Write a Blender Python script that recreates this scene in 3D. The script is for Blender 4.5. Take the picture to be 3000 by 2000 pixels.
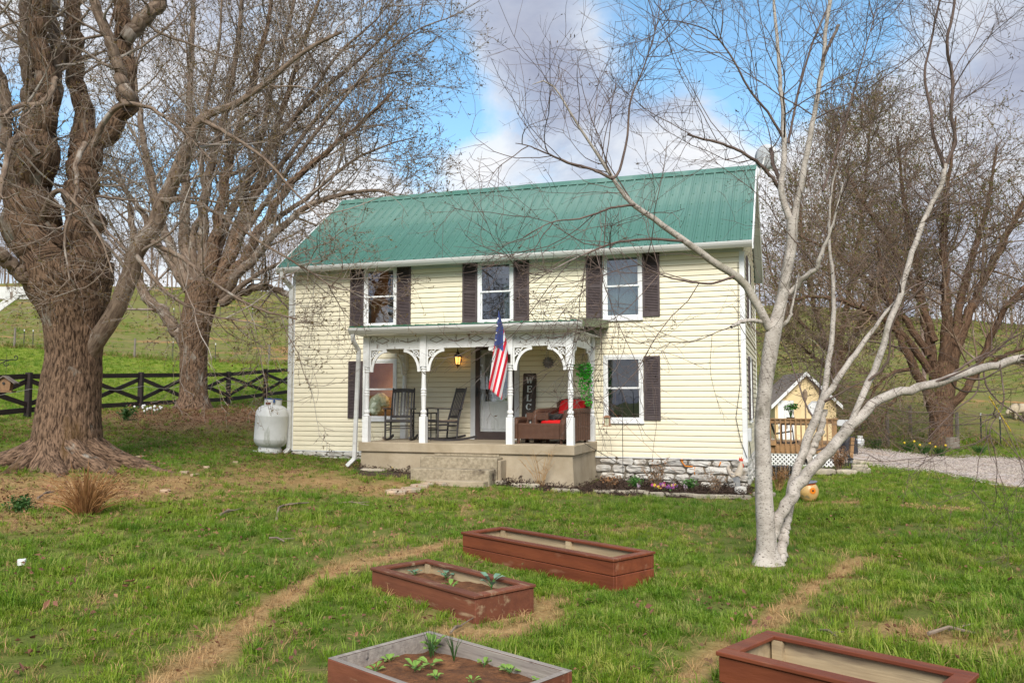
import bpy, math, random
import numpy as np
from mathutils import Vector, Matrix, noise

for _o in list(bpy.data.objects): bpy.data.objects.remove(_o)
random.seed(7); RNG = np.random.default_rng(11)
SC = bpy.context.scene
COL = SC.collection
R = math.radians

# ------------------------------------------------------------------ camera
F = 2450.0                      # focal length for a 3000 px wide picture
PITCH = math.atan(178 / F)
EYE = 1.6
cam_d = bpy.data.cameras.new('camera'); cam = bpy.data.objects.new('camera', cam_d); COL.objects.link(cam)
cam_d.sensor_width = 36.0; cam_d.lens = F / 3000 * 36.0
cam_d.clip_start = 0.1; cam_d.clip_end = 3000
cam.location = (0, 0, EYE); cam.rotation_euler = (R(90) + PITCH, 0, 0)
SC.camera = cam

# ------------------------------------------------------------------ light, sky, exposure
SUN_EL, SUN_AZ = R(40), R(182)          # azimuth clockwise from +Y
sdir = Vector((math.sin(SUN_AZ) * math.cos(SUN_EL), math.cos(SUN_AZ) * math.cos(SUN_EL), math.sin(SUN_EL)))
sun_d = bpy.data.lights.new('sun', 'SUN'); sun_d.energy = 1.5; sun_d.angle = R(30); sun_d.color = (1.0, 0.95, 0.87)
sun = bpy.data.objects.new('sun', sun_d); COL.objects.link(sun); sun.location = (0, 0, 40)
sun.rotation_euler = sdir.to_track_quat('Z', 'Y').to_euler()

W = bpy.data.worlds.new('World'); SC.world = W; W.use_nodes = True
def build_world():
    nt = W.node_tree; nt.nodes.clear(); N = nt.nodes.new; L = nt.links.new
    out = N('ShaderNodeOutputWorld'); bg = N('ShaderNodeBackground'); bg.inputs['Strength'].default_value = 0.1
    L(bg.outputs[0], out.inputs[0])
    sky = N('ShaderNodeTexSky'); sky.sky_type = 'NISHITA'; sky.sun_disc = False
    sky.sun_elevation = SUN_EL; sky.sun_rotation = SUN_AZ; sky.air_density = 1.0; sky.dust_density = 0.4; sky.ozone_density = 1.6
    tc = N('ShaderNodeTexCoord')
    sep = N('ShaderNodeSeparateXYZ'); L(tc.outputs['Generated'], sep.inputs[0])
    def mth(op, a, b=None, clamp=False):
        n = N('ShaderNodeMath'); n.operation = op; n.use_clamp = clamp
        for i, x in enumerate((a, b)):
            if x is None: continue
            if isinstance(x, (int, float)): n.inputs[i].default_value = x
            else: L(x, n.inputs[i])
        return n.outputs[0]
    # project the view direction on a cloud layer, so that clouds flatten towards the horizon
    zz = mth('ADD', mth('MAXIMUM', sep.outputs['Z'], 0.0), 0.32)
    cx = mth('DIVIDE', sep.outputs['X'], zz); cy = mth('DIVIDE', sep.outputs['Y'], zz)
    cmb = N('ShaderNodeCombineXYZ'); L(cx, cmb.inputs[0]); L(cy, cmb.inputs[1])
    def noi(scale, detail, rough, off, dist=0.0):
        mp = N('ShaderNodeMapping'); mp.inputs['Location'].default_value = off; L(cmb.outputs[0], mp.inputs['Vector'])
        n = N('ShaderNodeTexNoise'); n.inputs['Scale'].default_value = scale; n.inputs['Detail'].default_value = detail
        n.inputs['Roughness'].default_value = rough; n.inputs['Distortion'].default_value = dist
        L(mp.outputs[0], n.inputs['Vector']); return n.outputs['Fac']
    def ramp(x, pts):
        r = N('ShaderNodeValToRGB'); L(x, r.inputs[0]); e = r.color_ramp.elements
        while len(e) < len(pts): e.new(0.5)
        for k, (p, c) in enumerate(pts):
            e[k].position = p; e[k].color = (c, c, c, 1) if isinstance(c, (int, float)) else (*c, 1)
        return r.outputs[0]
    def lump(x, blobs):            # whole clouds and gaps, each at its own place in the sky: direction, width, weight
        for d, w, a in blobs:
            v = N('ShaderNodeVectorMath'); v.operation = 'DISTANCE'; nv = N('ShaderNodeVectorMath'); nv.operation = 'NORMALIZE'; L(tc.outputs['Generated'], nv.inputs[0]); L(nv.outputs[0], v.inputs[0]); v.inputs[1].default_value = d
            e = mth('EXPONENT', mth('MULTIPLY', mth('POWER', mth('DIVIDE', v.outputs['Value'], w), 2.0), -1.0)); x = mth('ADD', x, mth('MULTIPLY', e, a))
        return x
    mask = lump(noi(1.9, 8, 0.58, CLOUD_OFF, 0.3), GAPS)
    hz = mth('MULTIPLY', mth('SUBTRACT', 0.30, mth('MAXIMUM', sep.outputs['Z'], 0.0)), 0.5); mask = mth('ADD', mask, mth('MAXIMUM', hz, 0.0))      # thin cloud closes up towards the horizon
    mask = ramp(mask, [(0.38, 0.0), (0.44, 0.35), (0.50, 0.85), (0.60, 1.0)])
    shade = lump(noi(2.6, 8, 0.6, (CLOUD_OFF[0] + 3.1, CLOUD_OFF[1] + 1.7, 0), 0.35), SHADES)
    shade = ramp(shade, [(0.30, (1.15, 1.27, 1.70)), (0.44, (1.60, 1.72, 2.1)), (0.55, (2.3, 2.4, 2.65)), (0.68, (2.95, 3.0, 3.1))])
    tint = N('ShaderNodeMix'); tint.data_type = 'RGBA'; tint.blend_type = 'MULTIPLY'; tint.inputs['Factor'].default_value = 1.0
    L(sky.outputs[0], tint.inputs['A']); tint.inputs['B'].default_value = SKY_TINT
    mix = N('ShaderNodeMix'); mix.data_type = 'RGBA'; L(mask, mix.inputs['Factor'])
    L(tint.outputs['Result'], mix.inputs['A']); L(shade, mix.inputs['B'])
    L(mix.outputs['Result'], bg.inputs['Color'])
def _dir(u, v): x, y = (u - 1500) / F, (1000 - v) / F; d = Vector((x, math.cos(PITCH) - y * math.sin(PITCH), math.sin(PITCH) + y * math.cos(PITCH))); return d.normalized()
CLOUD_OFF = (4.3, 2.2, 0.0); SKY_TINT = (.60, .74, .72, 1)
GAPS = [(_dir(1360, 385), .085, -.30), (_dir(1270, 200), .05, -.26), (_dir(2370, 60), .10, -.30), (_dir(2250, 330), .05, -.12), (_dir(700, 330), .16, -.12), (_dir(100, 250), .06, -.15),
        (_dir(1400, 520), .055, .36), (_dir(1560, 160), .10, .24), (_dir(1700, 330), .05, .14), (_dir(2100, 520), .10, .16), (_dir(2750, 420), .14, .18), (_dir(1050, 620), .06, .2)]
SHADES = [(_dir(1400, 480), .06, .26), (_dir(1560, 240), .07, -.20), (_dir(1800, 120), .05, .18), (_dir(1650, 40), .06, .0), (_dir(2500, 350), .12, .16), (_dir(300, 300), .2, .16), (_dir(1330, 285), .05, .14), (_dir(1000, 500), .15, .15)]
build_world()
SC.view_settings.view_transform = 'Standard'; SC.view_settings.look = 'None'
SC.view_settings.gamma = 1.0; SC.view_settings.use_curve_mapping = False
SC.view_settings.exposure = 1.7
SC.render.engine = 'CYCLES'

# ------------------------------------------------------------------ picture <-> place
def ray(u, v):
    x = (u - 1500) / F; y = (1000 - v) / F
    return (x, math.cos(PITCH) - y * math.sin(PITCH), math.sin(PITCH) + y * math.cos(PITCH))
def at(u, v, Y):
    r = ray(u, v); k = Y / r[1]; return Vector((r[0] * k, Y, EYE + r[2] * k))
YAW = R(18.5)
HO = Vector((-0.45, 18.4, 0)); E1 = Vector((math.cos(YAW), -math.sin(YAW), 0)); E2 = Vector((math.sin(YAW), math.cos(YAW), 0))
def HW(t, y, z): return HO + E1 * t + E2 * y + Vector((0, 0, z))      # house frame -> world (y into the house)
def fac(u, v, d=0.0):                                                   # point seen at (u,v) on the plane d in front of the facade
    r = Vector(ray(u, v)); c = Vector((0, 0, EYE)); q = HO - E2 * d
    p = c + r * ((q - c).dot(E2) / r.dot(E2)); return (p - HO).dot(E1), p.z

# ------------------------------------------------------------------ the lie of the land (thin plate through surveyed points)
def _ctrl():
    C = [(0, 0, 0), (-6, 0, .05), (6, 0, 0), (0, -15, 0), (-20, -15, .4), (20, -15, -.3), (-5, 5, .06), (5, 5, -.02), (0, 7, 0), (2.6, 8.5, 0),
         (-5.2, 10.3, .17), (-60, -60, 2), (60, -60, -1), (-80, 20, 4), (80, 20, -1), (-40, 24, 2.2), (-70, 62, 7), (9, 9, -.03), (-9, 8, .1), (0, 10.5, .03), (12, 13, -.1)]
    for t, y, z in [(-5.05, 0, .37), (5.37, 0, -.10), (-2.2, -1.95, .25), (2.34, -1.95, -.02), (0, -3.2, .09), (-5, 5.2, .62), (5.3, 5.2, -.17), (0, 2.5, .2), (4, -1.0, -.08)]:
        p = HW(t, y, z); C.append((p.x, p.y, z))
    for u, v, Y in [(790, 1322, 19.9), (200, 1362, 16), (0, 1380, 15), (80, 1225, 24), (410, 1203, 28.5), (668, 1187, 32.5), (777, 1172, 35), (570, 1195, 27),
                    (40, 1017, 62), (390, 1045, 61), (787, 1065, 60), (1200, 1085, 58), (-300, 1010, 62),
                    (-200, 840, 150), (200, 845, 150), (600, 850, 150), (850, 855, 150), (1500, 900, 150), (2300, 900, 145), (2600, 930, 140), (3000, 965, 130), (3500, 980, 130), (-1200, 850, 140),
                    (2514, 1307, 33), (2760, 1308, 34), (2865, 1293, 38), (3000, 1300, 38), (3000, 1430, 16.9), (2700, 1383, 20.5), (2340, 1367, 23.5), (2450, 1300, 33),
                    (2970, 1227, 42), (2500, 1110, 60), (2900, 1105, 62), (3300, 1300, 40), (3300, 1110, 62), (1500, 1160, 45)]:
        p = at(u, v, Y); C.append((p.x, p.y, p.z))
    C += [(-150, 260, 22), (-60, 260, 17), (30, 260, 14), (120, 260, 9), (150, 100, 8), (-150, 100, 12)]
    return np.array(C)
_C = _ctrl()
def _phi(d2): return np.where(d2 > 1e-9, 0.5 * d2 * np.log(np.maximum(d2, 1e-9)), 0.0)
def _solve():
    n = len(_C); s = _C[:, :2] / 40.0
    d2 = ((s[:, None] - s[None]) ** 2).sum(-1); A = np.zeros((n + 3, n + 3)); A[:n, :n] = _phi(d2) + np.eye(n) * 2e-5
    A[:n, n] = 1; A[:n, n + 1:] = s; A[n, :n] = 1; A[n + 1:, :n] = s.T
    return np.linalg.solve(A, np.concatenate([_C[:, 2], np.zeros(3)])), s
_w, _s = _solve()
def ground(x, y):
    x = np.asarray(x, float); y = np.asarray(y, float); sh = x.shape
    q = np.stack([x.ravel(), y.ravel()], 1) / 40.0; out = np.empty(len(q))
    for a in range(0, len(q), 20000):
        b = q[a:a + 20000]; d2 = ((b[:, None] - _s[None]) ** 2).sum(-1); n = len(_s)
        out[a:a + 20000] = _phi(d2) @ _w[:n] + _w[n] + b @ _w[n + 1:]
    return out.reshape(sh)
def gz(x, y): return float(ground(np.array([x]), np.array([y]))[0])
def og(u, v):                                   # point of the ground seen at (u,v)
    r = np.array(ray(u, v)); ks = np.concatenate([np.linspace(3, 40, 400), np.linspace(40.2, 200, 500)])
    h = EYE + r[2] * ks - ground(r[0] * ks, r[1] * ks); i = int(np.argmax(h < 0))
    if h[i] >= 0: i = len(ks) - 1
    a, b = ks[max(i - 1, 0)], ks[i]; ha, hb = h[max(i - 1, 0)], h[i]
    k = a + (b - a) * (ha / (ha - hb) if ha != hb else 0); x, y = r[0] * k, r[1] * k
    return Vector((x, y, gz(x, y)))

# ------------------------------------------------------------------ value noise for arrays
_perm = np.random.default_rng(3).random((64, 64, 64))
def vnoise(x, y, z=0.0):
    x, y, z = np.broadcast_arrays(np.asarray(x, float), np.asarray(y, float), np.asarray(z, float))
    xi, yi, zi = np.floor(x).astype(int), np.floor(y).astype(int), np.floor(z).astype(int)
    fx, fy, fz = x - xi, y - yi, z - zi
    fx, fy, fz = fx * fx * (3 - 2 * fx), fy * fy * (3 - 2 * fy), fz * fz * (3 - 2 * fz)
    g = lambda a, b, c: _perm[(xi + a) & 63, (yi + b) & 63, (zi + c) & 63]
    l = lambda a, b, t: a + (b - a) * t
    return l(l(l(g(0,0,0), g(1,0,0), fx), l(g(0,1,0), g(1,1,0), fx), fy), l(l(g(0,0,1), g(1,0,1), fx), l(g(0,1,1), g(1,1,1), fx), fy), fz)
def fbm(x, y, z=0.0, o=4):
    s = 0; a = .5; tot = 0
    for k in range(o):
        s = s + a * vnoise(np.asarray(x) * 2 ** k + 7.3 * k, np.asarray(y) * 2 ** k + 3.1 * k, np.asarray(z) * 2 ** k); tot += a; a *= .5
    return s / tot

# ------------------------------------------------------------------ mesh helpers
def link(o, parent=None):
    COL.objects.link(o)
    if parent is not None: o.parent = parent
    return o
class MB:
    def __init__(s): s.v = []; s.f = []; s.m = []
    def add(s, vs, fs, mi=0):
        b = len(s.v); s.v += [tuple(p) for p in vs]; s.f += [tuple(i + b for i in f) for f in fs]; s.m += [mi] * len(fs); return s
    def box(s, x0, x1, y0, y1, z0, z1, mi=0, M=None):
        vs = [Vector((x, y, z)) for z in (z0, z1) for y in (y0, y1) for x in (x0, x1)]
        if M is not None: vs = [M @ p for p in vs]
        return s.add(vs, [(0, 2, 3, 1), (4, 5, 7, 6), (0, 1, 5, 4), (2, 6, 7, 3), (0, 4, 6, 2), (1, 3, 7, 5)], mi)
    def bar(s, p, q, w, h, up=(0, 0, 1), mi=0):
        p, q = Vector(p), Vector(q); d = q - p; L = d.length; d.normalize(); a = d.cross(Vector(up))
        if a.length < 1e-5: a = d.cross(Vector((0, 1, 0)))
        a.normalize(); b = a.cross(d)
        vs = [c + a * (i * w / 2) + b * (j * h / 2) for c in (p, q) for j in (-1, 1) for i in (-1, 1)]
        return s.add(vs, [(0, 2, 3, 1), (4, 5, 7, 6), (0, 1, 5, 4), (2, 6, 7, 3), (0, 4, 6, 2), (1, 3, 7, 5)], mi)
    def tube(s, pts, r, n=8, caps=True, mi=0):
        pts = [Vector(p) for p in pts]; K = len(pts); rr = r if isinstance(r, (list, tuple)) else [r] * K
        t0 = (pts[1] - pts[0]).normalized(); a = t0.orthogonal().normalized(); vs = []
        for i, p in enumerate(pts):
            t = (pts[min(i + 1, K - 1)] - pts[max(i - 1, 0)]).normalized(); a = (a - t * a.dot(t)).normalized(); b = t.cross(a)
            vs += [p + (a * math.cos(2 * math.pi * k / n) + b * math.sin(2 * math.pi * k / n)) * rr[i] for k in range(n)]
        fs = [(i * n + k, i * n + (k + 1) % n, (i + 1) * n + (k + 1) % n, (i + 1) * n + k) for i in range(K - 1) for k in range(n)]
        if caps: fs += [tuple(range(n - 1, -1, -1)), tuple((K - 1) * n + k for k in range(n))]
        return s.add(vs, fs, mi)
    def lathe(s, prof, c=(0, 0, 0), n=16, M=None, mi=0, caps=True):
        c = Vector(c); vs = []
        for r, z in prof: vs += [Vector((r * math.cos(2 * math.pi * k / n), r * math.sin(2 * math.pi * k / n), z)) for k in range(n)]
        if M is not None: vs = [M @ p for p in vs]
        vs = [p + c for p in vs]; K = len(prof)
        fs = [(i * n + k, i * n + (k + 1) % n, (i + 1) * n + (k + 1) % n, (i + 1) * n + k) for i in range(K - 1) for k in range(n)]
        if caps: fs += [tuple(range(n - 1, -1, -1)), tuple((K - 1) * n + k for k in range(n))]
        return s.add(vs, fs, mi)
    def prism(s, poly, off, mi=0):
        n = len(poly); off = Vector(off); a = [Vector(p) for p in poly]; b = [p + off for p in a]
        return s.add(a + b, [tuple(range(n - 1, -1, -1)), tuple(range(n, 2 * n))] + [(k, (k + 1) % n, n + (k + 1) % n, n + k) for k in range(n)], mi)
    def ball(s, c, r, n=8, m=6, mi=0):
        r = (r, r, r) if isinstance(r, (int, float)) else r; c = Vector(c)
        prof = [(math.sin(math.pi * i / m), -math.cos(math.pi * i / m)) for i in range(m + 1)]
        vs = [c + Vector((0, 0, -r[2]))]
        for a, b in prof[1:-1]: vs += [c + Vector((a * r[0] * math.cos(2 * math.pi * k / n), a * r[1] * math.sin(2 * math.pi * k / n), b * r[2])) for k in range(n)]
        vs.append(c + Vector((0, 0, r[2]))); e = len(vs) - 1; fs = [(0, 1 + (k + 1) % n, 1 + k) for k in range(n)]
        for i in range(m - 2): fs += [(1 + i * n + k, 1 + i * n + (k + 1) % n, 1 + (i + 1) * n + (k + 1) % n, 1 + (i + 1) * n + k) for k in range(n)]
        fs += [(e, 1 + (m - 2) * n + k, 1 + (m - 2) * n + (k + 1) % n) for k in range(n)]
        return s.add(vs, fs, mi)
    def build(s, name, mats, parent=None, smooth=False, bevel=0, loc=None):
        me = bpy.data.meshes.new(name); me.from_pydata(s.v, [], s.f)
        for m in (mats if isinstance(mats, (list, tuple)) else [mats]): me.materials.append(m)
        if len(me.materials) > 1: me.polygons.foreach_set('material_index', s.m)
        if smooth: me.polygons.foreach_set('use_smooth', [True] * len(me.polygons))
        me.update(); o = bpy.data.objects.new(name, me); link(o, parent)
        if bevel:
            b = o.modifiers.new('bevel', 'BEVEL'); b.width = bevel; b.segments = 1; b.limit_method = 'ANGLE'
        if loc is not None: o.location = loc
        return o
def npmesh(name, V, Q, mats, parent=None, smooth=True, attrs=None, tris=None):
    """V (n,3), Q (m,4) quads -> object; attrs: {name: (n,) or (n,3)} on points"""
    V = np.asarray(V, np.float32); Q = np.asarray(Q, np.int32).reshape(-1, 4); T = np.asarray(tris if tris is not None else [], np.int32).reshape(-1, 3)
    me = bpy.data.meshes.new(name); me.vertices.add(len(V)); me.vertices.foreach_set('co', V.ravel())
    idx = np.concatenate([Q.ravel(), T.ravel()]); me.loops.add(len(idx)); me.loops.foreach_set('vertex_index', idx)
    np_ = len(Q) + len(T); me.polygons.add(np_)
    st = np.concatenate([np.arange(len(Q)) * 4, len(Q) * 4 + np.arange(len(T)) * 3]).astype(np.int32); me.polygons.foreach_set('loop_start', st)
    me.update(calc_edges=True); me.validate()
    if smooth: me.polygons.foreach_set('use_smooth', np.ones(len(me.polygons), bool))
    for m in (mats if isinstance(mats, (list, tuple)) else [mats]): me.materials.append(m)
    for k, a in (attrs or {}).items():
        a = np.asarray(a, np.float32)
        if a.ndim == 1: me.attributes.new(k, 'FLOAT', 'POINT').data.foreach_set('value', a)
        else: me.attributes.new(k, 'FLOAT_VECTOR', 'POINT').data.foreach_set('vector', a.ravel())
    return link(bpy.data.objects.new(name, me), parent)
def tag(o, label=None, cat=None, group=None, kind=None):
    if label: o['label'] = label
    if cat: o['category'] = cat
    if group: o['group'] = group
    if kind: o['kind'] = kind
    return o
def thing(name, label, cat, loc=(0, 0, 0), rz=0.0, group=None):
    o = bpy.data.objects.new(name, None); o.empty_display_size = .1; o.location = loc; o.rotation_euler = (0, 0, rz)
    return tag(link(o), label, cat, group)
def copy_tree(o, parent=None):
    c = o.copy(); COL.objects.link(c)
    if parent is not None: c.parent = parent; c.matrix_parent_inverse = o.matrix_parent_inverse.copy()
    for ch in list(o.children): copy_tree(ch, c)
    return c
def inst(name, mesh, parent, loc=(0, 0, 0), rot=(0, 0, 0), scale=(1, 1, 1)):
    o = bpy.data.objects.new(name, mesh); link(o, parent); o.location = loc; o.rotation_euler = rot; o.scale = scale; return o
def skin(name, verts, edges, radii, mat, parent=None, sub=2, noise_amp=0.0, noise_scale=8.0):
    me = bpy.data.meshes.new(name + '_base'); me.from_pydata(verts, edges, []); o = bpy.data.objects.new(name, me); COL.objects.link(o)
    sk = o.modifiers.new('skin', 'SKIN'); sk.use_smooth_shade = True
    for i, r in enumerate(radii):
        d = me.skin_vertices[0].data[i]; d.radius = (r, r) if isinstance(r, (int, float)) else r; d.use_root = (i == 0)
    s = o.modifiers.new('sub', 'SUBSURF'); s.levels = sub; s.render_levels = sub
    dg = bpy.context.evaluated_depsgraph_get(); nm = bpy.data.meshes.new_from_object(o.evaluated_get(dg))
    bpy.data.objects.remove(o)
    if noise_amp:
        for v in nm.vertices: v.co += v.normal * noise_amp * (noise.noise(v.co * noise_scale) * .7 + noise.noise(v.co * noise_scale * 2.7) * .5)
    nm.name = name; nm.materials.clear(); nm.materials.append(mat)
    nm.polygons.foreach_set('use_smooth', [True] * len(nm.polygons))
    return link(bpy.data.objects.new(name, nm), parent)

# ------------------------------------------------------------------ materials
def mat(name, c1, c2=None, scale=6.0, rough=.7, bump=0.0, bscale=None, stretch=(1, 1, 1), metal=0.0, spec=.35, detail=5, rnd=0.0,
        c3=None, s3=1.5, t3=(.55, .68), stretch3=None, attr=None, ramp=(.35, .65), bstretch=None, bdist=0.01, hue=0.0, emit=None, trans=0.0):
    m = bpy.data.materials.new(name); m.use_nodes = True; nt = m.node_tree; N = nt.nodes.new; L = nt.links.new
    b = nt.nodes['Principled BSDF']; b.inputs['Roughness'].default_value = rough; b.inputs['Metallic'].default_value = metal
    b.inputs['Specular IOR Level'].default_value = spec
    c1 = (*c1, 1); b.inputs['Base Color'].default_value = c1
    if attr: src = N('ShaderNodeAttribute'); src.attribute_name = attr; vec = src.outputs['Vector']
    else: vec = N('ShaderNodeTexCoord').outputs['Object']
    def noi(sc, st, det, dist=0.0):
        mp = N('ShaderNodeMapping'); mp.inputs['Scale'].default_value = st; L(vec, mp.inputs['Vector'])
        n = N('ShaderNodeTexNoise'); n.inputs['Scale'].default_value = sc; n.inputs['Detail'].default_value = det; n.inputs['Roughness'].default_value = .6
        n.inputs['Distortion'].default_value = dist; L(mp.outputs[0], n.inputs['Vector']); return n.outputs['Fac']
    def rng(x, lo, hi):
        r = N('ShaderNodeMapRange'); r.inputs['From Min'].default_value = lo; r.inputs['From Max'].default_value = hi; L(x, r.inputs['Value']); return r.outputs[0]
    col = None
    if c2:
        mx = N('ShaderNodeMix'); mx.data_type = 'RGBA'; L(rng(noi(scale, stretch, detail), *ramp), mx.inputs['Factor'])
        mx.inputs['A'].default_value = c1; mx.inputs['B'].default_value = (*c2, 1); col = mx.outputs['Result']
    if c3:
        mx = N('ShaderNodeMix'); mx.data_type = 'RGBA'; L(rng(noi(s3, stretch3 or stretch, 6), *t3), mx.inputs['Factor'])
        if col: L(col, mx.inputs['A'])
        else: mx.inputs['A'].default_value = c1
        mx.inputs['B'].default_value = (*c3, 1); col = mx.outputs['Result']
    if rnd or hue:
        oi = N('ShaderNodeObjectInfo'); hs = N('ShaderNodeHueSaturation')
        L(rng(oi.outputs['Random'], 0, 1), hs.inputs['Value'])
        r = hs.inputs['Value'].links[0].from_node; r.inputs['To Min'].default_value = 1 - rnd; r.inputs['To Max'].default_value = 1 + rnd
        if hue:
            ml = N('ShaderNodeMath'); ml.operation = 'MULTIPLY'; ml.inputs[1].default_value = 7.31; L(oi.outputs['Random'], ml.inputs[0])
            fr = N('ShaderNodeMath'); fr.operation = 'FRACT'; L(ml.outputs[0], fr.inputs[0]); L(rng(fr.outputs[0], 0, 1), hs.inputs['Hue'])
            r = hs.inputs['Hue'].links[0].from_node; r.inputs['To Min'].default_value = .5 - hue; r.inputs['To Max'].default_value = .5 + hue
        if col: L(col, hs.inputs['Color'])
        else: hs.inputs['Color'].default_value = c1
        col = hs.outputs['Color']
    if col: L(col, b.inputs['Base Color'])
    if bump:
        bp = N('ShaderNodeBump'); bp.inputs['Strength'].default_value = bump; bp.inputs['Distance'].default_value = bdist
        L(noi(bscale or scale * 3, bstretch or stretch, 6), bp.inputs['Height']); L(bp.outputs[0], b.inputs['Normal'])
    if emit: b.inputs['Emission Color'].default_value = (*emit[0], 1); b.inputs['Emission Strength'].default_value = emit[1]
    if trans:
        tr = N('ShaderNodeBsdfTranslucent'); ms = N('ShaderNodeMixShader'); ms.inputs[0].default_value = trans
        if col: L(col, tr.inputs['Color'])
        else: tr.inputs['Color'].default_value = c1
        L(b.outputs[0], ms.inputs[1]); L(tr.outputs[0], ms.inputs[2]); L(ms.outputs[0], nt.nodes['Material Output'].inputs['Surface'])
    return m
def glass_mat(name, tint=(.75, .8, .8), refl=.16):
    m = bpy.data.materials.new(name); m.use_nodes = True; nt = m.node_tree; nt.nodes.clear(); N = nt.nodes.new; L = nt.links.new
    o = N('ShaderNodeOutputMaterial'); t = N('ShaderNodeBsdfTransparent'); t.inputs[0].default_value = (*tint, 1)
    g = N('ShaderNodeBsdfGlossy'); g.inputs['Roughness'].default_value = .015; g.inputs['Color'].default_value = (.95, .97, 1, 1)
    tc = N('ShaderNodeTexCoord'); nz = N('ShaderNodeTexNoise'); nz.inputs['Scale'].default_value = 2.2; L(tc.outputs['Object'], nz.inputs['Vector'])
    bp = N('ShaderNodeBump'); bp.inputs['Strength'].default_value = .12; bp.inputs['Distance'].default_value = .02; L(nz.outputs['Fac'], bp.inputs['Height']); L(bp.outputs[0], g.inputs['Normal'])
    fr = N('ShaderNodeLayerWeight'); fr.inputs['Blend'].default_value = .25
    ad = N('ShaderNodeMath'); ad.operation = 'ADD'; ad.use_clamp = True; ad.inputs[1].default_value = refl; L(fr.outputs['Fresnel'], ad.inputs[0])
    mx = N('ShaderNodeMixShader'); L(ad.outputs[0], mx.inputs[0]); L(t.outputs[0], mx.inputs[1]); L(g.outputs[0], mx.inputs[2]); L(mx.outputs[0], o.inputs['Surface'])
    return m
M = {}
M['siding'] = mat('siding', (.78, .71, .535), (.75, .68, .505), 1.2, .45, spec=.3, c3=(.66, .57, .38), s3=.9, t3=(.62, .85), stretch3=(1, 1, .6), rnd=.025); M['grime'] = mat('siding_grime', (.60, .50, .32), (.48, .38, .23), 3, .8)  # second one: dirt-brown colour painting in the shadow under each lap
M['white'] = mat('white_paint', (.78, .78, .77), (.66, .66, .65), 3, .45)
M['gutter'] = mat('gutter_metal', (.60, .60, .58), (.50, .49, .46), 1.5, .4, stretch=(.4, 1, 4), c3=(.33, .31, .27), s3=1.2, t3=(.58, .8))
M['trim'] = mat('grey_trim', (.56, .57, .58), (.48, .49, .5), 2, .5)
M['peeling'] = mat('peeling_paint', (.76, .76, .75), (.66, .66, .64), 5, .6, c3=(.22, .17, .13), s3=7, t3=(.60, .66), stretch3=(1, 1, .35), bump=.3, bscale=20)
M['roof'] = mat('green_roof', (.050, .150, .112), (.085, .185, .155), .8, .42, stretch=(1, .35, .35), spec=.5, rnd=.05, c3=(.15, .245, .20), s3=1.1, t3=(.50, .74), stretch3=(1.5, .3, .3))
M['roofdark'] = mat('green_trim', (.03, .13, .08), (.06, .16, .09), 2, .4, spec=.4)
M['olive'] = mat('olive_metal', (.15, .18, .09), (.10, .13, .06), 4, .5)
M['shutter'] = mat('shutter_brown', (.062, .045, .046), (.085, .064, .064), 5, .55, rnd=.06)
M['concrete'] = mat('concrete', (.40, .33, .235), (.30, .24, .16), 2.2, .85, bump=.35, bscale=28, c3=(.17, .13, .09), s3=1.1, t3=(.60, .80), stretch3=(1, 1, .5))
M['aggregate'] = mat('rough_concrete', (.37, .31, .22), (.22, .18, .12), 16, .9, bump=.8, bscale=45, c3=(.07, .05, .035), s3=2.2, t3=(.60, .72))
M['stone'] = mat('limestone', (.58, .56, .52), (.42, .38, .33), 5, .85, bump=.9, bscale=9, bdist=.03, rnd=.14, c3=(.28, .21, .14), s3=2.5, t3=(.58, .75))
M['mortar'] = mat('mortar', (.20, .17, .13), (.13, .11, .085), 8, .9, bump=.6, bscale=25)
M['foam'] = mat('orange_foam', (.75, .26, .02), (.6, .18, .02), 9, .7)
M['brown'] = mat('brown_door', (.050, .034, .032), (.07, .05, .045), 4, .45)
M['glass'] = glass_mat('window_glass')
M['clear'] = glass_mat('clear_glass', (.92, .92, .9), .03); M['screen'] = glass_mat('screen_glass', (.42, .43, .45), .10)
M['dark_room'] = mat('room_wall', (.10, .085, .07), rough=.9)
M['warm_room'] = mat('warm_room', (.42, .27, .15), (.30, .18, .1), 2, .9)
M['curtain'] = mat('curtain', (.32, .33, .36), (.24, .25, .28), 5, .9, stretch=(4, 1, .4))
M['iron'] = mat('black_iron', (.02, .02, .02), rough=.45, spec=.4)
M['tin'] = mat('tin', (.34, .34, .35), (.24, .24, .25), 7, .4, metal=.6)
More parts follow.
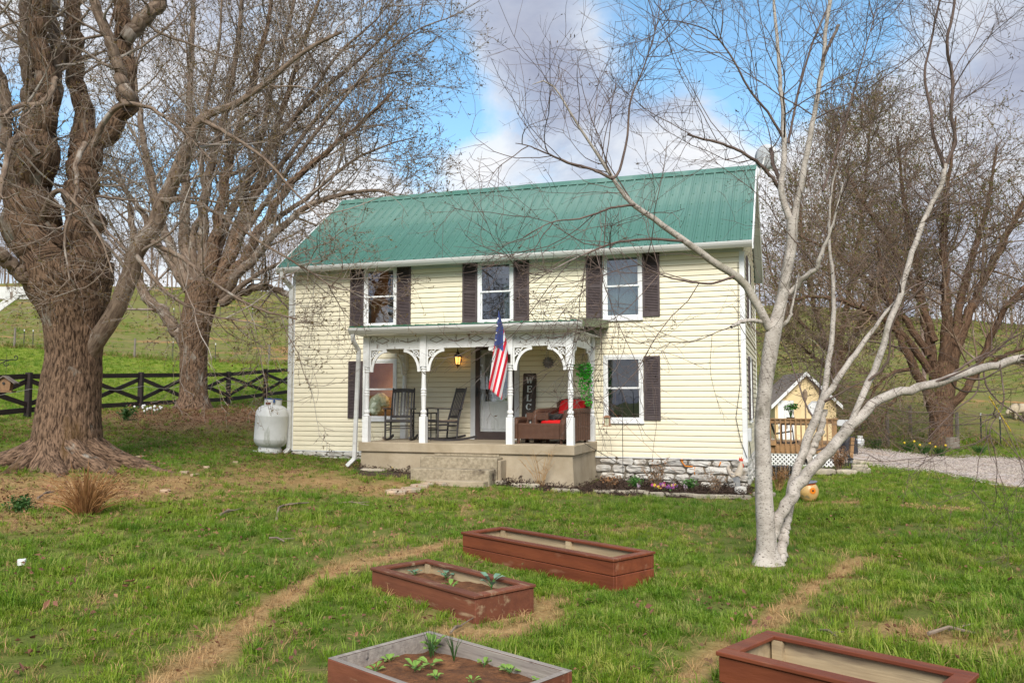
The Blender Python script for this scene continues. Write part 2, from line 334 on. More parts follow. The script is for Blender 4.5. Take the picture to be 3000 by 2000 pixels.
# ================================================================== GROUND
def segd(x, y, poly):
    d = np.full(np.shape(x), 1e9)
    for (ax, ay), (bx, by) in zip(poly[:-1], poly[1:]):
        vx, vy = bx - ax, by - ay; t = np.clip(((x - ax) * vx + (y - ay) * vy) / (vx * vx + vy * vy + 1e-9), 0, 1)
        d = np.minimum(d, np.hypot(x - ax - t * vx, y - ay - t * vy))
    return d
def gp(px): return [tuple(og(u, v)[:2]) for u, v in px]
PATHS = [(gp([(470, 2000), (640, 1900), (760, 1790), (880, 1715), (980, 1672), (1090, 1645), (1250, 1612), (1350, 1588)]), .16, .9),
         (gp([(2020, 1990), (2130, 1900), (2230, 1830), (2330, 1755), (2400, 1705), (2480, 1662), (2540, 1635)]), .13, .8),
         (gp([(1350, 1590), (1372, 1520), (1368, 1440)]), .10, .45), (gp([(1740, 1560), (1990, 1525), (2200, 1500), (2420, 1478)]), .18, .40),
         (gp([(1330, 1850), (1500, 1850), (1600, 1800), (1560, 1760)]), .18, .75), (gp([(1180, 1790), (1400, 1850)]), .14, .4), (gp([(2650, 1850), (2850, 1900), (3050, 1920)]), .30, .8),
         (gp([(1340, 1770), (1480, 1815), (1640, 1760)]), .16, .7), (gp([(1060, 1640), (1100, 1640)]), .3, .6), (gp([(2350, 1476), (2480, 1470)]), .25, .8)]
def _gp1(u, v): p = og(u, v); return p.x, p.y
BLOBS = [(_gp1(250, 1430), 2.2, 1.0), (_gp1(560, 1420), 1.6, .75), (_gp1(900, 1400), 2.0, .7), (_gp1(1120, 1430), 1.3, .75), (_gp1(1340, 1440), .9, .55), (_gp1(100, 1470), 1.6, .8), (_gp1(60, 1520), 1.2, .6), (_gp1(720, 1365), 1.2, .5)]
LEAF = [(_gp1(560, 1215), 3.2, 1.0), (_gp1(700, 1215), 3.0, 1.0), (_gp1(430, 1225), 2.0, .8), (_gp1(250, 1260), 1.6, .4)]
FENCE_L = [(-40, 20.5)] + [tuple(at(u, v, Y)[:2]) for u, v, Y in [(80, 1225, 24), (410, 1203, 28.5), (777, 1172, 35)]] + [(-6, 41)]
WIRE_L = [tuple(at(u, 1050, Y)[:2]) for u, Y in [(-900, 62), (40, 62), (390, 61), (787, 60), (1300, 58), (1900, 56)]]
WIRE_R = [tuple(at(u, 1300, Y)[:2]) for u, Y in [(2300, 39), (2480, 37.5), (2600, 36.5), (2772, 36), (2865, 38), (3000, 38), (3500, 36)]]
DRIVE_NEAR = [tuple(at(u, 1380, Y)[:2]) for u, Y in [(2440, 25.4), (2500, 24.6), (2560, 23.6), (2660, 21.9), (2771, 20.4), (2867, 18.0), (3000, 16.8), (3400, 15.6)]]
DRIVE_FAR = [tuple(at(u, 1330, Y)[:2]) for u, Y in [(2330, 33.5), (2460, 33), (2560, 32.2), (2680, 30.8), (2760, 30.3), (2850, 31), (3000, 31.5), (3400, 31.5)]]
def line_y(x, poly): return np.interp(x, [p[0] for p in poly], [p[1] for p in poly])
def bare_at(x, y):
    b = np.zeros(np.shape(x))
    for poly, w, s in PATHS: d = segd(x, y, poly); b = np.maximum(b, s * np.exp(-(d / w) ** 2))
    for (cx, cy), r, s in BLOBS: b = np.maximum(b, s * np.exp(-((x - cx) ** 2 + (y - cy) ** 2) / r ** 2))
    return b
def leaf_at(x, y):
    b = np.zeros(np.shape(x))
    for (cx, cy), r, s in LEAF: b = np.maximum(b, s * np.exp(-(((x - cx)) ** 2 + ((y - cy) * .9) ** 2) / r ** 2))
    return b
def field_at(x, y):          # 1 = rough pasture beyond the wire fences
    xl = np.array([p[0] for p in WIRE_L + WIRE_R]); yl = np.array([p[1] for p in WIRE_L + WIRE_R]); o = np.argsort(xl)
    return np.clip((y - np.interp(x, xl[o], yl[o]) + 1.0) / 2.5, 0, 1)
def meadow_at(x, y):         # the mown bright strip between the black fence and the wire fence
    return np.clip((y - np.interp(x, [p[0] for p in FENCE_L], [p[1] for p in FENCE_L]) - .2) / .8, 0, 1) * np.clip((2 - x) / 3, 0, 1) * (1 - field_at(x, y))
def build_ground():
    def axis(segs):
        a = [segs[0][0]]
        for lo, hi, st in segs: a += list(np.linspace(lo, hi, max(2, int(round((hi - lo) / st)) + 1))[1:])
        return np.array(a)
    xs = axis([(-150, -60, 6), (-60, -20, 1.2), (-20, -12, .3), (-12, 10, .16), (10, 22, .3), (22, 60, 1.2), (60, 150, 6)])
    ys = axis([(-60, -6, 4), (-6, 3, .8), (3, 15, .16), (15, 42, .3), (42, 80, .9), (80, 160, 2), (160, 260, 10)])
    X, Y = np.meshgrid(xs, ys); Z = ground(X, Y)
    near = np.clip((60 - Y) / 30, 0, 1)
    Z = Z + near * ((fbm(X * .9, Y * .9, 0, 3) - .5) * .07 + (fbm(X * 4, Y * 4, 3, 3) - .5) * .035)
    far = np.clip((Y - 45) / 30, 0, 1); Z = Z + far * (fbm(X * .12, Y * .12, 5, 4) - .5) * 2.2 * np.clip((Y - 45) / 80, 0, 1)
    bare = np.maximum(bare_at(X, Y), 0); bare = np.clip(bare * (.25 + 1.5 * fbm(X * 1.9, Y * 1.9, 2, 4)), 0, 1)
    leaf = np.clip(leaf_at(X, Y) * (.6 + .8 * fbm(X * .8, Y * .8, 9, 3)), 0, 1); fld = field_at(X, Y)
    nx, ny = len(xs), len(ys); I = np.arange(nx * ny).reshape(ny, nx)
    Q = np.stack([I[:-1, :-1], I[:-1, 1:], I[1:, 1:], I[1:, :-1]], -1).reshape(-1, 4)
    m = bpy.data.materials.new('lawn_soil'); m.use_nodes = True; nt = m.node_tree; N = nt.nodes.new; L = nt.links.new; b = nt.nodes['Principled BSDF']
    b.inputs['Roughness'].default_value = .95; b.inputs['Specular IOR Level'].default_value = .1
    tc = N('ShaderNodeTexCoord')
    def noi(s, d=6, st=(1, 1, 1)):
        mp = N('ShaderNodeMapping'); mp.inputs['Scale'].default_value = st; L(tc.outputs['Object'], mp.inputs[0])
        n = N('ShaderNodeTexNoise'); n.inputs['Scale'].default_value = s; n.inputs['Detail'].default_value = d; n.inputs['Roughness'].default_value = .65; L(mp.outputs[0], n.inputs[0]); return n.outputs['Fac']
    def rng(x, lo, hi):
        r = N('ShaderNodeMapRange'); r.inputs[1].default_value = lo; r.inputs[2].default_value = hi; L(x, r.inputs[0]); return r.outputs[0]
    def mix(f, a, c):
        x = N('ShaderNodeMix'); x.data_type = 'RGBA'
        if isinstance(f, float): x.inputs['Factor'].default_value = f
        else: L(f, x.inputs['Factor'])
        for k, q in (('A', a), ('B', c)):
            if isinstance(q, tuple): x.inputs[k].default_value = (*q, 1)
            else: L(q, x.inputs[k])
        return x.outputs['Result']
    def att(n): a = N('ShaderNodeAttribute'); a.attribute_name = n; return a.outputs['Fac']
    def mul(a, c):
        x = N('ShaderNodeMath'); x.operation = 'MULTIPLY'; x.use_clamp = True; L(a, x.inputs[0])
        if isinstance(c, float): x.inputs[1].default_value = c
        else: L(c, x.inputs[1])
        return x.outputs[0]
    lawn = mix(rng(noi(3.5), .35, .65), (.09, .125, .022), (.14, .155, .038))
    lawn = mix(rng(noi(1.1), .56, .72), lawn, (.22, .155, .075))
    soil = mix(rng(noi(7), .35, .62), (.28, .145, .065), (.44, .27, .125)); soil = mix(rng(noi(40, 3), .5, .7), soil, (.50, .34, .17))
    lf = mix(rng(noi(14), .35, .65), (.12, .06, .032), (.27, .15, .085)); lf = mix(rng(noi(30, 3), .52, .66), lf, (.34, .23, .14))
    fld_ = mix(rng(noi(.35, 8, (1, 1.6, 1)), .38, .62), (.115, .15, .025), (.19, .165, .06)); fld_ = mix(rng(noi(2.2, 6, (1, 1.4, 1)), .5, .66), fld_, (.23, .18, .085))
    fld_ = mix(rng(noi(.12, 9, (1, 2.2, 1)), .585, .66), fld_, (.38, .20, .09))
    c = mix(att('bare'), lawn, soil); c = mix(att('leaf'), c, lf); md = mix(rng(noi(1.6), .35, .65), (.125, .185, .018), (.20, .235, .03)); c = mix(att('meadow'), c, md); c = mix(att('field'), c, fld_)
    L(c, b.inputs['Base Color']); bp = N('ShaderNodeBump'); bp.inputs['Strength'].default_value = .9; bp.inputs['Distance'].default_value = .03
    L(noi(22, 5), bp.inputs['Height']); L(bp.outputs[0], b.inputs['Normal'])
    o = npmesh('ground', np.stack([X, Y, Z], -1).reshape(-1, 3), Q, m, attrs={'bare': bare.ravel(), 'leaf': leaf.ravel(), 'field': fld.ravel(), 'meadow': meadow_at(X, Y).ravel()})
    tag(o, 'rolling lawn and hillside pasture of patchy grass and red soil', kind='structure'); return o, (xs, ys, Z)
ground_ob, (GXS, GYS, GZ) = build_ground()
def gsurf(x, y):            # height of the finished ground mesh
    x = np.atleast_1d(np.asarray(x, float)); y = np.atleast_1d(np.asarray(y, float))
    i = np.clip(np.searchsorted(GXS, x) - 1, 0, len(GXS) - 2); j = np.clip(np.searchsorted(GYS, y) - 1, 0, len(GYS) - 2)
    fx = (x - GXS[i]) / (GXS[i + 1] - GXS[i]); fy = (y - GYS[j]) / (GYS[j + 1] - GYS[j])
    return (GZ[j, i] * (1 - fx) + GZ[j, i + 1] * fx) * (1 - fy) + (GZ[j + 1, i] * (1 - fx) + GZ[j + 1, i + 1] * fx) * fy
def gs(x, y): return float(gsurf(x, y)[0])
def ogs(u, v): p = og(u, v); return Vector((p.x, p.y, gs(p.x, p.y)))

def build_drive():
    n, k = 90, 26; a = np.array(DRIVE_NEAR); c = np.array(DRIVE_FAR)
    def rs(p): d = np.r_[0, np.cumsum(np.hypot(*np.diff(p, axis=0).T))]; t = np.linspace(0, d[-1], n); return np.stack([np.interp(t, d, p[:, 0]), np.interp(t, d, p[:, 1])], 1)
    a, c = rs(a), rs(c); s = np.linspace(0, 1, k)[None, :, None]
    wob = (fbm(a[:, 0] * 1.5, a[:, 1] * 1.5, 1, 3) - .5) * .9; a = a + np.stack([wob * .2, wob], 1); c = c + np.stack([wob * .1, -wob * .7], 1)
    P = a[:, None] * (1 - s) + c[:, None] * s; Z = gsurf(P[..., 0].ravel(), P[..., 1].ravel()).reshape(P.shape[:2]) + .022
    Z = Z + (fbm(P[..., 0] * 5, P[..., 1] * 5, 0, 3) - .5) * .02; Z[:, 0] -= .05; Z[:, -1] -= .05
    I = np.arange(n * k).reshape(n, k); Q = np.stack([I[:-1, :-1], I[1:, :-1], I[1:, 1:], I[:-1, 1:]], -1).reshape(-1, 4)
    m = mat('gravel', (.60, .53, .49), (.42, .35, .31), 14, .95, bump=1.0, bscale=24, bdist=.05, c3=(.38, .25, .16), s3=.9, t3=(.50, .70), ramp=(.3, .7))
    tag(npmesh('driveway', np.concatenate([P, Z[..., None]], -1).reshape(-1, 3), Q, m), 'pale gravel driveway curving behind the house', kind='structure')
build_drive()

# ================================================================== HOUSE
house = thing('farmhouse', 'two-storey cream clapboard farmhouse with green metal roof and white front porch', 'house', HO, -YAW)
TL, TR, HD, Z0, ZT = -5.05, 5.37, 5.2, .48, 4.63
EY, EZ, RY, RZ = -.40, 4.79, 2.6, 7.05
WF = lambda t, o, z: Vector((t, -o, z)); WR = lambda t, o, z: Vector((TR + o, t, z)); WL = lambda t, o, z: Vector((TL - o, t, z)); WB = lambda t, o, z: Vector((t, HD + o, z))
def wbox(mb, Wf, t0, t1, o0, o1, z0, z1, mi=0):
    a, b = Wf(t0, o0, z0), Wf(t1, o1, z1); mb.box(min(a.x, b.x), max(a.x, b.x), min(a.y, b.y), max(a.y, b.y), min(a.z, b.z), max(a.z, b.z), mi); return mb
WINS = [(WF, -3.15, -2.31, 3.33, 4.735, 'warm'), (WF, -.32, .52, 3.33, 4.735, 'plain'), (WF, 2.51, 3.35, 3.33, 4.735, 'curtain'), (WF, 2.51, 3.35, 1.19, 2.59, 'screen'), (WF, -3.15, -2.29, 1.19, 2.59, 'warm2'),
        (WR, 1.32, 2.16, 1.19, 2.59, 'plain'), (WR, 1.32, 2.16, 3.33, 4.735, 'plain')]
DOOR = (-.48, .65, .79, 2.93)
def siding(Wf, L0, L1, zt, openings, gable=False, joined=False):
    allb = MB()
    h = .1125; z = Z0; lim = (lambda zz: (L0, L1)) if not gable else (lambda zz: (L0 + max(0, (zz - 4.95) / .753), L1 - max(0, (zz - 4.95) / .753)))
    top = 6.85 if gable else zt
    while z < top - .01:
        a, b = z, min(z + h, top); mb = MB(); cuts = sorted({a, b} | {q for o in openings for q in o[2:4] if a < q < b})
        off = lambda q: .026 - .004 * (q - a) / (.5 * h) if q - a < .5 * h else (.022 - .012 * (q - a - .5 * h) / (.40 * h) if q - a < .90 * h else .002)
        for za, zb in zip(cuts[:-1], cuts[1:]):
            l0, l1 = lim(zb); iv = [(l0, l1)]
            for o in openings:
                if za >= o[2] - 1e-6 and zb <= o[3] + 1e-6: iv = [p for i0, i1 in iv for p in ((i0, min(i1, o[0])), (max(i0, o[1]), i1)) if p[1] - p[0] > 1e-4]
            zs = [za] + [q for q in (a + .5 * h, a + .899 * h, a + .901 * h) if za < q < zb] + [zb]
            for i0, i1 in iv:
                if not joined: mb = MB()
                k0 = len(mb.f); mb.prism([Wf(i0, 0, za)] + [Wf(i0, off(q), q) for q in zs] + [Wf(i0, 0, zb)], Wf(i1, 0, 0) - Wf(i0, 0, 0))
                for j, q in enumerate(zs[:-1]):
                    if q > a + .895 * h: mb.m[k0 + 2 + 1 + j] = 1  # recessed top strip takes the painted lap shadow
                if not joined: mb.build('siding_board', [M['siding'], M['grime']], house)  # 'grime' slot is the painted shadow under the lap
        if joined: allb.add(mb.v, mb.f)
        z += h
    if joined: tag(allb.build('rear_siding', M['siding'], house), kind='stuff')
fo = [w[1:5] for w in WINS if w[0] is WF] + [DOOR]
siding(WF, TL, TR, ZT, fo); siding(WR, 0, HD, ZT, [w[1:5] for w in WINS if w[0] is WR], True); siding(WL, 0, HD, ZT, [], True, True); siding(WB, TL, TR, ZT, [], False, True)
MB().box(TL + .02, TR - .02, HD - .1, HD - .02, 0, 4.6).box(TL + .02, TR - .02, .9, .95, .3, 4.6).build('inner_wall', M['dark_room'], house)
# corner boards, frieze, soffit
mb = MB(); wbox(mb, WF, TR - .06, TR + .035, .003, .035, .42, ZT); wbox(mb, WR, .003, .075, .024, .036, .42, ZT); mb.build('corner_board', M['white'], house)
mb = MB(); wbox(mb, WF, TL - .03, TL + .05, .003, .034, .46, ZT); mb.build('corner_board', M['white'], house)
mb = MB(); wbox(mb, WR, HD - .07, HD - .003, .024, .036, .42, ZT); mb.build('corner_board', M['white'], house)
mb = MB(); wbox(mb, WF, TL, TR, .002, .026, ZT, 4.75); mb.build('frieze_board', M['trim'], house)
MB().box(TL - .23, TR + .2, -.34, -.001, 4.752, 4.77).build('soffit', M['trim'], house)
mb = MB(); wbox(mb, WF, TL, TR, .003, .024, Z0 - .025, Z0 - .001); wbox(mb, WR, .0, HD, .003, .024, Z0 - .025, Z0 - .001); mb.build('starter_strip', M['white'], house)

def window(Wf, t0, t1, z0, z1, kind):
    c = .062; mb = MB()
    wbox(mb, Wf, t0, t0 + c, .002, .045, z0, z1); wbox(mb, Wf, t1 - c, t1, .002, .045, z0, z1); wbox(mb, Wf, t0 + c, t1 - c, .002, .043, z1 - c, z1)
    wbox(mb, Wf, t0 - .012, t1 + .012, .002, .062, z0 - .03, z0); wbox(mb, Wf, t0 + c, t1 - c, .002, .043, z0, z0 + c)
    fr = mb.build('window', M['white'], house)
    a, b, zm = t0 + c, t1 - c, (z0 + z1) / 2
    for (s0, s1, o) in ((zm - .01, z1 - c, .008), (z0 + c, zm + .03, -.022)):
        mb = MB(); w = .034
        wbox(mb, Wf, a, a + w, o, o + .024, s0, s1); wbox(mb, Wf, b - w, b, o, o + .024, s0, s1); wbox(mb, Wf, a + w, b - w, o, o + .023, s0, s0 + w); wbox(mb, Wf, a + w, b - w, o, o + .023, s1 - w, s1)
        mb.build('sash', M['white'], fr)
        mb = MB(); wbox(mb, Wf, a + w, b - w, o + .010, o + .014, s0 + w, s1 - w); mb.build('pane', M['screen'] if kind == 'screen' else M['clear'] if kind == 'warm2' else M['glass'], fr)
    room = M['warm_room'] if kind.startswith('warm') else M['dark_room']; d = .85; mb = MB()      # the room behind
    wbox(mb, Wf, t0 - .3, t1 + .3, -d, -d + .02, z0 - .3, z1 + .1); wbox(mb, Wf, t0 - .3, t0 - .28, -d, -.05, z0 - .3, z1 + .1); wbox(mb, Wf, t1 + .28, t1 + .3, -d, -.05, z0 - .3, z1 + .1)
    wbox(mb, Wf, t0 - .3, t1 + .3, -d, -.05, z0 - .32, z0 - .3); wbox(mb, Wf, t0 - .3, t1 + .3, -d, -.05, z1 + .08, z1 + .1); mb.build('window_recess', room, fr)
    if kind.startswith('warm'):                                        # a lamp is lit in these rooms
        l = bpy.data.lights.new('room_lamp', 'POINT'); l.energy = 4 if kind == 'warm2' else 2.5; l.color = (1, .55, .22); l.shadow_soft_size = .08; lo = bpy.data.objects.new('room_lamp', l); link(lo, fr); lo.location = Wf(t1 - .12, -.55, z0 + .75)
    def drape(x0, x1, za, zb, o, m):
        n = 26; mb = MB(); f = [Wf(x0 + (x1 - x0) * i / n, o + .018 * math.sin(i * 2.1), 0) for i in range(n + 1)]
        for p, q in zip(f[:-1], f[1:]): mb.add([Vector((p.x, p.y, za)), Vector((q.x, q.y, za)), Vector((q.x, q.y, zb)), Vector((p.x, p.y, zb))], [(0, 1, 2, 3)])
        ob = mb.build('curtain', m, fr); s = ob.modifiers.new('thick', 'SOLIDIFY'); s.thickness = .004
    if kind == 'screen': drape(a, b, z0, z1 - .38, -.09, M['curtain']); drape(a, b, z1 - .42, z1, -.12, M['blind'])
    if kind == 'curtain': drape(a, b, z0, z1, -.12, M['blind'])
    if kind == 'warm': drape(b - .24, b, z0, z1, -.13, M['curtain_dark']); drape(a, a + .04, z0, z1, -.12, M['curtain_dark'])
    if kind == 'plain': drape(a, a + .12, z0, z1, -.12, M['curtain_dark']); drape(b - .22, b - .03, z0, z1 - .5, -.13, M['blind'])
    return fr
M['blind'] = mat('blind', (.36, .42, .40), (.29, .34, .33), 4, .9); M['curtain_dark'] = mat('dark_curtain', (.10, .085, .085), (.06, .05, .05), 5, .9, stretch=(4, 1, .4))
for w in WINS: window(*w)
def shutter(Wf, t0, t1, z0, z1):
    mb = MB(); s = .042; o0, o1 = .022, .055; zm = z0 + (z1 - z0) * .505
    wbox(mb, Wf, t0, t0 + s, o0, o1, z0, z1); wbox(mb, Wf, t1 - s, t1, o0, o1, z0, z1)
    wbox(mb, Wf, t0 + s, t1 - s, o0, o1 - .002, z0, z0 + .10); wbox(mb, Wf, t0 + s, t1 - s, o0, o1 - .002, zm - .035, zm + .035)
    n = 9; arc = [(t0 + s + (t1 - t0 - 2 * s) * i / n, z1 - .075 + .035 * math.sin(math.pi * i / n)) for i in range(n + 1)]
    for (ta, za), (tb, zb) in zip(arc[:-1], arc[1:]): mb.prism([Wf(ta, o0, za), Wf(ta, o0, z1), Wf(tb, o0, z1), Wf(tb, o0, zb)], Wf(0, o1 - .002, 0) - Wf(0, o0, 0))
    wbox(mb, Wf, t0 + s, t1 - s, o0, o0 + .004, z0 + .1, z1 - .04); sh = mb.build('shutter', M['shutter'], house)
    mb = MB()
    for lo, hi in ((z0 + .105, zm - .04), (zm + .04, z1 - .07)):
        k = int((hi - lo) / .033)
        for i in range(k):
            z = lo + (i + .5) * (hi - lo) / k
            mb.prism([Wf(t0 + s, o0 + .006, z + .013), Wf(t0 + s, o0 + .010, z + .016), Wf(t0 + s, o1 - .004, z - .010), Wf(t0 + s, o1 - .008, z - .014)], Wf(t1 - s, 0, 0) - Wf(t0 + s, 0, 0))
    tag(mb.build('louvers', M['shutter'], sh), kind='stuff')
for t0, t1 in ((-3.51, -3.155), (-2.305, -1.955), (-.68, -.327), (.527, .88), (2.15, 2.503), (3.357, 3.71)): shutter(WF, t0, t1, 3.375, 4.72)
shutter(WF, 3.362, 3.70, 1.235, 2.555); shutter(WF, -3.53, -3.165, 1.235, 2.555)
for z0 in (1.235, 3.375): shutter(WR, .96, 1.31, z0, z0 + 1.33); shutter(WR, 2.17, 2.52, z0, z0 + 1.33)

# roof: metal sheets, each with its rib
RD = Vector((0, RY - EY, RZ - EZ)); RL = RD.length; rs_ = RD / RL; rn = Vector((0, -rs_.z, rs_.y))
def sheet_mesh(w, L, s_, n_, name):
    mb = MB(); E = lambda x, s, h: Vector((x, 0, 0)) + s_ * s + n_ * h
    prof = [(0, 0), (.016, .024), (.044, .024), (.06, 0), (w * .40, 0), (w * .43, .006), (w * .46, 0), (w * .70, 0), (w * .73, .006), (w * .76, 0), (w, 0)]
    mb.prism([E(x, 0, h) for x, h in prof] + [E(w, 0, -.008), E(0, 0, -.008)], s_ * L)
    me = bpy.data.meshes.new(name); me.from_pydata(mb.v, [], mb.f); return me
T0, T1, NP = TL - .23, TR + .21, 46; pw = (T1 - T0) / NP
rm = sheet_mesh(pw, RL, rs_, rn, 'roof_panel'); rm.materials.append(M['roof'])
for i in range(NP): inst('roof_panel', rm, house, (T0 + i * pw, EY, EZ))
mb = MB()                                                        # screw heads along the sheets
for i in range(NP):
    for k in range(7):
        p = Vector((T0 + i * pw + .10, EY, EZ)) + rs_ * (RL * (.06 + .15 * k)) + rn * .002; mb.bar(p, p + rn * .010, .022, .022, (1, 0, 0))
tag(mb.build('roof_screws', M['roofdark'], house), kind='stuff')
MB().prism([(T0, RY - .0, RZ), (T0, HD + .4, EZ), (T0, HD + .4, EZ - .03), (T0, RY, RZ - .03)], (T1 - T0, 0, 0)).build('rear_roof', M['roof'], house)
mb = MB(); c = [Vector((T0 - .02, RY, RZ + .055)), Vector((T0 - .02, RY - .17, RZ - .085)), Vector((T0 - .02, RY - .17, RZ - .10)), Vector((T0 - .02, RY, RZ + .03)), Vector((T0 - .02, RY + .17, RZ - .10)), Vector((T0 - .02, RY + .17, RZ - .085))]
mb.prism(c, (T1 - T0 + .04, 0, 0)); mb.build('ridge_cap', M['roof'], house)
for x, nm in ((T0 - .03, 'rake_board'), (T1 + .003, 'rake_board')):
    mb = MB()
    for sy in (1, -1):
        a = Vector((x, RY - sy * (RY - EY), EZ + .02)); b = Vector((x, RY, RZ + .02)); mb.prism([a, b, b - Vector((0, 0, .22)), a - Vector((0, 0, .20))], (.028, 0, 0))
    mb.build(nm, M['white'], house)
mb = MB()
for sy in (1, -1):
    a = Vector((TR + .04, RY - sy * (RY - EY - .1), EZ - .06)); b = Vector((TR + .04, RY, RZ - .13)); mb.prism([a, b, b - Vector((0, 0, .012)), a - Vector((0, 0, .012))], (.165, 0, 0))
mb.build('rake_soffit', M['trim'], house)
MB().prism([(T0, y, z) for y, z in ((-.345, 4.775), (-.455, 4.775), (-.468, 4.765), (-.462, 4.735), (-.445, 4.70), (-.405, 4.655), (-.345, 4.65))], (T1 - T0, 0, 0)).build('gutter', M['gutter'], house)
def spout(pts, nm='downspout', w=.085, h=.065):
    mb = MB()
    for p, q in zip(pts[:-1], pts[1:]): d = (Vector(q) - Vector(p)).normalized() * .015; mb.bar(Vector(p) - d, Vector(q) + d, w, h, (0, 1, .01) if abs(d.z) > .005 else (0, 0, 1))
    return mb.build(nm, M['gutter'], house, bevel=.008)
spout([(-5.13, -.40, 4.66), (-5.13, -.39, 4.56), (-5.07, -.085, 4.33), (-5.07, -.075, .50), (-5.11, -.20, .40)], w=.105, h=.08)

# porch: slab, steps, roof, posts
PL, PR, PD = -2.2, 2.36, 1.95
MB().box(PL, PR, -PD, -.002, .60, .79).build('porch_floor', M['concrete'], house, bevel=.012)
mb = MB(); b0, b1 = .05, .0
mb.add([(PL + .05, -PD + .05, .599), (PR - .05, -PD + .05, .599), (PR - .05, -.003, .599), (PL + .05, -.003, .599), (PL + .02, -PD + .01, -.4), (PR + .02, -PD - .02, -.4), (PR + .02, -.003, -.4), (PL + .02, -.003, -.4)],
       [(0, 1, 2, 3), (7, 6, 5, 4), (0, 4, 5, 1), (1, 5, 6, 2), (2, 6, 7, 3), (3, 7, 4, 0)]); mb.build('porch_base', M['concrete'], house)
MB().box(-.66, .93, -2.27, -PD + .03, -.2, .545).build('step', M['aggregate'], house, bevel=.012)
MB().box(-.68, .92, -2.66, -2.271, -.2, .345).build('step', M['aggregate'], house, bevel=.012)
MB().box(-.25, .90, -2.92, -2.661, -.2, .155).build('step', M['concrete'], house, bevel=.012)
MB().box(.935, 1.0, -2.25, -PD + .03, -.2, .50).build('step_cheek', M['concrete'], house, bevel=.01)
mb = MB(); mb.box(-.50, .86, -PD + .02, -PD + .046, .55, .597); mb.build('step_riser_patch', M['aggregate'], house)
ps = Vector((0, 2.2, .165)).normalized(); pn = Vector((0, -ps.z, ps.y)); PT0, PT1 = PL - .12, PR + .24; npn = 20; ppw = (PT1 - PT0) / npn
pm = sheet_mesh(ppw, 2.2, ps, pn, 'porch_roof_panel'); pm.materials.append(M['roofdark'])
for i in range(npn): inst('porch_roof_panel', pm, house, (PT0 + i * ppw, -2.2, 3.125))
MB().prism([(PT0, y, z) for y, z in ((-2.10, 3.105), (-2.22, 3.105), (-2.235, 3.095), (-2.23, 3.06), (-2.20, 3.02), (-2.16, 2.975), (-2.10, 2.97))], (PT1 - PT0, 0, 0)).build('porch_gutter', M['gutter'], house)
mb = MB(); a, b = Vector((PT1 + .002, -2.24, 3.145)), Vector((PT1 + .002, -.03, 3.31)); mb.prism([a, b, b - Vector((0, 0, .15)), a - Vector((0, 0, .14))], (.03, 0, 0)); mb.prism([a + Vector((-.05, 0, .012)), b + Vector((-.05, 0, .012)), b + Vector((-.05, 0, 0)), a + Vector((-.05, 0, 0))], (.085, 0, 0))
mb.build('porch_rake', M['olive'], house)
MB().box(PL + .04, PR + .1, -2.09, -.03, 2.955, 2.968).build('porch_ceiling', M['white'], house)
spout([(-2.24, -2.16, 2.97), (-2.24, -2.14, 2.86), (-2.19, -1.99, 2.66), (-2.255, -1.99, .62), (-2.255, -2.0, .45), (-2.38, -2.06, .31)], 'porch_downspout', .08, .065)
def post_mesh():
    mb = MB(); q = .066
    mb.box(-q, q, -q, q, .79, 1.31); mb.box(-q, q, -q, q, 2.32, 2.954)
    pr = [(.05, 1.31), (.066, 1.33), (.046, 1.36), (.064, 1.39), (.064, 1.42), (.04, 1.45), (.044, 1.5), (.052, 1.72), (.062, 1.75), (.048, 1.775), (.062, 1.80), (.048, 1.825), (.062, 1.85), (.05, 1.88), (.046, 2.0), (.043, 2.2), (.06, 2.225), (.045, 2.25), (.064, 2.28), (.05, 2.321)]
    mb.lathe(pr, n=12); me = bpy.data.meshes.new('porch_post'); me.from_pydata(mb.v, [], mb.f); me.materials.append(M['peeling']); return me
pme = post_mesh(); FY = -1.86; PX = [-2.06, -.78, 1.06, 2.27]
for x in PX: inst('porch_post', pme, house, (x, FY, 0))
for x in (-2.06, 2.27): inst('porch_post', pme, house, (x, -.10, 0))
def bracket_mesh():
    mb = MB(); th = .028; O3 = lambda a, z: Vector((a, -th / 2, z))
    def strip(outer, inner):
        for i in range(len(outer) - 1): mb.prism([O3(*outer[i]), O3(*outer[i + 1]), O3(*inner[i + 1]), O3(*inner[i])], (0, th, 0))
    mb.box(0, .37, -th / 2 - .002, th / 2 + .002, -.028, 0); mb.box(0, .026, -th / 2 - .002, th / 2 + .002, -.46, -.029)
    n = 10; cx, cz = .38, -.47
    o = [(cx - .36 * math.sin(a), cz + .45 * math.cos(a)) for a in [math.pi / 2 * i / n for i in range(n + 1)]]; i_ = [(cx - .31 * math.sin(a), cz + .40 * math.cos(a)) for a in [math.pi / 2 * i / n for i in range(n + 1)]]
    strip(o, i_)
    c, r0, r1 = (.105, -.105), .062, .044; A = [2 * math.pi * k / 14 for k in range(15)]
    strip([(c[0] + r0 * math.cos(a), c[1] + r0 * math.sin(a)) for a in A], [(c[0] + r1 * math.cos(a), c[1] + r1 * math.sin(a)) for a in A])
    for a in (.785, 2.356): mb.bar(O3(c[0] - r1 * math.cos(a), c[1] - r1 * math.sin(a)) + Vector((0, th / 2, 0)), O3(c[0] + r1 * math.cos(a), c[1] + r1 * math.sin(a)) + Vector((0, th / 2, 0)), .016, .02, (0, 1, 0))
    mb.bar((.02, 0, -.20), (.075, 0, -.15), .02, .024, (0, 1, 0)); mb.bar((.20, 0, -.02), (.15, 0, -.075), .02, .024, (0, 1, 0))
    me = bpy.data.meshes.new('bracket'); me.from_pydata(mb.v, [], mb.f); me.materials.append(M['white']); return me
bme = bracket_mesh(); BZ = 2.688
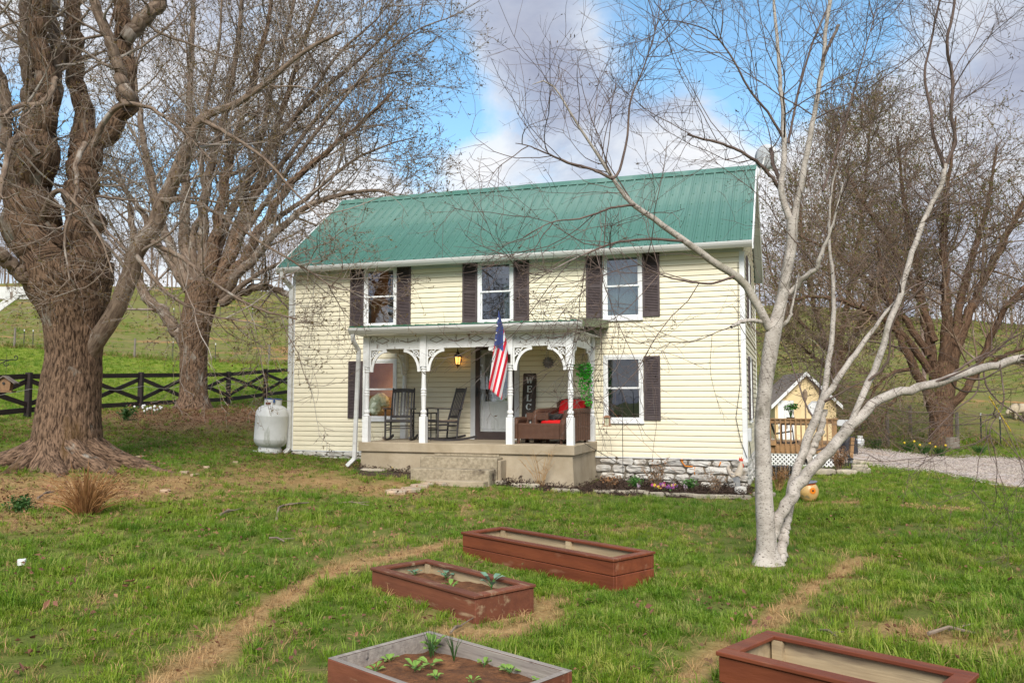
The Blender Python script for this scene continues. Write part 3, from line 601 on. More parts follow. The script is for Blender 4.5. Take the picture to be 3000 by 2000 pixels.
for x, s in ((PX[0] + .067, 0), (PX[1] - .067, 1), (PX[1] + .067, 0), (PX[2] - .067, 1), (PX[2] + .067, 0), (PX[3] - .067, 1)): inst('bracket', bme, house, (x, FY, BZ), (0, 0, math.pi if s else 0))
for x in (PX[0], PX[3]):
    inst('bracket', bme, house, (x, FY + .067, BZ), (0, 0, math.pi / 2)); inst('bracket', bme, house, (x, -.167, BZ), (0, 0, -math.pi / 2))
M['cut'] = mat('cutout_brown', (.20, .15, .10), (.30, .24, .17), 20, .9)
def frieze(a, b):
    a, b = Vector(a), Vector(b); d = (b - a); L = d.length; d.normalize(); nrm = Vector((d.y, -d.x, 0))
    mb = MB(); mb.bar(a + Vector((0, 0, 2.82)), b + Vector((0, 0, 2.82)), .028, .262, (0, 0, 1)); fr = mb.build('porch_frieze', M['peeling'], house)
    mw, mc = MB(), MB(); P = lambda s, z, o=.016: a + d * s + nrm * o + Vector((0, 0, z))
    n = max(1, int(round(L / .48))); st = L / n
    for k in range(n):
        s = (k + .5) * st; z = 2.86
        if k % 2 == 0:
            mw.prism([P(s - .13, z), P(s, z + .055), P(s + .13, z), P(s, z - .055)], nrm * .008)
            for q0, q1 in (((-.15, 0), (0, .066)), ((0, .066), (.15, 0)), ((.15, 0), (0, -.066)), ((0, -.066), (-.15, 0))): mc.bar(P(s + q0[0], z + q0[1]), P(s + q1[0], z + q1[1]), .012, .006, nrm)
        else:
            pts = [P(s + .17 * q, z - .045 + .055 * abs(q) ** 1.5 * (1 if abs(q) < .85 else .7)) for q in np.linspace(-1, 1, 9)]; mc.tube(pts, .010, 5); mc.bar(P(s, z - .04), P(s, z + .045), .012, .012, nrm)
        for e in (-.24, .24):
            if abs(e) < st / 2 + .01:
                for q in range(5): an = q * 1.257 + .3; mc.bar(P(s + e * .96 + .012 * math.cos(an), z + .012 * math.sin(an)), P(s + e * .96 + .042 * math.cos(an), z + .042 * math.sin(an)), .010, .006, nrm)
    mw.build('frieze_ornament', M['white'], fr); mc.build('frieze_cutwork', M['cut'], fr)
for x0, x1 in zip(PX[:-1], PX[1:]): frieze((x0 + .068, FY, 0), (x1 - .068, FY, 0))
frieze((PX[3], FY + .068, 0), (PX[3], -.168, 0)); frieze((PX[0], -.168, 0), (PX[0], FY + .068, 0))

# door
t0, t1, z0, z1 = DOOR; mb = MB()
wbox(mb, WF, t0, t0 + .11, .0, .04, z0, z1); wbox(mb, WF, t1 - .11, t1, .0, .04, z0, z1); wbox(mb, WF, t0 + .11, t1 - .11, .0, .039, z1 - .065, z1); mb.build('door_casing', M['trim'], house)
a, b, za, zb = t0 + .111, t1 - .111, z0 + .012, z1 - .066; mb = MB()
for q in ((a, a + .10, za, zb), (b - .10, b, za, zb), (a + .10, b - .10, zb - .11, zb), (a + .10, b - .10, za, za + .16)): wbox(mb, WF, q[0], q[1], -.01, .03, q[2], q[3])
sd = mb.build('storm_door', M['brown'], house)
mb = MB(); wbox(mb, WF, a + .10, b - .10, .006, .010, za + .16, zb - .11); mb.build('glass_panel', glass_mat('storm_glass', (.95, .95, .95), .03), sd)
mb = MB(); wbox(mb, WF, a + .025, a + .06, .031, .038, 1.73, 1.93); mb.bar((a + .045, -.075, 1.83), (a + .16, -.075, 1.83), .02, .02); mb.bar((a + .045, -.035, 1.83), (a + .045, -.08, 1.83), .018, .018); mb.build('handle', M['iron'], sd)
mb = MB(); y = -.10
da, db = a + .02, b - .02; wa, wb, wz0, wz1 = da + .17, db - .17, 1.62, 2.66
for q in ((da, wa, za, zb), (wb, db, za, zb), (wa, wb, wz1, zb), (wa, wb, za, wz0)): wbox(mb, WF, q[0], q[1], y, y + .04, q[2], q[3])
for q in ((da + .10, (da + db) / 2 - .04), ((da + db) / 2 + .04, db - .10)):
    for s in ((q[0], q[0] + .012, 1.02, 1.50), (q[1] - .012, q[1], 1.02, 1.50), (q[0], q[1], 1.02, 1.032), (q[0], q[1], 1.488, 1.50)): wbox(mb, WF, s[0], s[1], y + .041, y + .053, s[2], s[3])
for s in ((wa - .02, wa, wz0, wz1), (wb, wb + .02, wz0, wz1), (wa, wb, wz0 - .02, wz0), (wa, wb, wz1, wz1 + .02)): wbox(mb, WF, s[0], s[1], y + .041, y + .056, s[2], s[3])
idr = mb.build('inner_door', M['white'], house)
mb = MB(); wbox(mb, WF, wa, wb, y + .015, y + .020, wz0, wz1); mb.build('pane', M['glass'], idr)
mb = MB(); wbox(mb, WF, a, b, -.6, -.58, za, zb); mb.build('hall_wall', M['dark_room'], idr)
mb = MB(); n = 12                                                # lace valance behind the door light
for i in range(n): x0 = wa + (wb - wa) * i / n; x1 = wa + (wb - wa) * (i + 1) / n; k = abs(i - n / 2 + .5) / (n / 2); zz = wz1 - .22 - .42 * k ** 2 - .04 * (i % 2); mb.prism([WF(x0, y - .02, zz), WF(x1, y - .02, zz), WF(x1, y - .02, wz1), WF(x0, y - .02, wz1)], (0, .004, 0))
mb.build('lace_valance', mat('lace', (.55, .53, .48), (.3, .28, .25), 60, .9), idr)
mb = MB(); wbox(mb, WF, a, b, .03, .075, z0, z0 + .03); mb.build('threshold', M['brown'], house)

# stone foundation
def stone(Wf, s0, s1, z0, z1, dep):
    w, h = (s1 - s0) / 2, (z1 - z0) / 2; cx, cz = (s0 + s1) / 2, (z0 + z1) / 2; n = 10; j = lambda q: random.uniform(-q, q)
    ring = [(math.copysign(min(1, abs(math.cos(a)) * 1.3), math.cos(a)), math.copysign(min(1, abs(math.sin(a)) * 1.3), math.sin(a))) for a in [2 * math.pi * (k + .5) / n for k in range(n)]]
    jr = [(x * w + j(.010), z * h + j(.010)) for x, z in ring]; mb = MB(); d0 = dep * .55
    vs = [Wf(cx + x, -.02, cz + z) for x, z in jr] + [Wf(cx + x, d0 + j(.01), cz + z) for x, z in jr] + [Wf(cx + x * .80 + j(.012), dep + j(.018), cz + z * .72 + j(.01)) for x, z in jr] + [Wf(cx + j(.3) * w, dep + j(.015) + .006, cz + j(.3) * h)]
    fs = [(k, (k + 1) % n, n + (k + 1) % n, n + k) for k in range(n)] + [(n + k, n + (k + 1) % n, 2 * n + (k + 1) % n, 2 * n + k) for k in range(n)] + [(2 * n + k, 2 * n + (k + 1) % n, 3 * n) for k in range(n)]
    mb.add(vs, fs); mb.build('foundation_stone', M['stone'], house)
mb = MB(); wbox(mb, WF, TL, TR, -.2, .0, -.5, Z0 - .026); wbox(mb, WR, .01, HD, -.2, .0, -.5, Z0 - .026); wbox(mb, WL, .01, HD, -.2, .0, -.3, Z0 - .026); wbox(mb, WB, TL, TR, -.2, .0, -.5, Z0 - .026); mb.build('mortar_bed', M['mortar'], house)
rows = [(.325, .44), (.165, .305), (.02, .148), (-.12, .005), (-.27, -.135)]
for r, (za, zb) in enumerate(rows):
    x = PR + .06 - .1 * (r % 2)
    while x < TR - .02:
        w = random.choice((.18, .26, .34, .44, .5)) if r < 3 else random.uniform(.2, .4); e = min(x + w, TR + .02)
        if TR - e < .12: e = TR + .02
        if e - x > .08: stone(WF, x, e, za + random.uniform(-.008, .008), zb + random.uniform(-.012, .01), random.uniform(.035, .07))
        x = e + random.uniform(.016, .035)
for za, zb in ((.36, .445), (.255, .345)):
    x = TL + .02
    while x < PL - .02: e = min(x + random.uniform(.2, .5), PL - .01); stone(WF, x, e, za, zb, random.uniform(.03, .05)); x = e + .02
for r, (za, zb) in enumerate(rows[:4]):
    x = .03
    while x < 4.9: e = x + random.uniform(.25, .5); stone(WR, x, e, za, zb, random.uniform(.02, .04)); x = e + .025
mb = MB(); mb.tube([WF(4.10, .05, .435), WF(4.13, .055, .38), WF(4.18, .05, .315), WF(4.33, .05, .31)], .014, 6); mb.tube([WF(4.37, .05, .30), WF(4.36, .055, .22), WF(4.37, .05, .14)], .011, 6); mb.tube([WF(4.88, .05, .42), WF(4.86, .055, .36), WF(4.84, .05, .33)], .012, 6); mb.ball(WF(4.11, .05, .43), (.04, .025, .025), 8, 5)
mb.build('sealing_foam', M['foam'], house, smooth=True)
mb = MB(); wbox(mb, WR, .10, .30, .024, .10, .82, 1.08); mb.build('meter_box', M['trim'], house, bevel=.01)
mb = MB(); mb.tube([WR(.2, .05, .82), WR(.35, .06, .70), WR(.5, .06, .60), WR(.75, .06, .45)], .008, 6); mb.tube([WF(TR - .08, .045, 4.4), WF(TR - .10, .05, 3.0), WF(TR - .08, .05, 2.0), WF(TR - .18, .05, 1.3), WF(TR - .10, .05, .85), WF(TR + .02, .05, .5)], .006, 5); mb.build('cable', M['iron'], house)
mb = MB(); mb.tube([WF(PR + .02, 1.2, .80), WF(PR + .06, .8, .70), WF(PR + .2, .25, .52), WF(PR + .5, .12, .33), WF(3.2, .12, .27), WF(3.6, .11, .33), WF(4.05, .08, .44), WF(4.6, .05, .44), WF(5.2, .04, .455)], .007, 6); mb.build('cable', M['iron'], house)
# ================================================================== THINGS ON AND AROUND THE PORCH
def ht(name, label, cat, t, y, z, rz=0.0, group=None): return thing(name, label, cat, HW(t, y, z), -YAW + rz, group)
PZ = .79
M['black_wood'] = mat('charcoal_wood', (.030, .026, .028), (.05, .045, .045), 6, .5, stretch=(1, 1, .3))
M['seat_wood'] = mat('worn_seat', (.14, .075, .04), (.30, .24, .18), 12, .6)
def rocking_chair(label, t, y, rz):
    c = ht('rocking_chair', label, 'rocking chair', t, y, PZ, rz, 'dark wooden rocking chairs on the porch'); B = M['black_wood']
    for s in (-1, 1):
        pts = [(s * .27, yy, .02 + .16 * (yy - .06) ** 2 * 1.15) for yy in np.linspace(-.46, .66, 12)]; mb = MB()
        for p, q in zip(pts[:-1], pts[1:]): mb.bar(p, q, .034, .044)
        mb.build('rocker', B, c)
        MB().tube([(s * .275, -.25, .05), (s * .275, -.25, .67)], [.02, .022], 8).build('front_post', B, c)
        MB().tube([(s * .245, .20, .05), (s * .245, .235, .44), (s * .235, .43, 1.12)], [.02, .022, .017], 8).build('rear_post', B, c)
        mb = MB(); mb.prism([(s * .275 - .045, -.36, .668), (s * .275 + .045, -.36, .668), (s * .275 + .05, -.2, .668), (s * .265 + .028, .32, .655), (s * .265 - .028, .32, .655), (s * .275 - .05, -.2, .668)], (0, 0, .024)); mb.build('armrest', B, c)
        mb = MB(); mb.tube([(s * .272, -.25, .22), (s * .247, .21, .22)], .012, 6); mb.tube([(s * .272, -.25, .33), (s * .247, .215, .33)], .012, 6); mb.build('side_rung', B, c)
    mb = MB(); mb.tube([(-.27, -.25, .26), (.27, -.25, .26)], .012, 6); mb.build('front_rung', B, c)
    mb = MB(); mb.tube([(-.245, .21, .30), (.245, .21, .30)], .012, 6); mb.build('rear_rung', B, c)
    mb = MB(); mb.bar((-.28, -.25, .425), (.28, -.25, .425), .03, .05); mb.bar((-.24, .22, .40), (.24, .22, .40), .03, .045); mb.bar((-.27, -.25, .41), (-.24, .22, .39), .03, .04); mb.bar((.27, -.25, .41), (.24, .22, .39), .03, .04); mb.build('seat_frame', B, c)
    for i in range(9):
        x = -.232 + .058 * i; mb = MB(); pts = [(x, -.262, .446), (x, -.1, .428), (x * .97, .1, .420), (x * .93, .225, .428)]
        for p, q in zip(pts[:-1], pts[1:]): mb.bar(p, q, .044, .012)
        mb.build('seat_slat', M['seat_wood'], c)
    mb = MB(); mb.bar((-.235, .25, .50), (.235, .25, .50), .024, .06); mb.build('lower_rail', B, c)
    mb = MB(); pts = [(x, .405 + .0, 1.055 + .018 * math.cos(x / .235 * 1.5)) for x in np.linspace(-.225, .225, 7)]
    for p, q in zip(pts[:-1], pts[1:]): mb.bar(p, q, .024, .085)
    mb.build('crest_rail', B, c)
    for i in range(6): x = -.185 + .074 * i; mb = MB(); mb.bar((x, .252, .52), (x, .40, 1.03), .034, .012, (0, 1, 0)); mb.build('back_slat', B, c)
    return c
rocking_chair('charcoal rocking chair in front of the lower left window by the corner post', -1.74, -.95, R(16))
rocking_chair('charcoal rocking chair turned sideways under the wall lantern left of the door', -.80, -.80, R(-42))
t_ = ht('side_table', 'small black metal side table between the two rocking chairs', 'table', -1.27, -.70, PZ)
MB().box(-.24, .24, -.17, .17, .565, .585).build('table_top', M['iron'], t_)
for sx in (-1, 1):
    for sy in (-1, 1): MB().bar((sx * .2, sy * .14, 0), (sx * .2, sy * .14, .565), .018, .018, (0, 1, 0)).build('leg', M['iron'], t_)

# welcome sign
M['sign'] = mat('sign_board', (.035, .026, .022), (.06, .045, .035), 7, .7, stretch=(3, 3, .4)); M['sign_frame'] = mat('sign_edge', (.085, .05, .03), (.05, .03, .02), 9, .8, stretch=(2, 2, .4)); M['letter'] = mat('pale_letter', (.62, .66, .64), (.48, .52, .50), 18, .6)
sg = ht('welcome_sign', 'tall narrow dark wooden sign reading WELCOME leaning on the wall', 'sign', .90, -.24, PZ + .005, R(2)); sg.rotation_euler.x = R(-8.5)
SW, SH = .265, 1.43
MB().box(-SW / 2, SW / 2, 0, .022, 0, SH).build('board', M['sign'], sg)
mb = MB(); mb.box(-SW / 2 - .014, -SW / 2, -.008, .024, 0, SH); mb.box(SW / 2, SW / 2 + .014, -.008, .024, 0, SH); mb.box(-SW / 2, SW / 2, -.008, .024, SH, SH + .014); mb.build('frame', M['sign_frame'], sg)
def letter(ch, cz, w=.155, h=.135):
    mb = MB(); P = lambda x, z: Vector((x * w, -.003, cz + z * h)); T, N_ = .030, .013
    def st(a, b, th): a, b = P(*a), P(*b); mb.bar(a, b, th, .006, (0, 1, 0)) if False else mb.prism(_q(a, b, th), (0, .0028, 0))
    def _q(a, b, th): d = (b - a).normalized(); n = Vector((-d.z, 0, d.x)) * th / 2; return [a - n, b - n, b + n, a + n]
    def ser(x, z, hw): mb.prism([P(x - hw, z) + Vector((0, 0, -.0045)), P(x + hw, z) + Vector((0, 0, -.0045)), P(x + hw, z) + Vector((0, 0, .0045)), P(x - hw, z) + Vector((0, 0, .0045))], (0, .0026, 0))
    if ch == 'W': st((-.40, .5), (-.2, -.5), T); st((-.2, -.5), (0, .45), N_); st((0, .45), (.2, -.5), T); st((.2, -.5), (.42, .5), N_); ser(-.40, .48, .16); ser(.42, .48, .14); ser(0, .45, .08)
    if ch == 'E':
        st((-.2, -.5), (-.2, .5), T); st((-.3, .47), (.32, .47), N_); st((-.3, -.47), (.34, -.47), N_); st((-.2, .02), (.16, .02), N_); st((.31, .5), (.31, .26), N_); st((.33, -.5), (.33, -.24), N_); st((.15, .13), (.15, -.10), N_)
    if ch == 'L': st((-.2, -.5), (-.2, .5), T); ser(-.2, .48, .17); st((-.34, -.47), (.32, -.47), N_); st((.31, -.5), (.31, -.18), N_)
    if ch in 'CO':
        a0, a1 = (R(42), R(318)) if ch == 'C' else (0, 2 * math.pi); n = 20; A = [a0 + (a1 - a0) * k / n for k in range(n + 1)]
        for p, q in zip(A[:-1], A[1:]):
            th = lambda a: .012 + .020 * abs(math.cos(a)) ** 1.5
            pa, pb = (.40 * math.cos(p), .5 * math.sin(p)), (.40 * math.cos(q), .5 * math.sin(q)); f = lambda a, s: Vector((.40 * w * math.cos(a) * 1 - s * th(a) * math.cos(a), -.003, cz + (.5 * h - s * th(a) * .7) * math.sin(a)))
            mb.prism([f(p, 0), f(q, 0), f(q, 1), f(p, 1)], (0, .0028, 0))
        if ch == 'C': st((.31, .44), (.31, .2), N_)
    if ch == 'M': st((-.38, -.5), (-.32, .5), N_); st((-.34, .5), (0, -.45), T); st((0, -.45), (.34, .5), N_); st((.34, -.5), (.34, .5), T); ser(-.38, -.48, .13); ser(.34, -.48, .15); ser(-.36, .48, .1); ser(.37, .48, .12)
    mb.build('letter', M['letter'], sg)
for i, ch in enumerate('WELCOME'): letter(ch, SH - .135 - .192 * i)

# wicker furniture
def wicker_mat():
    m = bpy.data.materials.new('wicker'); m.use_nodes = True; nt = m.node_tree; N = nt.nodes.new; L = nt.links.new; b = nt.nodes['Principled BSDF']; b.inputs['Roughness'].default_value = .5
    tc = N('ShaderNodeTexCoord'); mp = N('ShaderNodeMapping'); L(tc.outputs['Object'], mp.inputs[0]); mp.inputs['Rotation'].default_value = (0, 0, .4)
    ws = []
    for d in ('X', 'Z'):
        w = N('ShaderNodeTexWave'); w.bands_direction = d; w.inputs['Scale'].default_value = 14; w.inputs['Distortion'].default_value = .6; L(mp.outputs[0], w.inputs[0]); ws.append(w.outputs['Fac'])
    mx = N('ShaderNodeMath'); mx.operation = 'MULTIPLY'; L(ws[0], mx.inputs[0]); L(ws[1], mx.inputs[1])
    r = N('ShaderNodeValToRGB'); r.color_ramp.elements[0].color = (.045, .018, .010, 1); r.color_ramp.elements[1].color = (.22, .105, .06, 1); r.color_ramp.elements[1].position = .7; L(mx.outputs[0], r.inputs[0]); L(r.outputs[0], b.inputs['Base Color'])
    bp = N('ShaderNodeBump'); bp.inputs['Strength'].default_value = .9; bp.inputs['Distance'].default_value = .012; L(mx.outputs[0], bp.inputs['Height']); L(bp.outputs[0], b.inputs['Normal']); return m
M['wicker'] = wicker_mat(); M['red'] = mat('red_cushion', (.62, .012, .012), (.55, .008, .010), 5, .75, bump=.2, bscale=60)
ac = ht('wicker_armchair', 'brown wicker armchair with red cushions at the right end of the porch', 'armchair', 1.82, -.78, PZ, R(-24)); WK = M['wicker']
MB().box(-.34, .34, -.33, .33, .12, .33).build('seat_base', WK, ac, bevel=.02)
mb = MB(); n = 8                                                    # curved leaning back with rolled rim
for i in range(n):
    a, b = -1 + 2 * i / n, -1 + 2 * (i + 1) / n; g = lambda q, s: Vector((q * (.33 + .09 * s), .32 + .16 * s - .10 * abs(q) ** 3, .30 + (.56 - .05 * abs(q) ** 4) * s))
    for s0, s1 in ((0, .35), (.35, .7), (.7, 1)): mb.prism([g(a, s0), g(b, s0), g(b, s1), g(a, s1)], (0, .05, .01))
mb.tube([g(q, 1) + Vector((0, .025, 0)) for q in np.linspace(-1, 1, 11)], .042, 8); mb.tube([g(-1, s) + Vector((0, .02, 0)) for s in np.linspace(0, 1, 6)], .04, 8); mb.tube([g(1, s) + Vector((0, .02, 0)) for s in np.linspace(0, 1, 6)], .04, 8)
mb.build('backrest', WK, ac, smooth=False)
for s in (-1, 1):
    mb = MB(); prof = [(-.38, .0), (-.40, .52), (-.35, .61), (-.26, .63), (.30, .62), (.34, .60), (.34, .05), (.0, .05), (-.28, .0)]
    mb.prism([(s * .40 - .045, y, z) for y, z in prof], (.09, 0, 0)); mb.tube([(s * .40, y, z) for y, z in ((-.40, .10), (-.405, .50), (-.37, .59), (-.28, .62), (-.05, .625), (.34, .64))], .065, 10); mb.build('arm', WK, ac)
for x in (-.32, .32):
    for y in (-.30, .33): MB().tube([(x, y, 0), (x, y, .14)], [.025, .032], 8).build('leg', WK, ac)
def cushion(name, lo, hi, par, rot=None):
    c = [(a + b) / 2 for a, b in zip(lo, hi)]; h = [(b - a) / 2 for a, b in zip(lo, hi)]; mb = MB(); n, m_ = 16, 8; vs = []
    sp = lambda q, e: math.copysign(abs(q) ** e, q)
    for i in range(m_ + 1):
        p = -math.pi / 2 + math.pi * i / m_
        for k in range(n): a = 2 * math.pi * k / n; vs.append(Vector((h[0] * sp(math.cos(p), .35) * sp(math.cos(a), .3), h[1] * sp(math.cos(p), .35) * sp(math.sin(a), .3), h[2] * sp(math.sin(p), .6))))
    if rot is not None: vs = [rot @ v for v in vs]
    mb.add([v + Vector(c) for v in vs], [(i * n + k, i * n + (k + 1) % n, (i + 1) * n + (k + 1) % n, (i + 1) * n + k) for i in range(m_) for k in range(n)])
    return mb.build(name, M['red'], par, smooth=True)
cushion('seat_cushion', (-.34, -.36, .33), (.34, .27, .46), ac); cushion('back_cushion', (-.33, .26, .42), (.33, .36, .88), ac, Matrix.Rotation(R(-14), 3, 'X'))
ot = ht('wicker_ottoman', 'low brown wicker frame bench without a cushion beside the porch step', 'bench', 1.56, -1.52, PZ, R(-1))
mb = MB(); mb.box(-.46, .46, -.03, .03, .10, .37); mb.tube([(-.46, 0, .365), (.46, 0, .365)], .035, 8); mb.build('front_panel', WK, ot)
for s in (-1, 1):
    mb = MB(); mb.box(s * .49 - .05, s * .49 + .05, -.06, .52, .10, .42); mb.tube([(s * .49, -.07, .10), (s * .49, -.075, .38), (s * .49, -.05, .44), (s * .49, .05, .46), (s * .49, .5, .46)], .062, 10); mb.build('end_panel', WK, ot)
mb = MB(); mb.box(-.45, .02, .50, .55, .46, .60); mb.box(-.03, .03, .49, .56, .0, .46); mb.box(-.46, -.40, .49, .56, 0, .46); mb.build('back_rail', WK, ot)
MB().box(-.44, .44, .03, .50, .12, .16).build('base_panel', WK, ot)
for x in (-.44, .44):
    for y in (-.02, .48): MB().tube([(x, y, 0), (x, y, .12)], [.028, .034], 8).build('leg', WK, ot)

# sleeping cat: one continuous curled body
M['cat'] = mat('black_fur', (.012, .011, .011), (.025, .022, .02), 30, .7)
cp = HW(1.74, -.90, PZ + .455); ca = thing('cat', 'black cat curled up asleep on the red seat cushion', 'cat', cp, -YAW + R(-20))
pts = [(-.02, .05, .07), (.07, .06, .075), (.13, .0, .07), (.12, -.07, .065), (.05, -.10, .06), (-.04, -.10, .065), (-.11, -.07, .075), (-.155, -.08, .085), (-.19, -.085, .075), (.14, .07, .04), (.08, .13, .03), (-.03, .14, .025), (-.12, .10, .02), (-.135, -.045, .135), (-.13, -.115, .135), (.0, -.16, .02), (-.09, -.15, .02)]
skin('body', pts, [(0, 1), (1, 2), (2, 3), (3, 4), (4, 5), (5, 6), (6, 7), (7, 8), (2, 9), (9, 10), (10, 11), (11, 12), (7, 13), (7, 14), (4, 15), (15, 16)], [.06, .07, .075, .07, .06, .055, .045, .048, .025, .03, .022, .018, .012, .010, .010, .025, .018], M['cat'], ca)

# wall lantern, metal flower
M['bronze'] = mat('bronze', (.045, .028, .018), (.08, .05, .03), 12, .45, metal=.5); M['amber'] = mat('amber_glass', (.45, .20, .05), (.30, .12, .03), 10, .3, emit=((1, .45, .1), .9))
wl = ht('wall_lantern', 'lit bronze carriage lantern on the wall left of the door', 'lamp', -.74, -.16, 2.50)
MB().lathe([(.055, -.07), (.075, .09), (.078, .10)], n=6).build('lantern_glass', M['amber'], wl)
mb = MB(); mb.lathe([(.10, .095), (.105, .105), (.075, .15), (.045, .175), (.05, .185), (.02, .215), (.012, .26), (.004, .30)], n=6); mb.build('cap', M['bronze'], wl)
mb = MB(); mb.lathe([(.004, -.15), (.014, -.13), (.01, -.11), (.05, -.085), (.062, -.065)], n=6)
for k in range(6): a = math.pi / 3 * k; mb.bar((.057 * math.cos(a), .057 * math.sin(a), -.07), (.078 * math.cos(a), .078 * math.sin(a), .10), .012, .012, (0, 1, 0))
mb.build('cage', M['bronze'], wl)
mb = MB(); mb.tube([(0, .14, .02), (0, .12, -.06), (0, .05, -.10), (0, 0, -.10)], .012, 6); mb.lathe([(.05, 0), (.05, .02), (.02, .03)], (0, .15, .03), 10, Matrix.Rotation(R(90), 3, 'X')); mb.build('bracket_arm', M['bronze'], wl)
lm = bpy.data.lights.new('lantern_bulb', 'POINT'); lm.energy = 1.2; lm.color = (1, .6, .25); lm.shadow_soft_size = .05; lo = bpy.data.objects.new('lantern_bulb', lm); link(lo, wl); lo.location = (0, 0, .02)
fl = ht('metal_flower', 'round grey tin flower ornament hanging on the wall beside the sign', 'ornament', 1.31, -.05, 2.45)
for k in range(12):
    for lay, (r0, r1, w, y) in enumerate(((.03, .135, .030, 0), (.02, .095, .024, -.02))):
        a = 2 * math.pi * (k + .5 * lay) / 12; c, s = math.cos(a), math.sin(a); P = lambda r, q, o: Vector((r * c - q * s, y + o, r * s + q * c))
        mb = MB(); mb.add([P(r0, 0, 0), P((r0 + r1) * .55, w, -.014), P(r1, 0, .004), P((r0 + r1) * .55, -w, -.014), P((r0 + r1) * .55, 0, .006)] + [P(r0, 0, .004), P(r1, 0, .008)], [(0, 4, 1), (1, 4, 2), (2, 4, 3), (3, 4, 0), (5, 1, 6), (5, 6, 3)]); mb.build('petal', M['tin'], fl)
MB().lathe([(.0001, -.0), (.03, .0), (.036, .012), (.0001, .03)], (0, -.02, 0), 10, Matrix.Rotation(R(90), 3, 'X')).build('centre', M['tin'], fl)
MB().tube([(-.004, .0, .12), (0, .02, .24)], .003, 4).build('cord', M['bronze'], fl)

# hanging plant
hp = ht('hanging_plant', 'bright green trailing plant in a hanging basket at the right end of the porch', 'plant', 2.30, -.95, 2.30)
MB().lathe([(.07, -.12), (.10, -.02), (.105, 0), (.09, 0), (.085, -.02)], n=12).build('pot', M['tin'], hp)
mb = MB(); mb.tube([(0, 0, .28), (0, 0, .38)], .004, 4)
for k in range(3): a = 2.1 * k; mb.tube([(0, 0, .28), (.1 * math.cos(a), .1 * math.sin(a), 0)], .003, 4)
mb.build('hanger', M['iron'], hp)
M['ivy'] = mat('ivy_leaf', (.03, .30, .02), (.06, .42, .03), 9, .45, trans=.25); M['stem'] = mat('green_stem', (.05, .16, .03))
lf, sm = MB(), MB(); rr = random.Random(5)
for k in range(34):
    a = rr.uniform(0, 6.283); L_ = rr.choice((.25, .4, .55, .7, .85)) * rr.uniform(.7, 1.05); ro = rr.uniform(.08, .17); pts = [(.05 * math.cos(a), .05 * math.sin(a), .02), (ro * math.cos(a), ro * math.sin(a), .06)]
    n = int(L_ / .05) + 1
    for i in range(1, n + 1): f = i / n; pts.append(((ro * (1 - .35 * f)) * math.cos(a) + rr.uniform(-.015, .015) + .05 * f, ro * (1 - .35 * f) * math.sin(a) + rr.uniform(-.015, .015), .05 - L_ * f))
    sm.tube(pts, .0025, 3)
    for p in pts[1:]:
        for _ in range(2):
            d = Vector((rr.uniform(-1, 1), rr.uniform(-1.2, .4), rr.uniform(-1, .3))).normalized(); u = d.cross(Vector((rr.uniform(-1, 1), rr.uniform(-1, 1), 1))).normalized(); s = rr.uniform(.020, .034); c = Vector(p) + d * .018
            lf.add([c, c + d * s * .7 + u * s * .75, c + d * s * 1.9, c + d * s * .7 - u * s * .75, c + d * s + d.cross(u) * s * .2], [(0, 1, 4), (1, 2, 4), (2, 3, 4), (3, 0, 4)])
tag(lf.build('leaves', M['ivy'], hp), kind='stuff'); tag(sm.build('vines', M['stem'], hp), kind='stuff')

# flag: hoist on a slanting pole, cloth hanging in folds
def flag_mat():
    m = bpy.data.materials.new('flag_cloth'); m.use_nodes = True; nt = m.node_tree; N = nt.nodes.new; L = nt.links.new; b = nt.nodes['Principled BSDF']; b.inputs['Roughness'].default_value = .85
    a = N('ShaderNodeAttribute'); a.attribute_name = 'print'; s = N('ShaderNodeSeparateXYZ'); L(a.outputs['Vector'], s.inputs[0])
    mm = N('ShaderNodeMath'); mm.operation = 'PINGPONG'; mm.inputs[1].default_value = 1.0; L(s.outputs[0], mm.inputs[0])
    g = N('ShaderNodeMath'); g.operation = 'GREATER_THAN'; g.inputs[1].default_value = .5; L(mm.outputs[0], g.inputs[0])
    x = N('ShaderNodeMix'); x.data_type = 'RGBA'; L(g.outputs[0], x.inputs['Factor']); x.inputs['A'].default_value = (.60, .010, .03, 1); x.inputs['B'].default_value = (.72, .71, .72, 1)
    h = N('ShaderNodeMath'); h.operation = 'GREATER_THAN'; h.inputs[1].default_value = .5; L(s.outputs[1], h.inputs[0])
    y = N('ShaderNodeMix'); y.data_type = 'RGBA'; L(h.outputs[0], y.inputs['Factor']); L(x.outputs['Result'], y.inputs['A']); y.inputs['B'].default_value = (.05, .07, .22, 1); L(y.outputs['Result'], b.inputs['Base Color'])
    return m
PD_F = 2.42
def fq(u, v, d): t, z = fac(u, v, d); return Vector((t, -d, z))
fg = ht('flag', 'American flag hanging from a slanting pole on the porch post by the door', 'flag', 0, 0, 0)
base, tip = Vector((1.06, FY - .07, 2.43)), fq(1460, 902, 2.62)
MB().tube([base, tip], .011, 8).ball(tip, .018, 8, 6).build('pole', M['iron'], fg)
mb = MB(); mb.box(1.03, 1.09, FY - .085, FY - .066, 2.37, 2.53); mb.tube([base - (tip - base).normalized() * .05, base + (tip - base).normalized() * .10], .02, 8); mb.build('pole_bracket', M['bronze'], fg)
na, nb = 40, 30; cor = [(1461, 908), (1485, 1003), (1470, 1171), (1431, 1138)]; V, PR_ = [], []
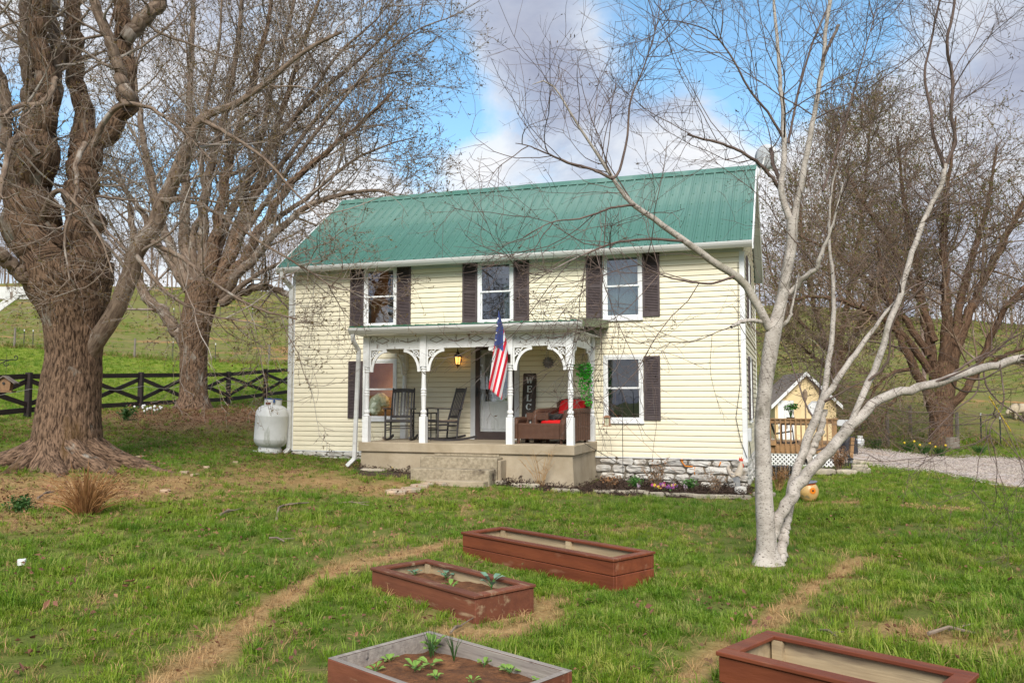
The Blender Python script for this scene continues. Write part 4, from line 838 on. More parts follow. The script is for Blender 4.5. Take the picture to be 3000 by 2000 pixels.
for i in range(na + 1):
    for j in range(nb + 1):
        a, b = i / na, j / nb; A = lambda k: cor[0][k] * (1 - a) * (1 - b) + cor[1][k] * (1 - a) * b + cor[2][k] * a * b + cor[3][k] * a * (1 - b)
        bul = math.sin(math.pi * min(1, a * 1.2)) * 7 * b; u, v = A(0) + bul, A(1)
        d = 2.60 * (1 - b) + 2.20 * b - .25 * a * (1 - b) + .05 * a * b; d = d * (1 - .0) + .035 * math.sin(b * 9.5 + a * 1.5) * (.3 + a)
        V.append(fq(u, v, d))
        q = ((u - 1432) * .972 + (v - 1137) * .2366) / 7.35          # stripes across the hanging cloth
        cant = 1.0 if (v - 1012) < (u - 1447) * .62 and u < 1474.5 else 0.0
        PR_.append((q - .1, cant, 0))
I = np.arange((na + 1) * (nb + 1)).reshape(na + 1, nb + 1); Q = np.stack([I[:-1, :-1], I[:-1, 1:], I[1:, 1:], I[1:, :-1]], -1).reshape(-1, 4)
cl = npmesh('cloth', np.array([tuple(p) for p in V]), Q, flag_mat(), fg, attrs={'print': np.array(PR_)}); sl = cl.modifiers.new('thick', 'SOLIDIFY'); sl.thickness = .003
mb = MB(); rows = 0
for r in range(9):
    for c in range(5):
        u, v = 1462.5 + (c - 2) * 5.6 - r * 1.1 + (2.8 if r % 2 else 0), 925 + r * 10.6 + (c - 2) * 3.0
        if (v - 1005) > (u - 1447) * .62 or u > 1462 + (v - 908) * .125 or u < 1461 - (v - 908) * .125 or v < 918: continue
        b = min(1, max(0, (u - (1461 - (v - 908) * .125)) / max(4, (v - 908) * .25))); aa = (v - 908) / 235
        d = 2.60 * (1 - b) + 2.20 * b - .25 * aa * (1 - b) + .012 + .035 * math.sin(b * 9.5 + aa * 1.5) * (.3 + aa); c0 = fq(u, v, d + .02)
        vs = [c0 + Vector((math.sin(math.pi * k / 5 + .2) * (.022 if k % 2 == 0 else .009), .0, math.cos(math.pi * k / 5 + .2) * (.022 if k % 2 == 0 else .009))) for k in range(10)]
        mb.prism(vs, (0, .002, 0))
tag(mb.build('stars', M['white'], fg), kind='stuff')

# shepherd's hook with a little lantern feeder
hk = HW(3.02, -.62, 0); hz = gs(hk.x, hk.y); sh = thing('shepherd_hook', 'thin black double shepherd hook standing in the flower bed', 'garden hook', (hk.x, hk.y, hz), -YAW)
H_ = 1.56 - hz + .18; mb = MB(); mb.tube([(0, 0, -.1), (0, 0, H_)], .007, 6); mb.build('pole', M['iron'], sh)
for nm, r, cx, hh in (('hook_arm', .155, -.155, .12), ('hook_arm', .11, .11, -.02)):
    s = 1 if cx > 0 else -1; pts = [(0, 0, H_ - .25 + hh)] + [(cx - s * r * math.cos(a), 0, H_ + hh - .12 + r * 1.1 * math.sin(a)) for a in np.linspace(0, 2.9, 10)] + [(cx + s * (r + .03), 0, H_ + hh - .10)]; MB().tube(pts, .006, 6).build(nm, M['iron'], sh)
lx = HW(3.02 - .31, -.62, 0); fe = thing('hanging_lantern', 'little copper and glass lantern hanging from the hook by the window', 'lantern', (lx.x, lx.y, hz + H_ - .62), -YAW)
M['copper'] = mat('copper', (.42, .20, .11), (.28, .15, .09), 10, .4, metal=.4); M['pale_glass'] = mat('pale_glass', (.40, .42, .28), (.55, .50, .38), 8, .25)
MB().box(-.075, .075, -.075, .075, 0, .014).build('tray', M['copper'], fe); MB().box(-.045, .045, -.045, .045, .014, .17).build('glass_body', M['pale_glass'], fe)
mb = MB()
for sx in (-1, 1):
    for sy in (-1, 1): mb.box(sx * .05 - .006, sx * .05 + .006, sy * .05 - .006, sy * .05 + .006, .014, .175)
mb.build('corner_post', M['copper'], fe); MB().lathe([(.10, .172), (.10, .18), (.05, .215), (.012, .22)], n=4, M=Matrix.Rotation(R(45), 3, 'Z')).build('roof', M['copper'], fe)
MB().tube([(-.03, 0, .21), (0, 0, .50), (.03, 0, .21)], .003, 4).build('wire_handle', M['iron'], fe)
wr = thing('guy_wire', 'thin rusty wire running from the porch post down to the flower bed', 'wire', HW(2.33, -.3, 1.85), -YAW); MB().tube([(0, 0, 0), (.85, -.15, -.85), (1.75, -.3, -1.62)], .004, 4).build('strand', M['copper'], wr)
# satellite dish on the gable
sdz = ht('satellite_dish', 'pale oval satellite dish above the right end of the roof ridge', 'satellite dish', TR + .42, 2.75, 7.12, R(150))
MB().lathe([(.0001, 0), (.12, .012), (.22, .035), (.30, .065), (.305, .06), (.22, .028), (.12, .004), (.0001, -.008)], (0, 0, .18), 20, Matrix.Scale(.72, 3, (0, 1, 0)) @ Matrix.Rotation(R(78), 3, 'X'), caps=False).build('reflector', M['trim'], sdz, smooth=True)
mb = MB(); mb.tube([(0, .02, .18), (0, .10, .0), (.15, .12, -.32)], .02, 8); mb.tube([(0, 0, .0), (0, -.32, .02)], .012, 6); mb.box(-.03, .03, -.36, -.30, -.02, .05); mb.build('mount_arm', M['gutter'], sdz)
# white fleece inside the lower left window
fw = ht('fleece_throw', 'fluffy white fleece throw behind the lower left window glass', 'throw', -2.93, .16, 1.22); skin('fleece', [(0, 0, .05), (0, 0, .25), (.06, 0, .45), (.16, 0, .52), (.25, 0, .42), (.27, 0, .25)], [(0, 1), (1, 2), (2, 3), (3, 4), (4, 5)], [.16, .19, .17, .13, .12, .09], mat('fleece', (.62, .66, .55), (.45, .5, .4), 20, .95, bump=.8, bscale=40), fw, 3, .05, 14)
# ================================================================== YARD
def gthing(name, label, cat, u, v, rz=0.0, group=None, dz=0.0): p = ogs(u, v); return thing(name, label, cat, (p.x, p.y, p.z + dz), rz, group)
def pz(u, v, z): r = ray(u, v); k = (z - EYE) / r[2]; return Vector((r[0] * k, r[1] * k, z))
M['redwood'] = mat('red_stain', (.205, .055, .022), (.135, .034, .015), 3, .5, stretch=(.5, 3, 3), bump=.3, bscale=14, c3=(.27, .13, .075), s3=4, t3=(.60, .75), stretch3=(.6, 2, 2), rnd=.14, spec=.4)
M['redworn'] = mat('worn_red_stain', (.185, .062, .032), (.13, .043, .024), 4, .6, stretch=(.5, 3, 3), bump=.4, bscale=14, c3=(.33, .22, .13), s3=5, t3=(.58, .70), stretch3=(.5, 2.4, 2.4), rnd=.14)
M['greywood'] = mat('weathered_wood', (.34, .30, .26), (.22, .19, .17), 4, .85, stretch=(.35, 5, 5), bump=.5, bscale=12, c3=(.055, .05, .05), s3=6, t3=(.60, .70), stretch3=(.5, 3, 3), rnd=.08)
M['rawwood'] = mat('raw_wood', (.46, .36, .22), (.33, .25, .15), 4, .8, stretch=(.35, 5, 5), bump=.35, bscale=12, c3=(.20, .15, .10), s3=3, t3=(.58, .74), stretch3=(.4, 3, 3), rnd=.08)
M['earth'] = mat('garden_soil', (.19, .078, .03), (.10, .042, .018), 12, .95, bump=1.0, bscale=26, bdist=.03, c3=(.28, .13, .055), s3=5, t3=(.55, .7))
M['mulch'] = mat('bark_mulch', (.040, .024, .017), (.075, .045, .03), 22, .95, bump=1.0, bscale=40, bdist=.03)
PANG = R(-48)
def board(nm, par, x0, x1, y0, y1, z0, z1, m, m2=None):
    mb = MB().box(x0, x1, y0, y1, z0, z1); o = mb.build(nm, [m, m2] if m2 else m, par, bevel=.004)
    return o
def planter(label, L, N, wid, h, tiers, trim, soil_z, lt_top=True, long_=None, ang=PANG):
    """L, N: left and near top corners (points); local x runs along the long side from L to N, local y to the back"""
    d = (N - L); d.z = 0; ln = long_ or d.length; rz = math.atan2(d.y, d.x); g = min(gs(*(L + d * k)[:2]) for k in (0, .5, 1)); base = thing('planter_box', label, 'planter', (L.x, L.y, L.z - h), rz, 'garden planter boxes on the lawn')
    th = .036; m = M['redwood'] if tiers == 2 else M['redworn']; inner = M['rawwood'] if trim else M['greywood']
    zs = np.linspace(0, h - (.024 if trim else 0), tiers + 1); zs[0] -= .10
    for a, b in zip(zs[:-1], zs[1:]):
        g_ = .003
        for nm, bx in (('front_board', (0, ln, 0, th)), ('back_board', (0, ln, wid - th, wid)), ('end_board', (0.001, th, th, wid - th)), ('end_board', (ln - th, ln - .001, th, wid - th))):
            j = random.uniform(-.003, .003); o = board(nm, base, bx[0] + j, bx[1] + j, bx[2], bx[3], a + g_, b - g_, m)
            x0, x1, y0, y1 = bx                                         # unpainted inner faces
            li = MB()
            if nm == 'front_board': li.box(x0 + th, x1 - th, y1 + .001, y1 + .004, a + g_, b - g_)
            elif nm == 'back_board': li.box(x0 + th, x1 - th, y0 - .004, y0 - .001, a + g_, b - g_)
            elif x0 < ln / 2: li.box(x1 + .001, x1 + .004, y0, y1, a + g_, b - g_)
            else: li.box(x0 - .004, x0 - .001, y0, y1, a + g_, b - g_)
            li.build('inner_face', inner, o)
    if trim:
        tw = .075; z0, z1 = h - .023, h
        for nm, bx in (('trim_board', (-.012, ln + .012, -.014, tw)), ('trim_board', (-.012, ln + .012, wid - tw, wid + .012)), ('trim_board', (-.013, tw, tw + .002, wid - tw - .002)), ('trim_board', (ln - tw, ln + .013, tw + .002, wid - tw - .002))): board(nm, base, *bx, z0, z1, m)
        for x in ((.06, ln / 2, ln - .09) if ln > 1.5 else (.06, ln - .09)): MB().box(x, x + .06, wid - th - .045, wid - th - .006, 0, h - .025).build('corner_stake', M['rawwood'], base); MB().box(x, x + .06, th + .006, th + .045, 0, h - .025).build('corner_stake', M['rawwood'], base)
    else:
        for nm, bx in (('top_edge', (0, ln, .001, th)), ('top_edge', (0, ln, wid - th, wid)), ('top_edge', (0, th, th, wid - th)), ('top_edge', (ln - th, ln, th, wid - th))): board(nm, base, *bx, h - .002, h + .002, M['greywood'])
    nx, ny = max(6, int(ln / .05)), max(5, int(wid / .05)); X, Y = np.meshgrid(np.linspace(th, ln - th, nx), np.linspace(th, wid - th, ny)); Z = soil_z + (fbm(X * 6, Y * 6, h * 9, 4) - .5) * .09
    I = np.arange(nx * ny).reshape(ny, nx); npmesh('soil', np.stack([X, Y, Z], -1).reshape(-1, 3), np.stack([I[:-1, :-1], I[:-1, 1:], I[1:, 1:], I[1:, :-1]], -1).reshape(-1, 4), M['earth'], base)
    base['_'] = 0; del base['_']
    return base, ln, soil_z
p1 = planter('long red-stained two-board planter box nearest the porch', pz(1355, 1557, .27), pz(1797, 1637, .27), .55, .27, 2, True, .10)
p2 = planter('short red planter box with rim, soil and young sprouts left of the long one', pz(1090, 1661, .20), pz(1392, 1744, .20), .585, .20, 1, True, .10)
_b = pz(1259, 1847, .17); _r = pz(1677, 1963, .17); _d = (_r - _b).normalized(); _n = Vector((-_d.y, _d.x, 0)); _l = pz(956, 1925, .17); w3 = abs((_l - _b).dot(_n))
p3 = planter('weathered grey-rimmed planter box full of leafy sprouts at the bottom edge', _b - _n * w3, _r - _n * w3, w3, .17, 1, False, .085)
_b = pz(2251, 1846, .30); _r = pz(2859, 1970, .30); _d = (_r - _b).normalized(); _n = Vector((-_d.y, _d.x, 0)); _l = pz(2105, 1905, .30); w4 = abs((_l - _b).dot(_n))
p4 = planter('red-rimmed planter box with bare wooden inside at the lower right corner', _b - _n * w4, _r - _n * w4, w4, .30, 2, True, .10)

M['lettuce'] = mat('lettuce', (.16, .30, .05), (.26, .40, .09), 18, .5, trans=.25); M['cabbage'] = mat('cabbage', (.13, .26, .17), (.22, .34, .24), 14, .5, trans=.2); M['dkleaf'] = mat('dark_leaf', (.035, .085, .02), (.06, .13, .03), 14, .55, trans=.15); M['yew'] = mat('yew_leaf', (.04, .13, .02), (.08, .2, .03), 14, .5)
def leaf(mb, c, d, L, w, up=(0, 0, 1), curl=.25):
    d = Vector(d).normalized(); s = d.cross(Vector(up));
    if s.length < .01: s = Vector((1, 0, 0))
    s.normalize(); n = s.cross(d); P = lambda a, b, h: Vector(c) + d * a * L + s * b * w + n * h * L
    mb.add([P(0, 0, 0), P(.35, .75, .06), P(.75, .9, .0), P(1, 0, -curl), P(.75, -.9, .0), P(.35, -.75, .06), P(.55, 0, -.05)], [(0, 1, 6), (1, 2, 6), (2, 3, 6), (3, 4, 6), (4, 5, 6), (5, 0, 6)])
SEEDS = []
def sprout(box, x, y, size, m, label, n=7, tall=.5):
    base, ln, sz = box; Mx = base.matrix_basis; p = Mx @ Vector((x, y, sz)); o = thing('seedling', label, 'seedling', p, random.uniform(0, 6), 'vegetable seedlings in the planter boxes'); size *= .68; lf = MB(); st = MB()
    for k in range(n):
        a = 6.283 * k / n + random.uniform(-.4, .4); el = random.uniform(.25, 1.1) * tall + .15; d = Vector((math.cos(a), math.sin(a), el)); h = size * random.uniform(.25, .6) * tall; b = Vector((0, 0, h)) + Vector((d.x, d.y, 0)) * size * .25
        st.tube([(0, 0, -.02), (0, 0, h * .6), b], size * .03, 4); leaf(lf, b, d, size * random.uniform(.5, .9), size * random.uniform(.20, .30))
    lf.build('leaves', m, o); st.build('stem', M['stem'], o)
def mat_loc(b): b[0].matrix_basis = Matrix.Translation(b[0].location) @ Matrix.Rotation(b[0].rotation_euler.z, 4, 'Z'); return b
for b in (p1, p2, p3, p4): mat_loc(b)
for x, y, s, m, l in ((.35, .38, .14, 'lettuce', 'pale green seedling at the left end inside the long planter'), (.72, .35, .13, 'lettuce', 'pale green seedling left of the middle of the long planter'), (1.02, .36, .11, 'lettuce', 'little green seedling near the middle of the long planter'), (1.55, .38, .10, 'lettuce', 'little green seedling beside the stake in the long planter')): sprout(p1, x, y, s, M[m], l)
for x, y, s, m, l, t in ((.12, .36, .12, 'cabbage', 'blue-green seedling in the left corner of the short planter', .8), (.42, .47, .15, 'cabbage', 'blue-green seedling by the back board of the short planter', .9), (.78, .24, .13, 'lettuce', 'broad pale green seedling in the middle of the short planter', .8), (1.08, .42, .17, 'cabbage', 'tallest blue-green seedling at the right end of the short planter', 1.6), (1.12, .28, .08, 'cabbage', 'tiny seedling at the foot of the tall one in the short planter', .5)): sprout(p2, x, y, s, M[m], l, 6, t)
for u, v, s, m, l, n, t in ((1215, 1962, .13, 'lettuce', 'crinkled lettuce seedling at the front edge of the grey planter', 9, .9), (1262, 1945, .15, 'lettuce', 'broad-leaved green seedling in the centre of the grey planter', 6, .5), (1270, 1912, .17, 'lettuce', 'tallest leafy seedling in the back corner of the grey planter', 9, 1.3), (1142, 1935, .11, 'lettuce', 'small green seedling by the left board of the grey planter', 6, .7), (1100, 1962, .12, 'lettuce', 'leafy seedling in the left corner of the grey planter', 7, .7), (1278, 1990, .10, 'lettuce', 'small upright seedling at the bottom edge of the picture', 6, 1.0), (1418, 1950, .12, 'lettuce', 'green seedling near the back board of the grey planter', 6, .9), (1492, 1968, .13, 'lettuce', 'crinkled seedling towards the right end of the grey planter', 8, .7), (1575, 1992, .08, 'lettuce', 'tiny seedling in the right corner of the grey planter', 5, .6), (1385, 1998, .09, 'lettuce', 'small seedling cut by the bottom edge of the picture', 5, 1.0)):
    p = pz(u, v + 6, .085); q = p3[0].matrix_basis.inverted() @ p; sprout(p3, q.x, q.y, s * .8, M[m], l, n, t)
for x, y, s, l in ((.13, .14, .08, 'tiny blue-green seedling in the left corner of the right planter'), (.24, .33, .12, 'blue-green seedling beside the stake in the right planter'), (.52, .26, .10, 'little blue-green seedling in the middle of the right planter'), (.86, .20, .09, 'small blue-green seedling towards the far end of the right planter')): sprout(p4, x, y, s, M['cabbage'], l, 6, .8)
for u, v in ((1262, 1925), (1330, 1935)):
    p = pz(u, v, .09); o = thing('chive_tuft', 'thin-bladed green chive tuft ' + ('in the back corner' if u < 1300 else 'by the back board') + ' of the grey planter', 'plant', p); mb = MB()
    for k in range(9): a = random.uniform(0, 6.28); r = random.uniform(.02, .09); mb.tube([(0, 0, 0), (.4 * r * math.cos(a), .4 * r * math.sin(a), .08), (r * math.cos(a), r * math.sin(a), random.uniform(.12, .19))], [.003, .003, .001], 3)
    mb.build('blades', M['dkleaf'], o)

# black crossbuck fence
M['fence'] = mat('black_fence', (.018, .012, .012), (.032, .02, .018), 5, .6, stretch=(.5, 3, 3), rnd=.15, bump=.2, bscale=15)
def crossbuck():
    K = [at(u, v, Y) for u, v, Y in ((-330, 1268, 19.5), (-115, 1246, 21.8), (80, 1225, 24), (252, 1214, 26.2), (410, 1203, 28.5), (541, 1195, 30.5), (668, 1187, 32.6), (777, 1172, 35), (872, 1160, 37.5), (960, 1150, 40))]
    f = thing('crossbuck_fence', 'black wooden fence of crossed boards running along the bright green lawn', 'fence', K[2], 0); o = K[2]
    P = [p - o for p in K]
    for p in P: MB().box(-.075, .075, -.075, .075, -.3, 1.31).build('fence_post', M['fence'], f, bevel=.008, loc=p)
    for a, b in zip(P[:-1], P[1:]):
        d = (b - a).normalized(); n = Vector((d.y, -d.x, 0)).normalized(); of = Vector((0, 0, 0)); e = d * .078
        MB().bar(a + e + Vector((0, 0, 1.20)), b - e + Vector((0, 0, 1.20)), .036, .145).build('fence_rail', M['fence'], f); MB().bar(a + e + Vector((0, 0, .24)), b - e + Vector((0, 0, .24)), .036, .145).build('fence_rail', M['fence'], f)
        MB().bar(a + e + n * .02 + Vector((0, 0, 1.06)), b - e + n * .02 + Vector((0, 0, .40)), .034, .13).build('cross_board', M['fence'], f); MB().bar(a + e - n * .02 + Vector((0, 0, .40)), b - e - n * .02 + Vector((0, 0, 1.06)), .034, .13).build('cross_board', M['fence'], f)
    w = MB()
    for a, b in zip(P[:-1], P[1:]): d = (b - a).normalized(); n = Vector((d.y, -d.x, 0)) * .09; w.tube([a + n + Vector((0, 0, .84)), (a + b) / 2 + n + Vector((0, 0, .72)), b + n + Vector((0, 0, .84))], .008, 4, caps=False)
    tag(w.build('slack_wire', mat('pale_wire', (.4, .38, .35), rough=.6), f), kind='stuff')
crossbuck()
M['oldpost'] = mat('grey_post', (.22, .19, .16), (.14, .12, .10), 5, .9, stretch=(3, 3, .5), rnd=.15); M['tpost'] = mat('steel_post', (.03, .04, .035), (.06, .05, .04), 6, .6); M['tip'] = mat('white_tip', (.72, .72, .70))
def wirefence(label, pts, kinds, h, rows):
    f = thing('wire_fence', label, 'fence', pts[0]); P = [p - pts[0] for p in pts]
    for p, k in zip(P, kinds):
        r = random.uniform(-.03, .03)
        if k == 'w': MB().tube([p - Vector((0, 0, .3)), p + Vector((r, r, h * 1.05))], [.085, .075], 8).build('wood_post', M['oldpost'], f)
        else:
            o = MB().bar(p - Vector((0, 0, .3)), p + Vector((r, 0, h * .9)), .045, .045, (0, 1, 0)).build('steel_post', M['tpost'], f); MB().bar(p + Vector((r, 0, h * .9)), p + Vector((r * 1.1, 0, h)), .047, .047, (0, 1, 0)).build('post_tip', M['tip'], o)
    w = MB()
    for q in rows:
        for a, b in zip(P[:-1], P[1:]): w.tube([a + Vector((0, 0, q * h)), b + Vector((0, 0, q * h))], .007, 3, caps=False)
    for a, b in zip(P[:-1], P[1:]):
        n = max(1, int((b - a).length / .8))
        for i in range(1, n): c = a.lerp(b, i / n); w.tube([c + Vector((0, 0, .02)), c + Vector((0, 0, h * .92))], .004, 3, caps=False)
    tag(w.build('wire_mesh', M['oldpost'], f), kind='stuff')
def gat(u, Y): p = at(u, 1100, Y); return Vector((p.x, p.y, gs(p.x, p.y)))
wirefence('grey wire fence with wooden and white-tipped steel posts below the left hillside', [gat(u, Y) for u, Y in ((-420, 62), (-180, 62), (38, 62), (66, 62), (93, 62), (135, 61.8), (230, 61.5), (392, 61), (504, 60.6), (629, 60.3), (787, 60), (930, 59.5), (1100, 59))], 'wtwtttwwttwtw', 1.35, (.25, .5, .75, .95))
wirefence('grey wire fence with steel posts in front of the sheep pasture on the right', [gat(u, Y) for u, Y in ((2250, 39.5), (2330, 38.8), (2515, 37.4), (2595, 33.6), (2662, 38), (2775, 37), (2798, 36.6), (2867, 38), (2924, 37.4), (3040, 37.5), (3200, 37))], 'ttwwwtwttwt', 1.30, (.2, .4, .6, .8, .96))
for i, (u, Y) in enumerate(((505, 88), (640, 92), (735, 90), (560, 78))):                 # a second, higher row of posts on the hill
    p = gat(u, Y); o = thing('steel_fence_post', ['lone steel post far up the hill behind the second tree', 'lone white-tipped steel post high on the green hill', 'leaning steel post on the hill towards the house', 'steel post standing on the hill just past the second trunk'][i], 'fence post', p); MB().bar((0, 0, -.2), (.05 * (i % 3 - 1), 0, 1.35), .06, .06, (0, 1, 0)).build('shaft', M['tpost'], o); MB().bar((.05 * (i % 3 - 1), 0, 1.35), (.052 * (i % 3 - 1), 0, 1.5), .065, .065, (0, 1, 0)).build('post_tip', M['tip'], o)

# propane tank and gas bottle
M['tank'] = mat('tank_white', (.62, .62, .60), (.54, .54, .52), 3, .5, c3=(.20, .21, .14), s3=2.6, t3=(.56, .78), stretch3=(3, 3, .7)); M['blue'] = mat('blue_rim', (.02, .07, .22), rough=.5); M['rust'] = mat('rust_red', (.13, .03, .02), rough=.8)
pt = ogs(790, 1323); tk = thing('propane_tank', 'tall white upright propane tank beside the left downspout', 'gas tank', (pt.x, pt.y, pt.z), R(-8)); tk.rotation_euler.y = R(3)
MB().lathe([(.05, .10), (.22, .115), (.32, .16), (.372, .24), (.382, .30), (.384, .31), (.382, .32), (.382, .84), (.385, .85), (.382, .86), (.37, .95), (.32, 1.04), (.24, 1.09), (.10, 1.12)], n=32).build('tank_body', M['tank'], tk, smooth=True)
mb = MB()
for k in range(20):
    if k in (3,): continue
    a, b = 2 * math.pi * k / 20, 2 * math.pi * (k + 1) / 20; c = lambda q, r, z: Vector((r * math.cos(q), r * math.sin(q), z)); mb.add([c(a, .20, 1.07), c(b, .20, 1.07), c(b, .20, 1.24), c(a, .20, 1.24), c(a, .19, 1.07), c(b, .19, 1.07), c(b, .19, 1.24), c(a, .19, 1.24)], [(0, 1, 2, 3), (5, 4, 7, 6), (3, 2, 6, 7), (1, 0, 4, 5), (0, 3, 7, 4), (2, 1, 5, 6)])
mb.build('collar', M['tank'], tk, smooth=False); MB().lathe([(.204, 1.24), (.206, 1.262), (.188, 1.262), (.186, 1.24)], n=20).build('collar_rim', M['blue'], tk)
mb = MB(); mb.box(-.09, .03, -.208, -.195, 1.12, 1.17); mb.build('collar_slot', M['rust'], tk); MB().box(.09, .13, -.205, -.19, 1.17, 1.24).build('blue_drip', M['blue'], tk); MB().tube([(0, 0, 1.1), (0, 0, 1.2)], .03, 8).tube([(-.06, 0, 1.2), (.06, 0, 1.2)], .02, 8).build('valve', M['bronze'], tk)
MB().lathe([(.27, 0), (.28, 0), (.28, .05), (.25, .13), (.24, .13)], n=24).box(-.30, .30, -.27, -.22, .0, .035).build('foot_ring', M['tank'], tk)
gb = ogs(2514, 1308); gb = thing('gas_bottle', 'small white gas bottle standing by the fence beyond the driveway', 'gas bottle', gat(2514, 33) - Vector((0, 0, .02)))
MB().lathe([(.13, 0), (.13, .03), (.15, .05), (.16, .10), (.16, .27), (.14, .33), (.08, .36), (.03, .37)], n=20).build('bottle_body', M['tip'], gb, smooth=True); MB().lathe([(.105, .34), (.105, .46), (.095, .46), (.095, .34)], n=16).build('collar', M['tip'], gb)

# birdhouse on a scroll hook, white timber frame at the left edge
bh = at(16, 1130, 16.2); M['cedar'] = mat('cedar', (.26, .15, .075), (.17, .095, .05), 7, .8, stretch=(3, 3, .6)); M['shingle'] = mat('grey_shingle', (.24, .20, .17), (.15, .12, .1), 9, .9)
b_ = thing('birdhouse', 'small wooden birdhouse hanging from the scroll hook at the left edge', 'birdhouse', bh, R(12))
MB().prism([(-.10, -.09, -.13 + .04), (.10 - .0, -.09, -.09), (.12, -.09, .07), (0, -.09, .17), (-.12, -.09, .07)], (0, .18, 0)).build('box_body', M['cedar'], b_); MB().box(-.15, .15, -.12, .12, -.125, -.095).build('floor_board', M['cedar'], b_)
for s in (-1, 1): MB().prism([(0, -.14, .175), (s * .20, -.14, .035), (s * .20, -.14, .055), (0, -.14, .197)], (0, .28, 0)).build('roof_board', M['shingle'], b_)
MB().lathe([(.025, 0), (.025, .01)], (0, -.10, .05), 10, Matrix.Rotation(R(90), 3, 'X')).build('entrance_hole', M['iron'], b_); MB().tube([(0, 0, .18), (0, 0, .62)], .004, 4).build('hanger_wire', M['iron'], b_)
sp = at(-90, 1400, 16.2); sp.z = gs(sp.x, sp.y); zh = at(16, 1056, 16.2).z - sp.z; s_ = thing('scroll_hook', 'black iron scroll hook on a post reaching in from the left edge', 'garden hook', sp)
MB().tube([(0, 0, -.2), (0, 0, zh + .1)], .014, 6).build('pole', M['iron'], s_)
pts = [(0, 0, zh), (.3, 0, zh + .01), (.62, 0, zh + .01), (.76, 0, zh + .02)] + [(.79 + .05 * math.sin(a) * (1 - a / 9), 0, zh + .06 - .05 * math.cos(a) * (1 - a / 9)) for a in np.linspace(.3, 5.5, 12)]
MB().tube(pts, .009, 6).tube([(.62 + .075 * math.cos(a) * (1 - a / 12), 0, zh - .065 + .07 * math.sin(a) * (1 - a / 12)) for a in np.linspace(1.0, 6.5, 12)], .008, 6).tube([(.3, 0, zh), (.45, 0, zh - .08), (.62, 0, zh + .0)], .008, 6).build('scroll_arm', M['iron'], s_)
wf = at(-120, 1400, 17.5); wf.z = gs(wf.x, wf.y); zb = at(20, 860, 17.5).z - wf.z; w_ = thing('timber_frame', 'white weathered timber beam behind the big trunk at the left edge', 'timber frame', wf, R(4))
MB().bar((-1.5, 0, zb), (1.62, 0, zb + .02), .14, .26).build('beam', M['peeling'], w_); MB().bar((0, 0, -.3), (0, 0, zb - .13), .14, .14, (0, 1, 0)).build('upright', M['peeling'], w_); MB().bar((.07, -.085, zb - .8), (1.05, -.085, zb - .02), .03, .14).build('brace', M['peeling'], w_); MB().bar((.8, -.09, zb - .04), (1.62, -.09, zb + .10), .03, .10).build('brace', M['peeling'], w_)

# stepping stones and edging stones
M['flag'] = mat('sandstone', (.46, .33, .22), (.34, .26, .19), 4, .9, bump=.5, bscale=16, rnd=.15, c3=(.30, .27, .2), s3=3); M['edge'] = mat('edging_stone', (.44, .38, .29), (.30, .26, .2), 6, .9, bump=.7, bscale=18, rnd=.2)
def slab(name, label, cat, group, u, v, wx, wy, th, rz, m, lift=.5):
    p = ogs(u, v); o = thing(name, label, cat, (p.x, p.y, p.z + th * (lift - 1) + .02), rz, group); n = 9; mb = MB(); rg = [(wx / 2 * math.cos(a) * random.uniform(.85, 1.1) * min(1.25, 1 / max(abs(math.cos(a)), abs(math.sin(a)))), wy / 2 * math.sin(a) * random.uniform(.85, 1.1) * min(1.25, 1 / max(abs(math.cos(a)), abs(math.sin(a))))) for a in [2 * math.pi * k / n for k in range(n)]]
    vs = [(x, y, 0) for x, y in rg] + [(x * 1.02, y * 1.02, th * .7) for x, y in rg] + [(x * .92, y * .92, th + random.uniform(-.006, .006)) for x, y in rg] + [(0, 0, th)]
    mb.add(vs, [(k, (k + 1) % n, n + (k + 1) % n, n + k) for k in range(n)] + [(n + k, n + (k + 1) % n, 2 * n + (k + 1) % n, 2 * n + k) for k in range(n)] + [(2 * n + k, 2 * n + (k + 1) % n, 3 * n) for k in range(n)]); mb.build('slab', m, o); return o
for u, v, w, d, l in ((1297, 1411, .52, .42, 'large pale stepping stone just in front of the porch steps'), (1292, 1418, .22, .3, 'small reddish stepping stone under the large pale one'), (1250, 1420, .24, .34, 'small stepping stone in the grass left of the large one'), (1228, 1426, .33, .3, 'pale stepping stone third along the curve from the steps'), (1204, 1434, .36, .5, 'reddish tilted stepping stone fourth along the curve'), (1160, 1441, .36, .45, 'reddish stepping stone farthest from the porch steps')):
    slab('stepping_stone', l, 'stepping stone', 'stepping stones leading to the porch steps', u, v, w, d, .06, R(random.uniform(-15, 15)), M['flag'], .6)
for i, (u, v, w, d) in enumerate(((1095, 1383, .55, .2), (1455, 1419, .4, .14), (1540, 1431, .5, .14), (1655, 1443, .5, .13), (1766, 1449, .3, .14), (1812, 1450, .38, .16), (1868, 1451, .42, .15), (1915, 1456, .35, .14), (1962, 1455, .42, .15), (2010, 1457, .3, .12), (2060, 1460, .4, .12), (2110, 1460, .4, .13), (2160, 1461, .45, .12), (2240, 1452, .4, .14))):
    l = 'flat pale edging stone ' + ['left of the steps against the porch base', 'at the right foot of the steps', 'in front of the dry twig shrub', 'below the corner of the porch', 'first beside the porch corner under the brown shrub', 'below the lantern hook', 'under the left green shrub', 'between the green shrub and the pansies', 'below the pansies', 'left of the second green shrub', 'below the plant label', 'below the dry brown grass', 'below the rooster', 'behind the birch trunk'][i]
    slab('edging_stone', l, 'edging stone', 'flat stones edging the flower bed', u, v, w, d, .07, -YAW + R(random.uniform(-8, 8)), M['edge'], .8)
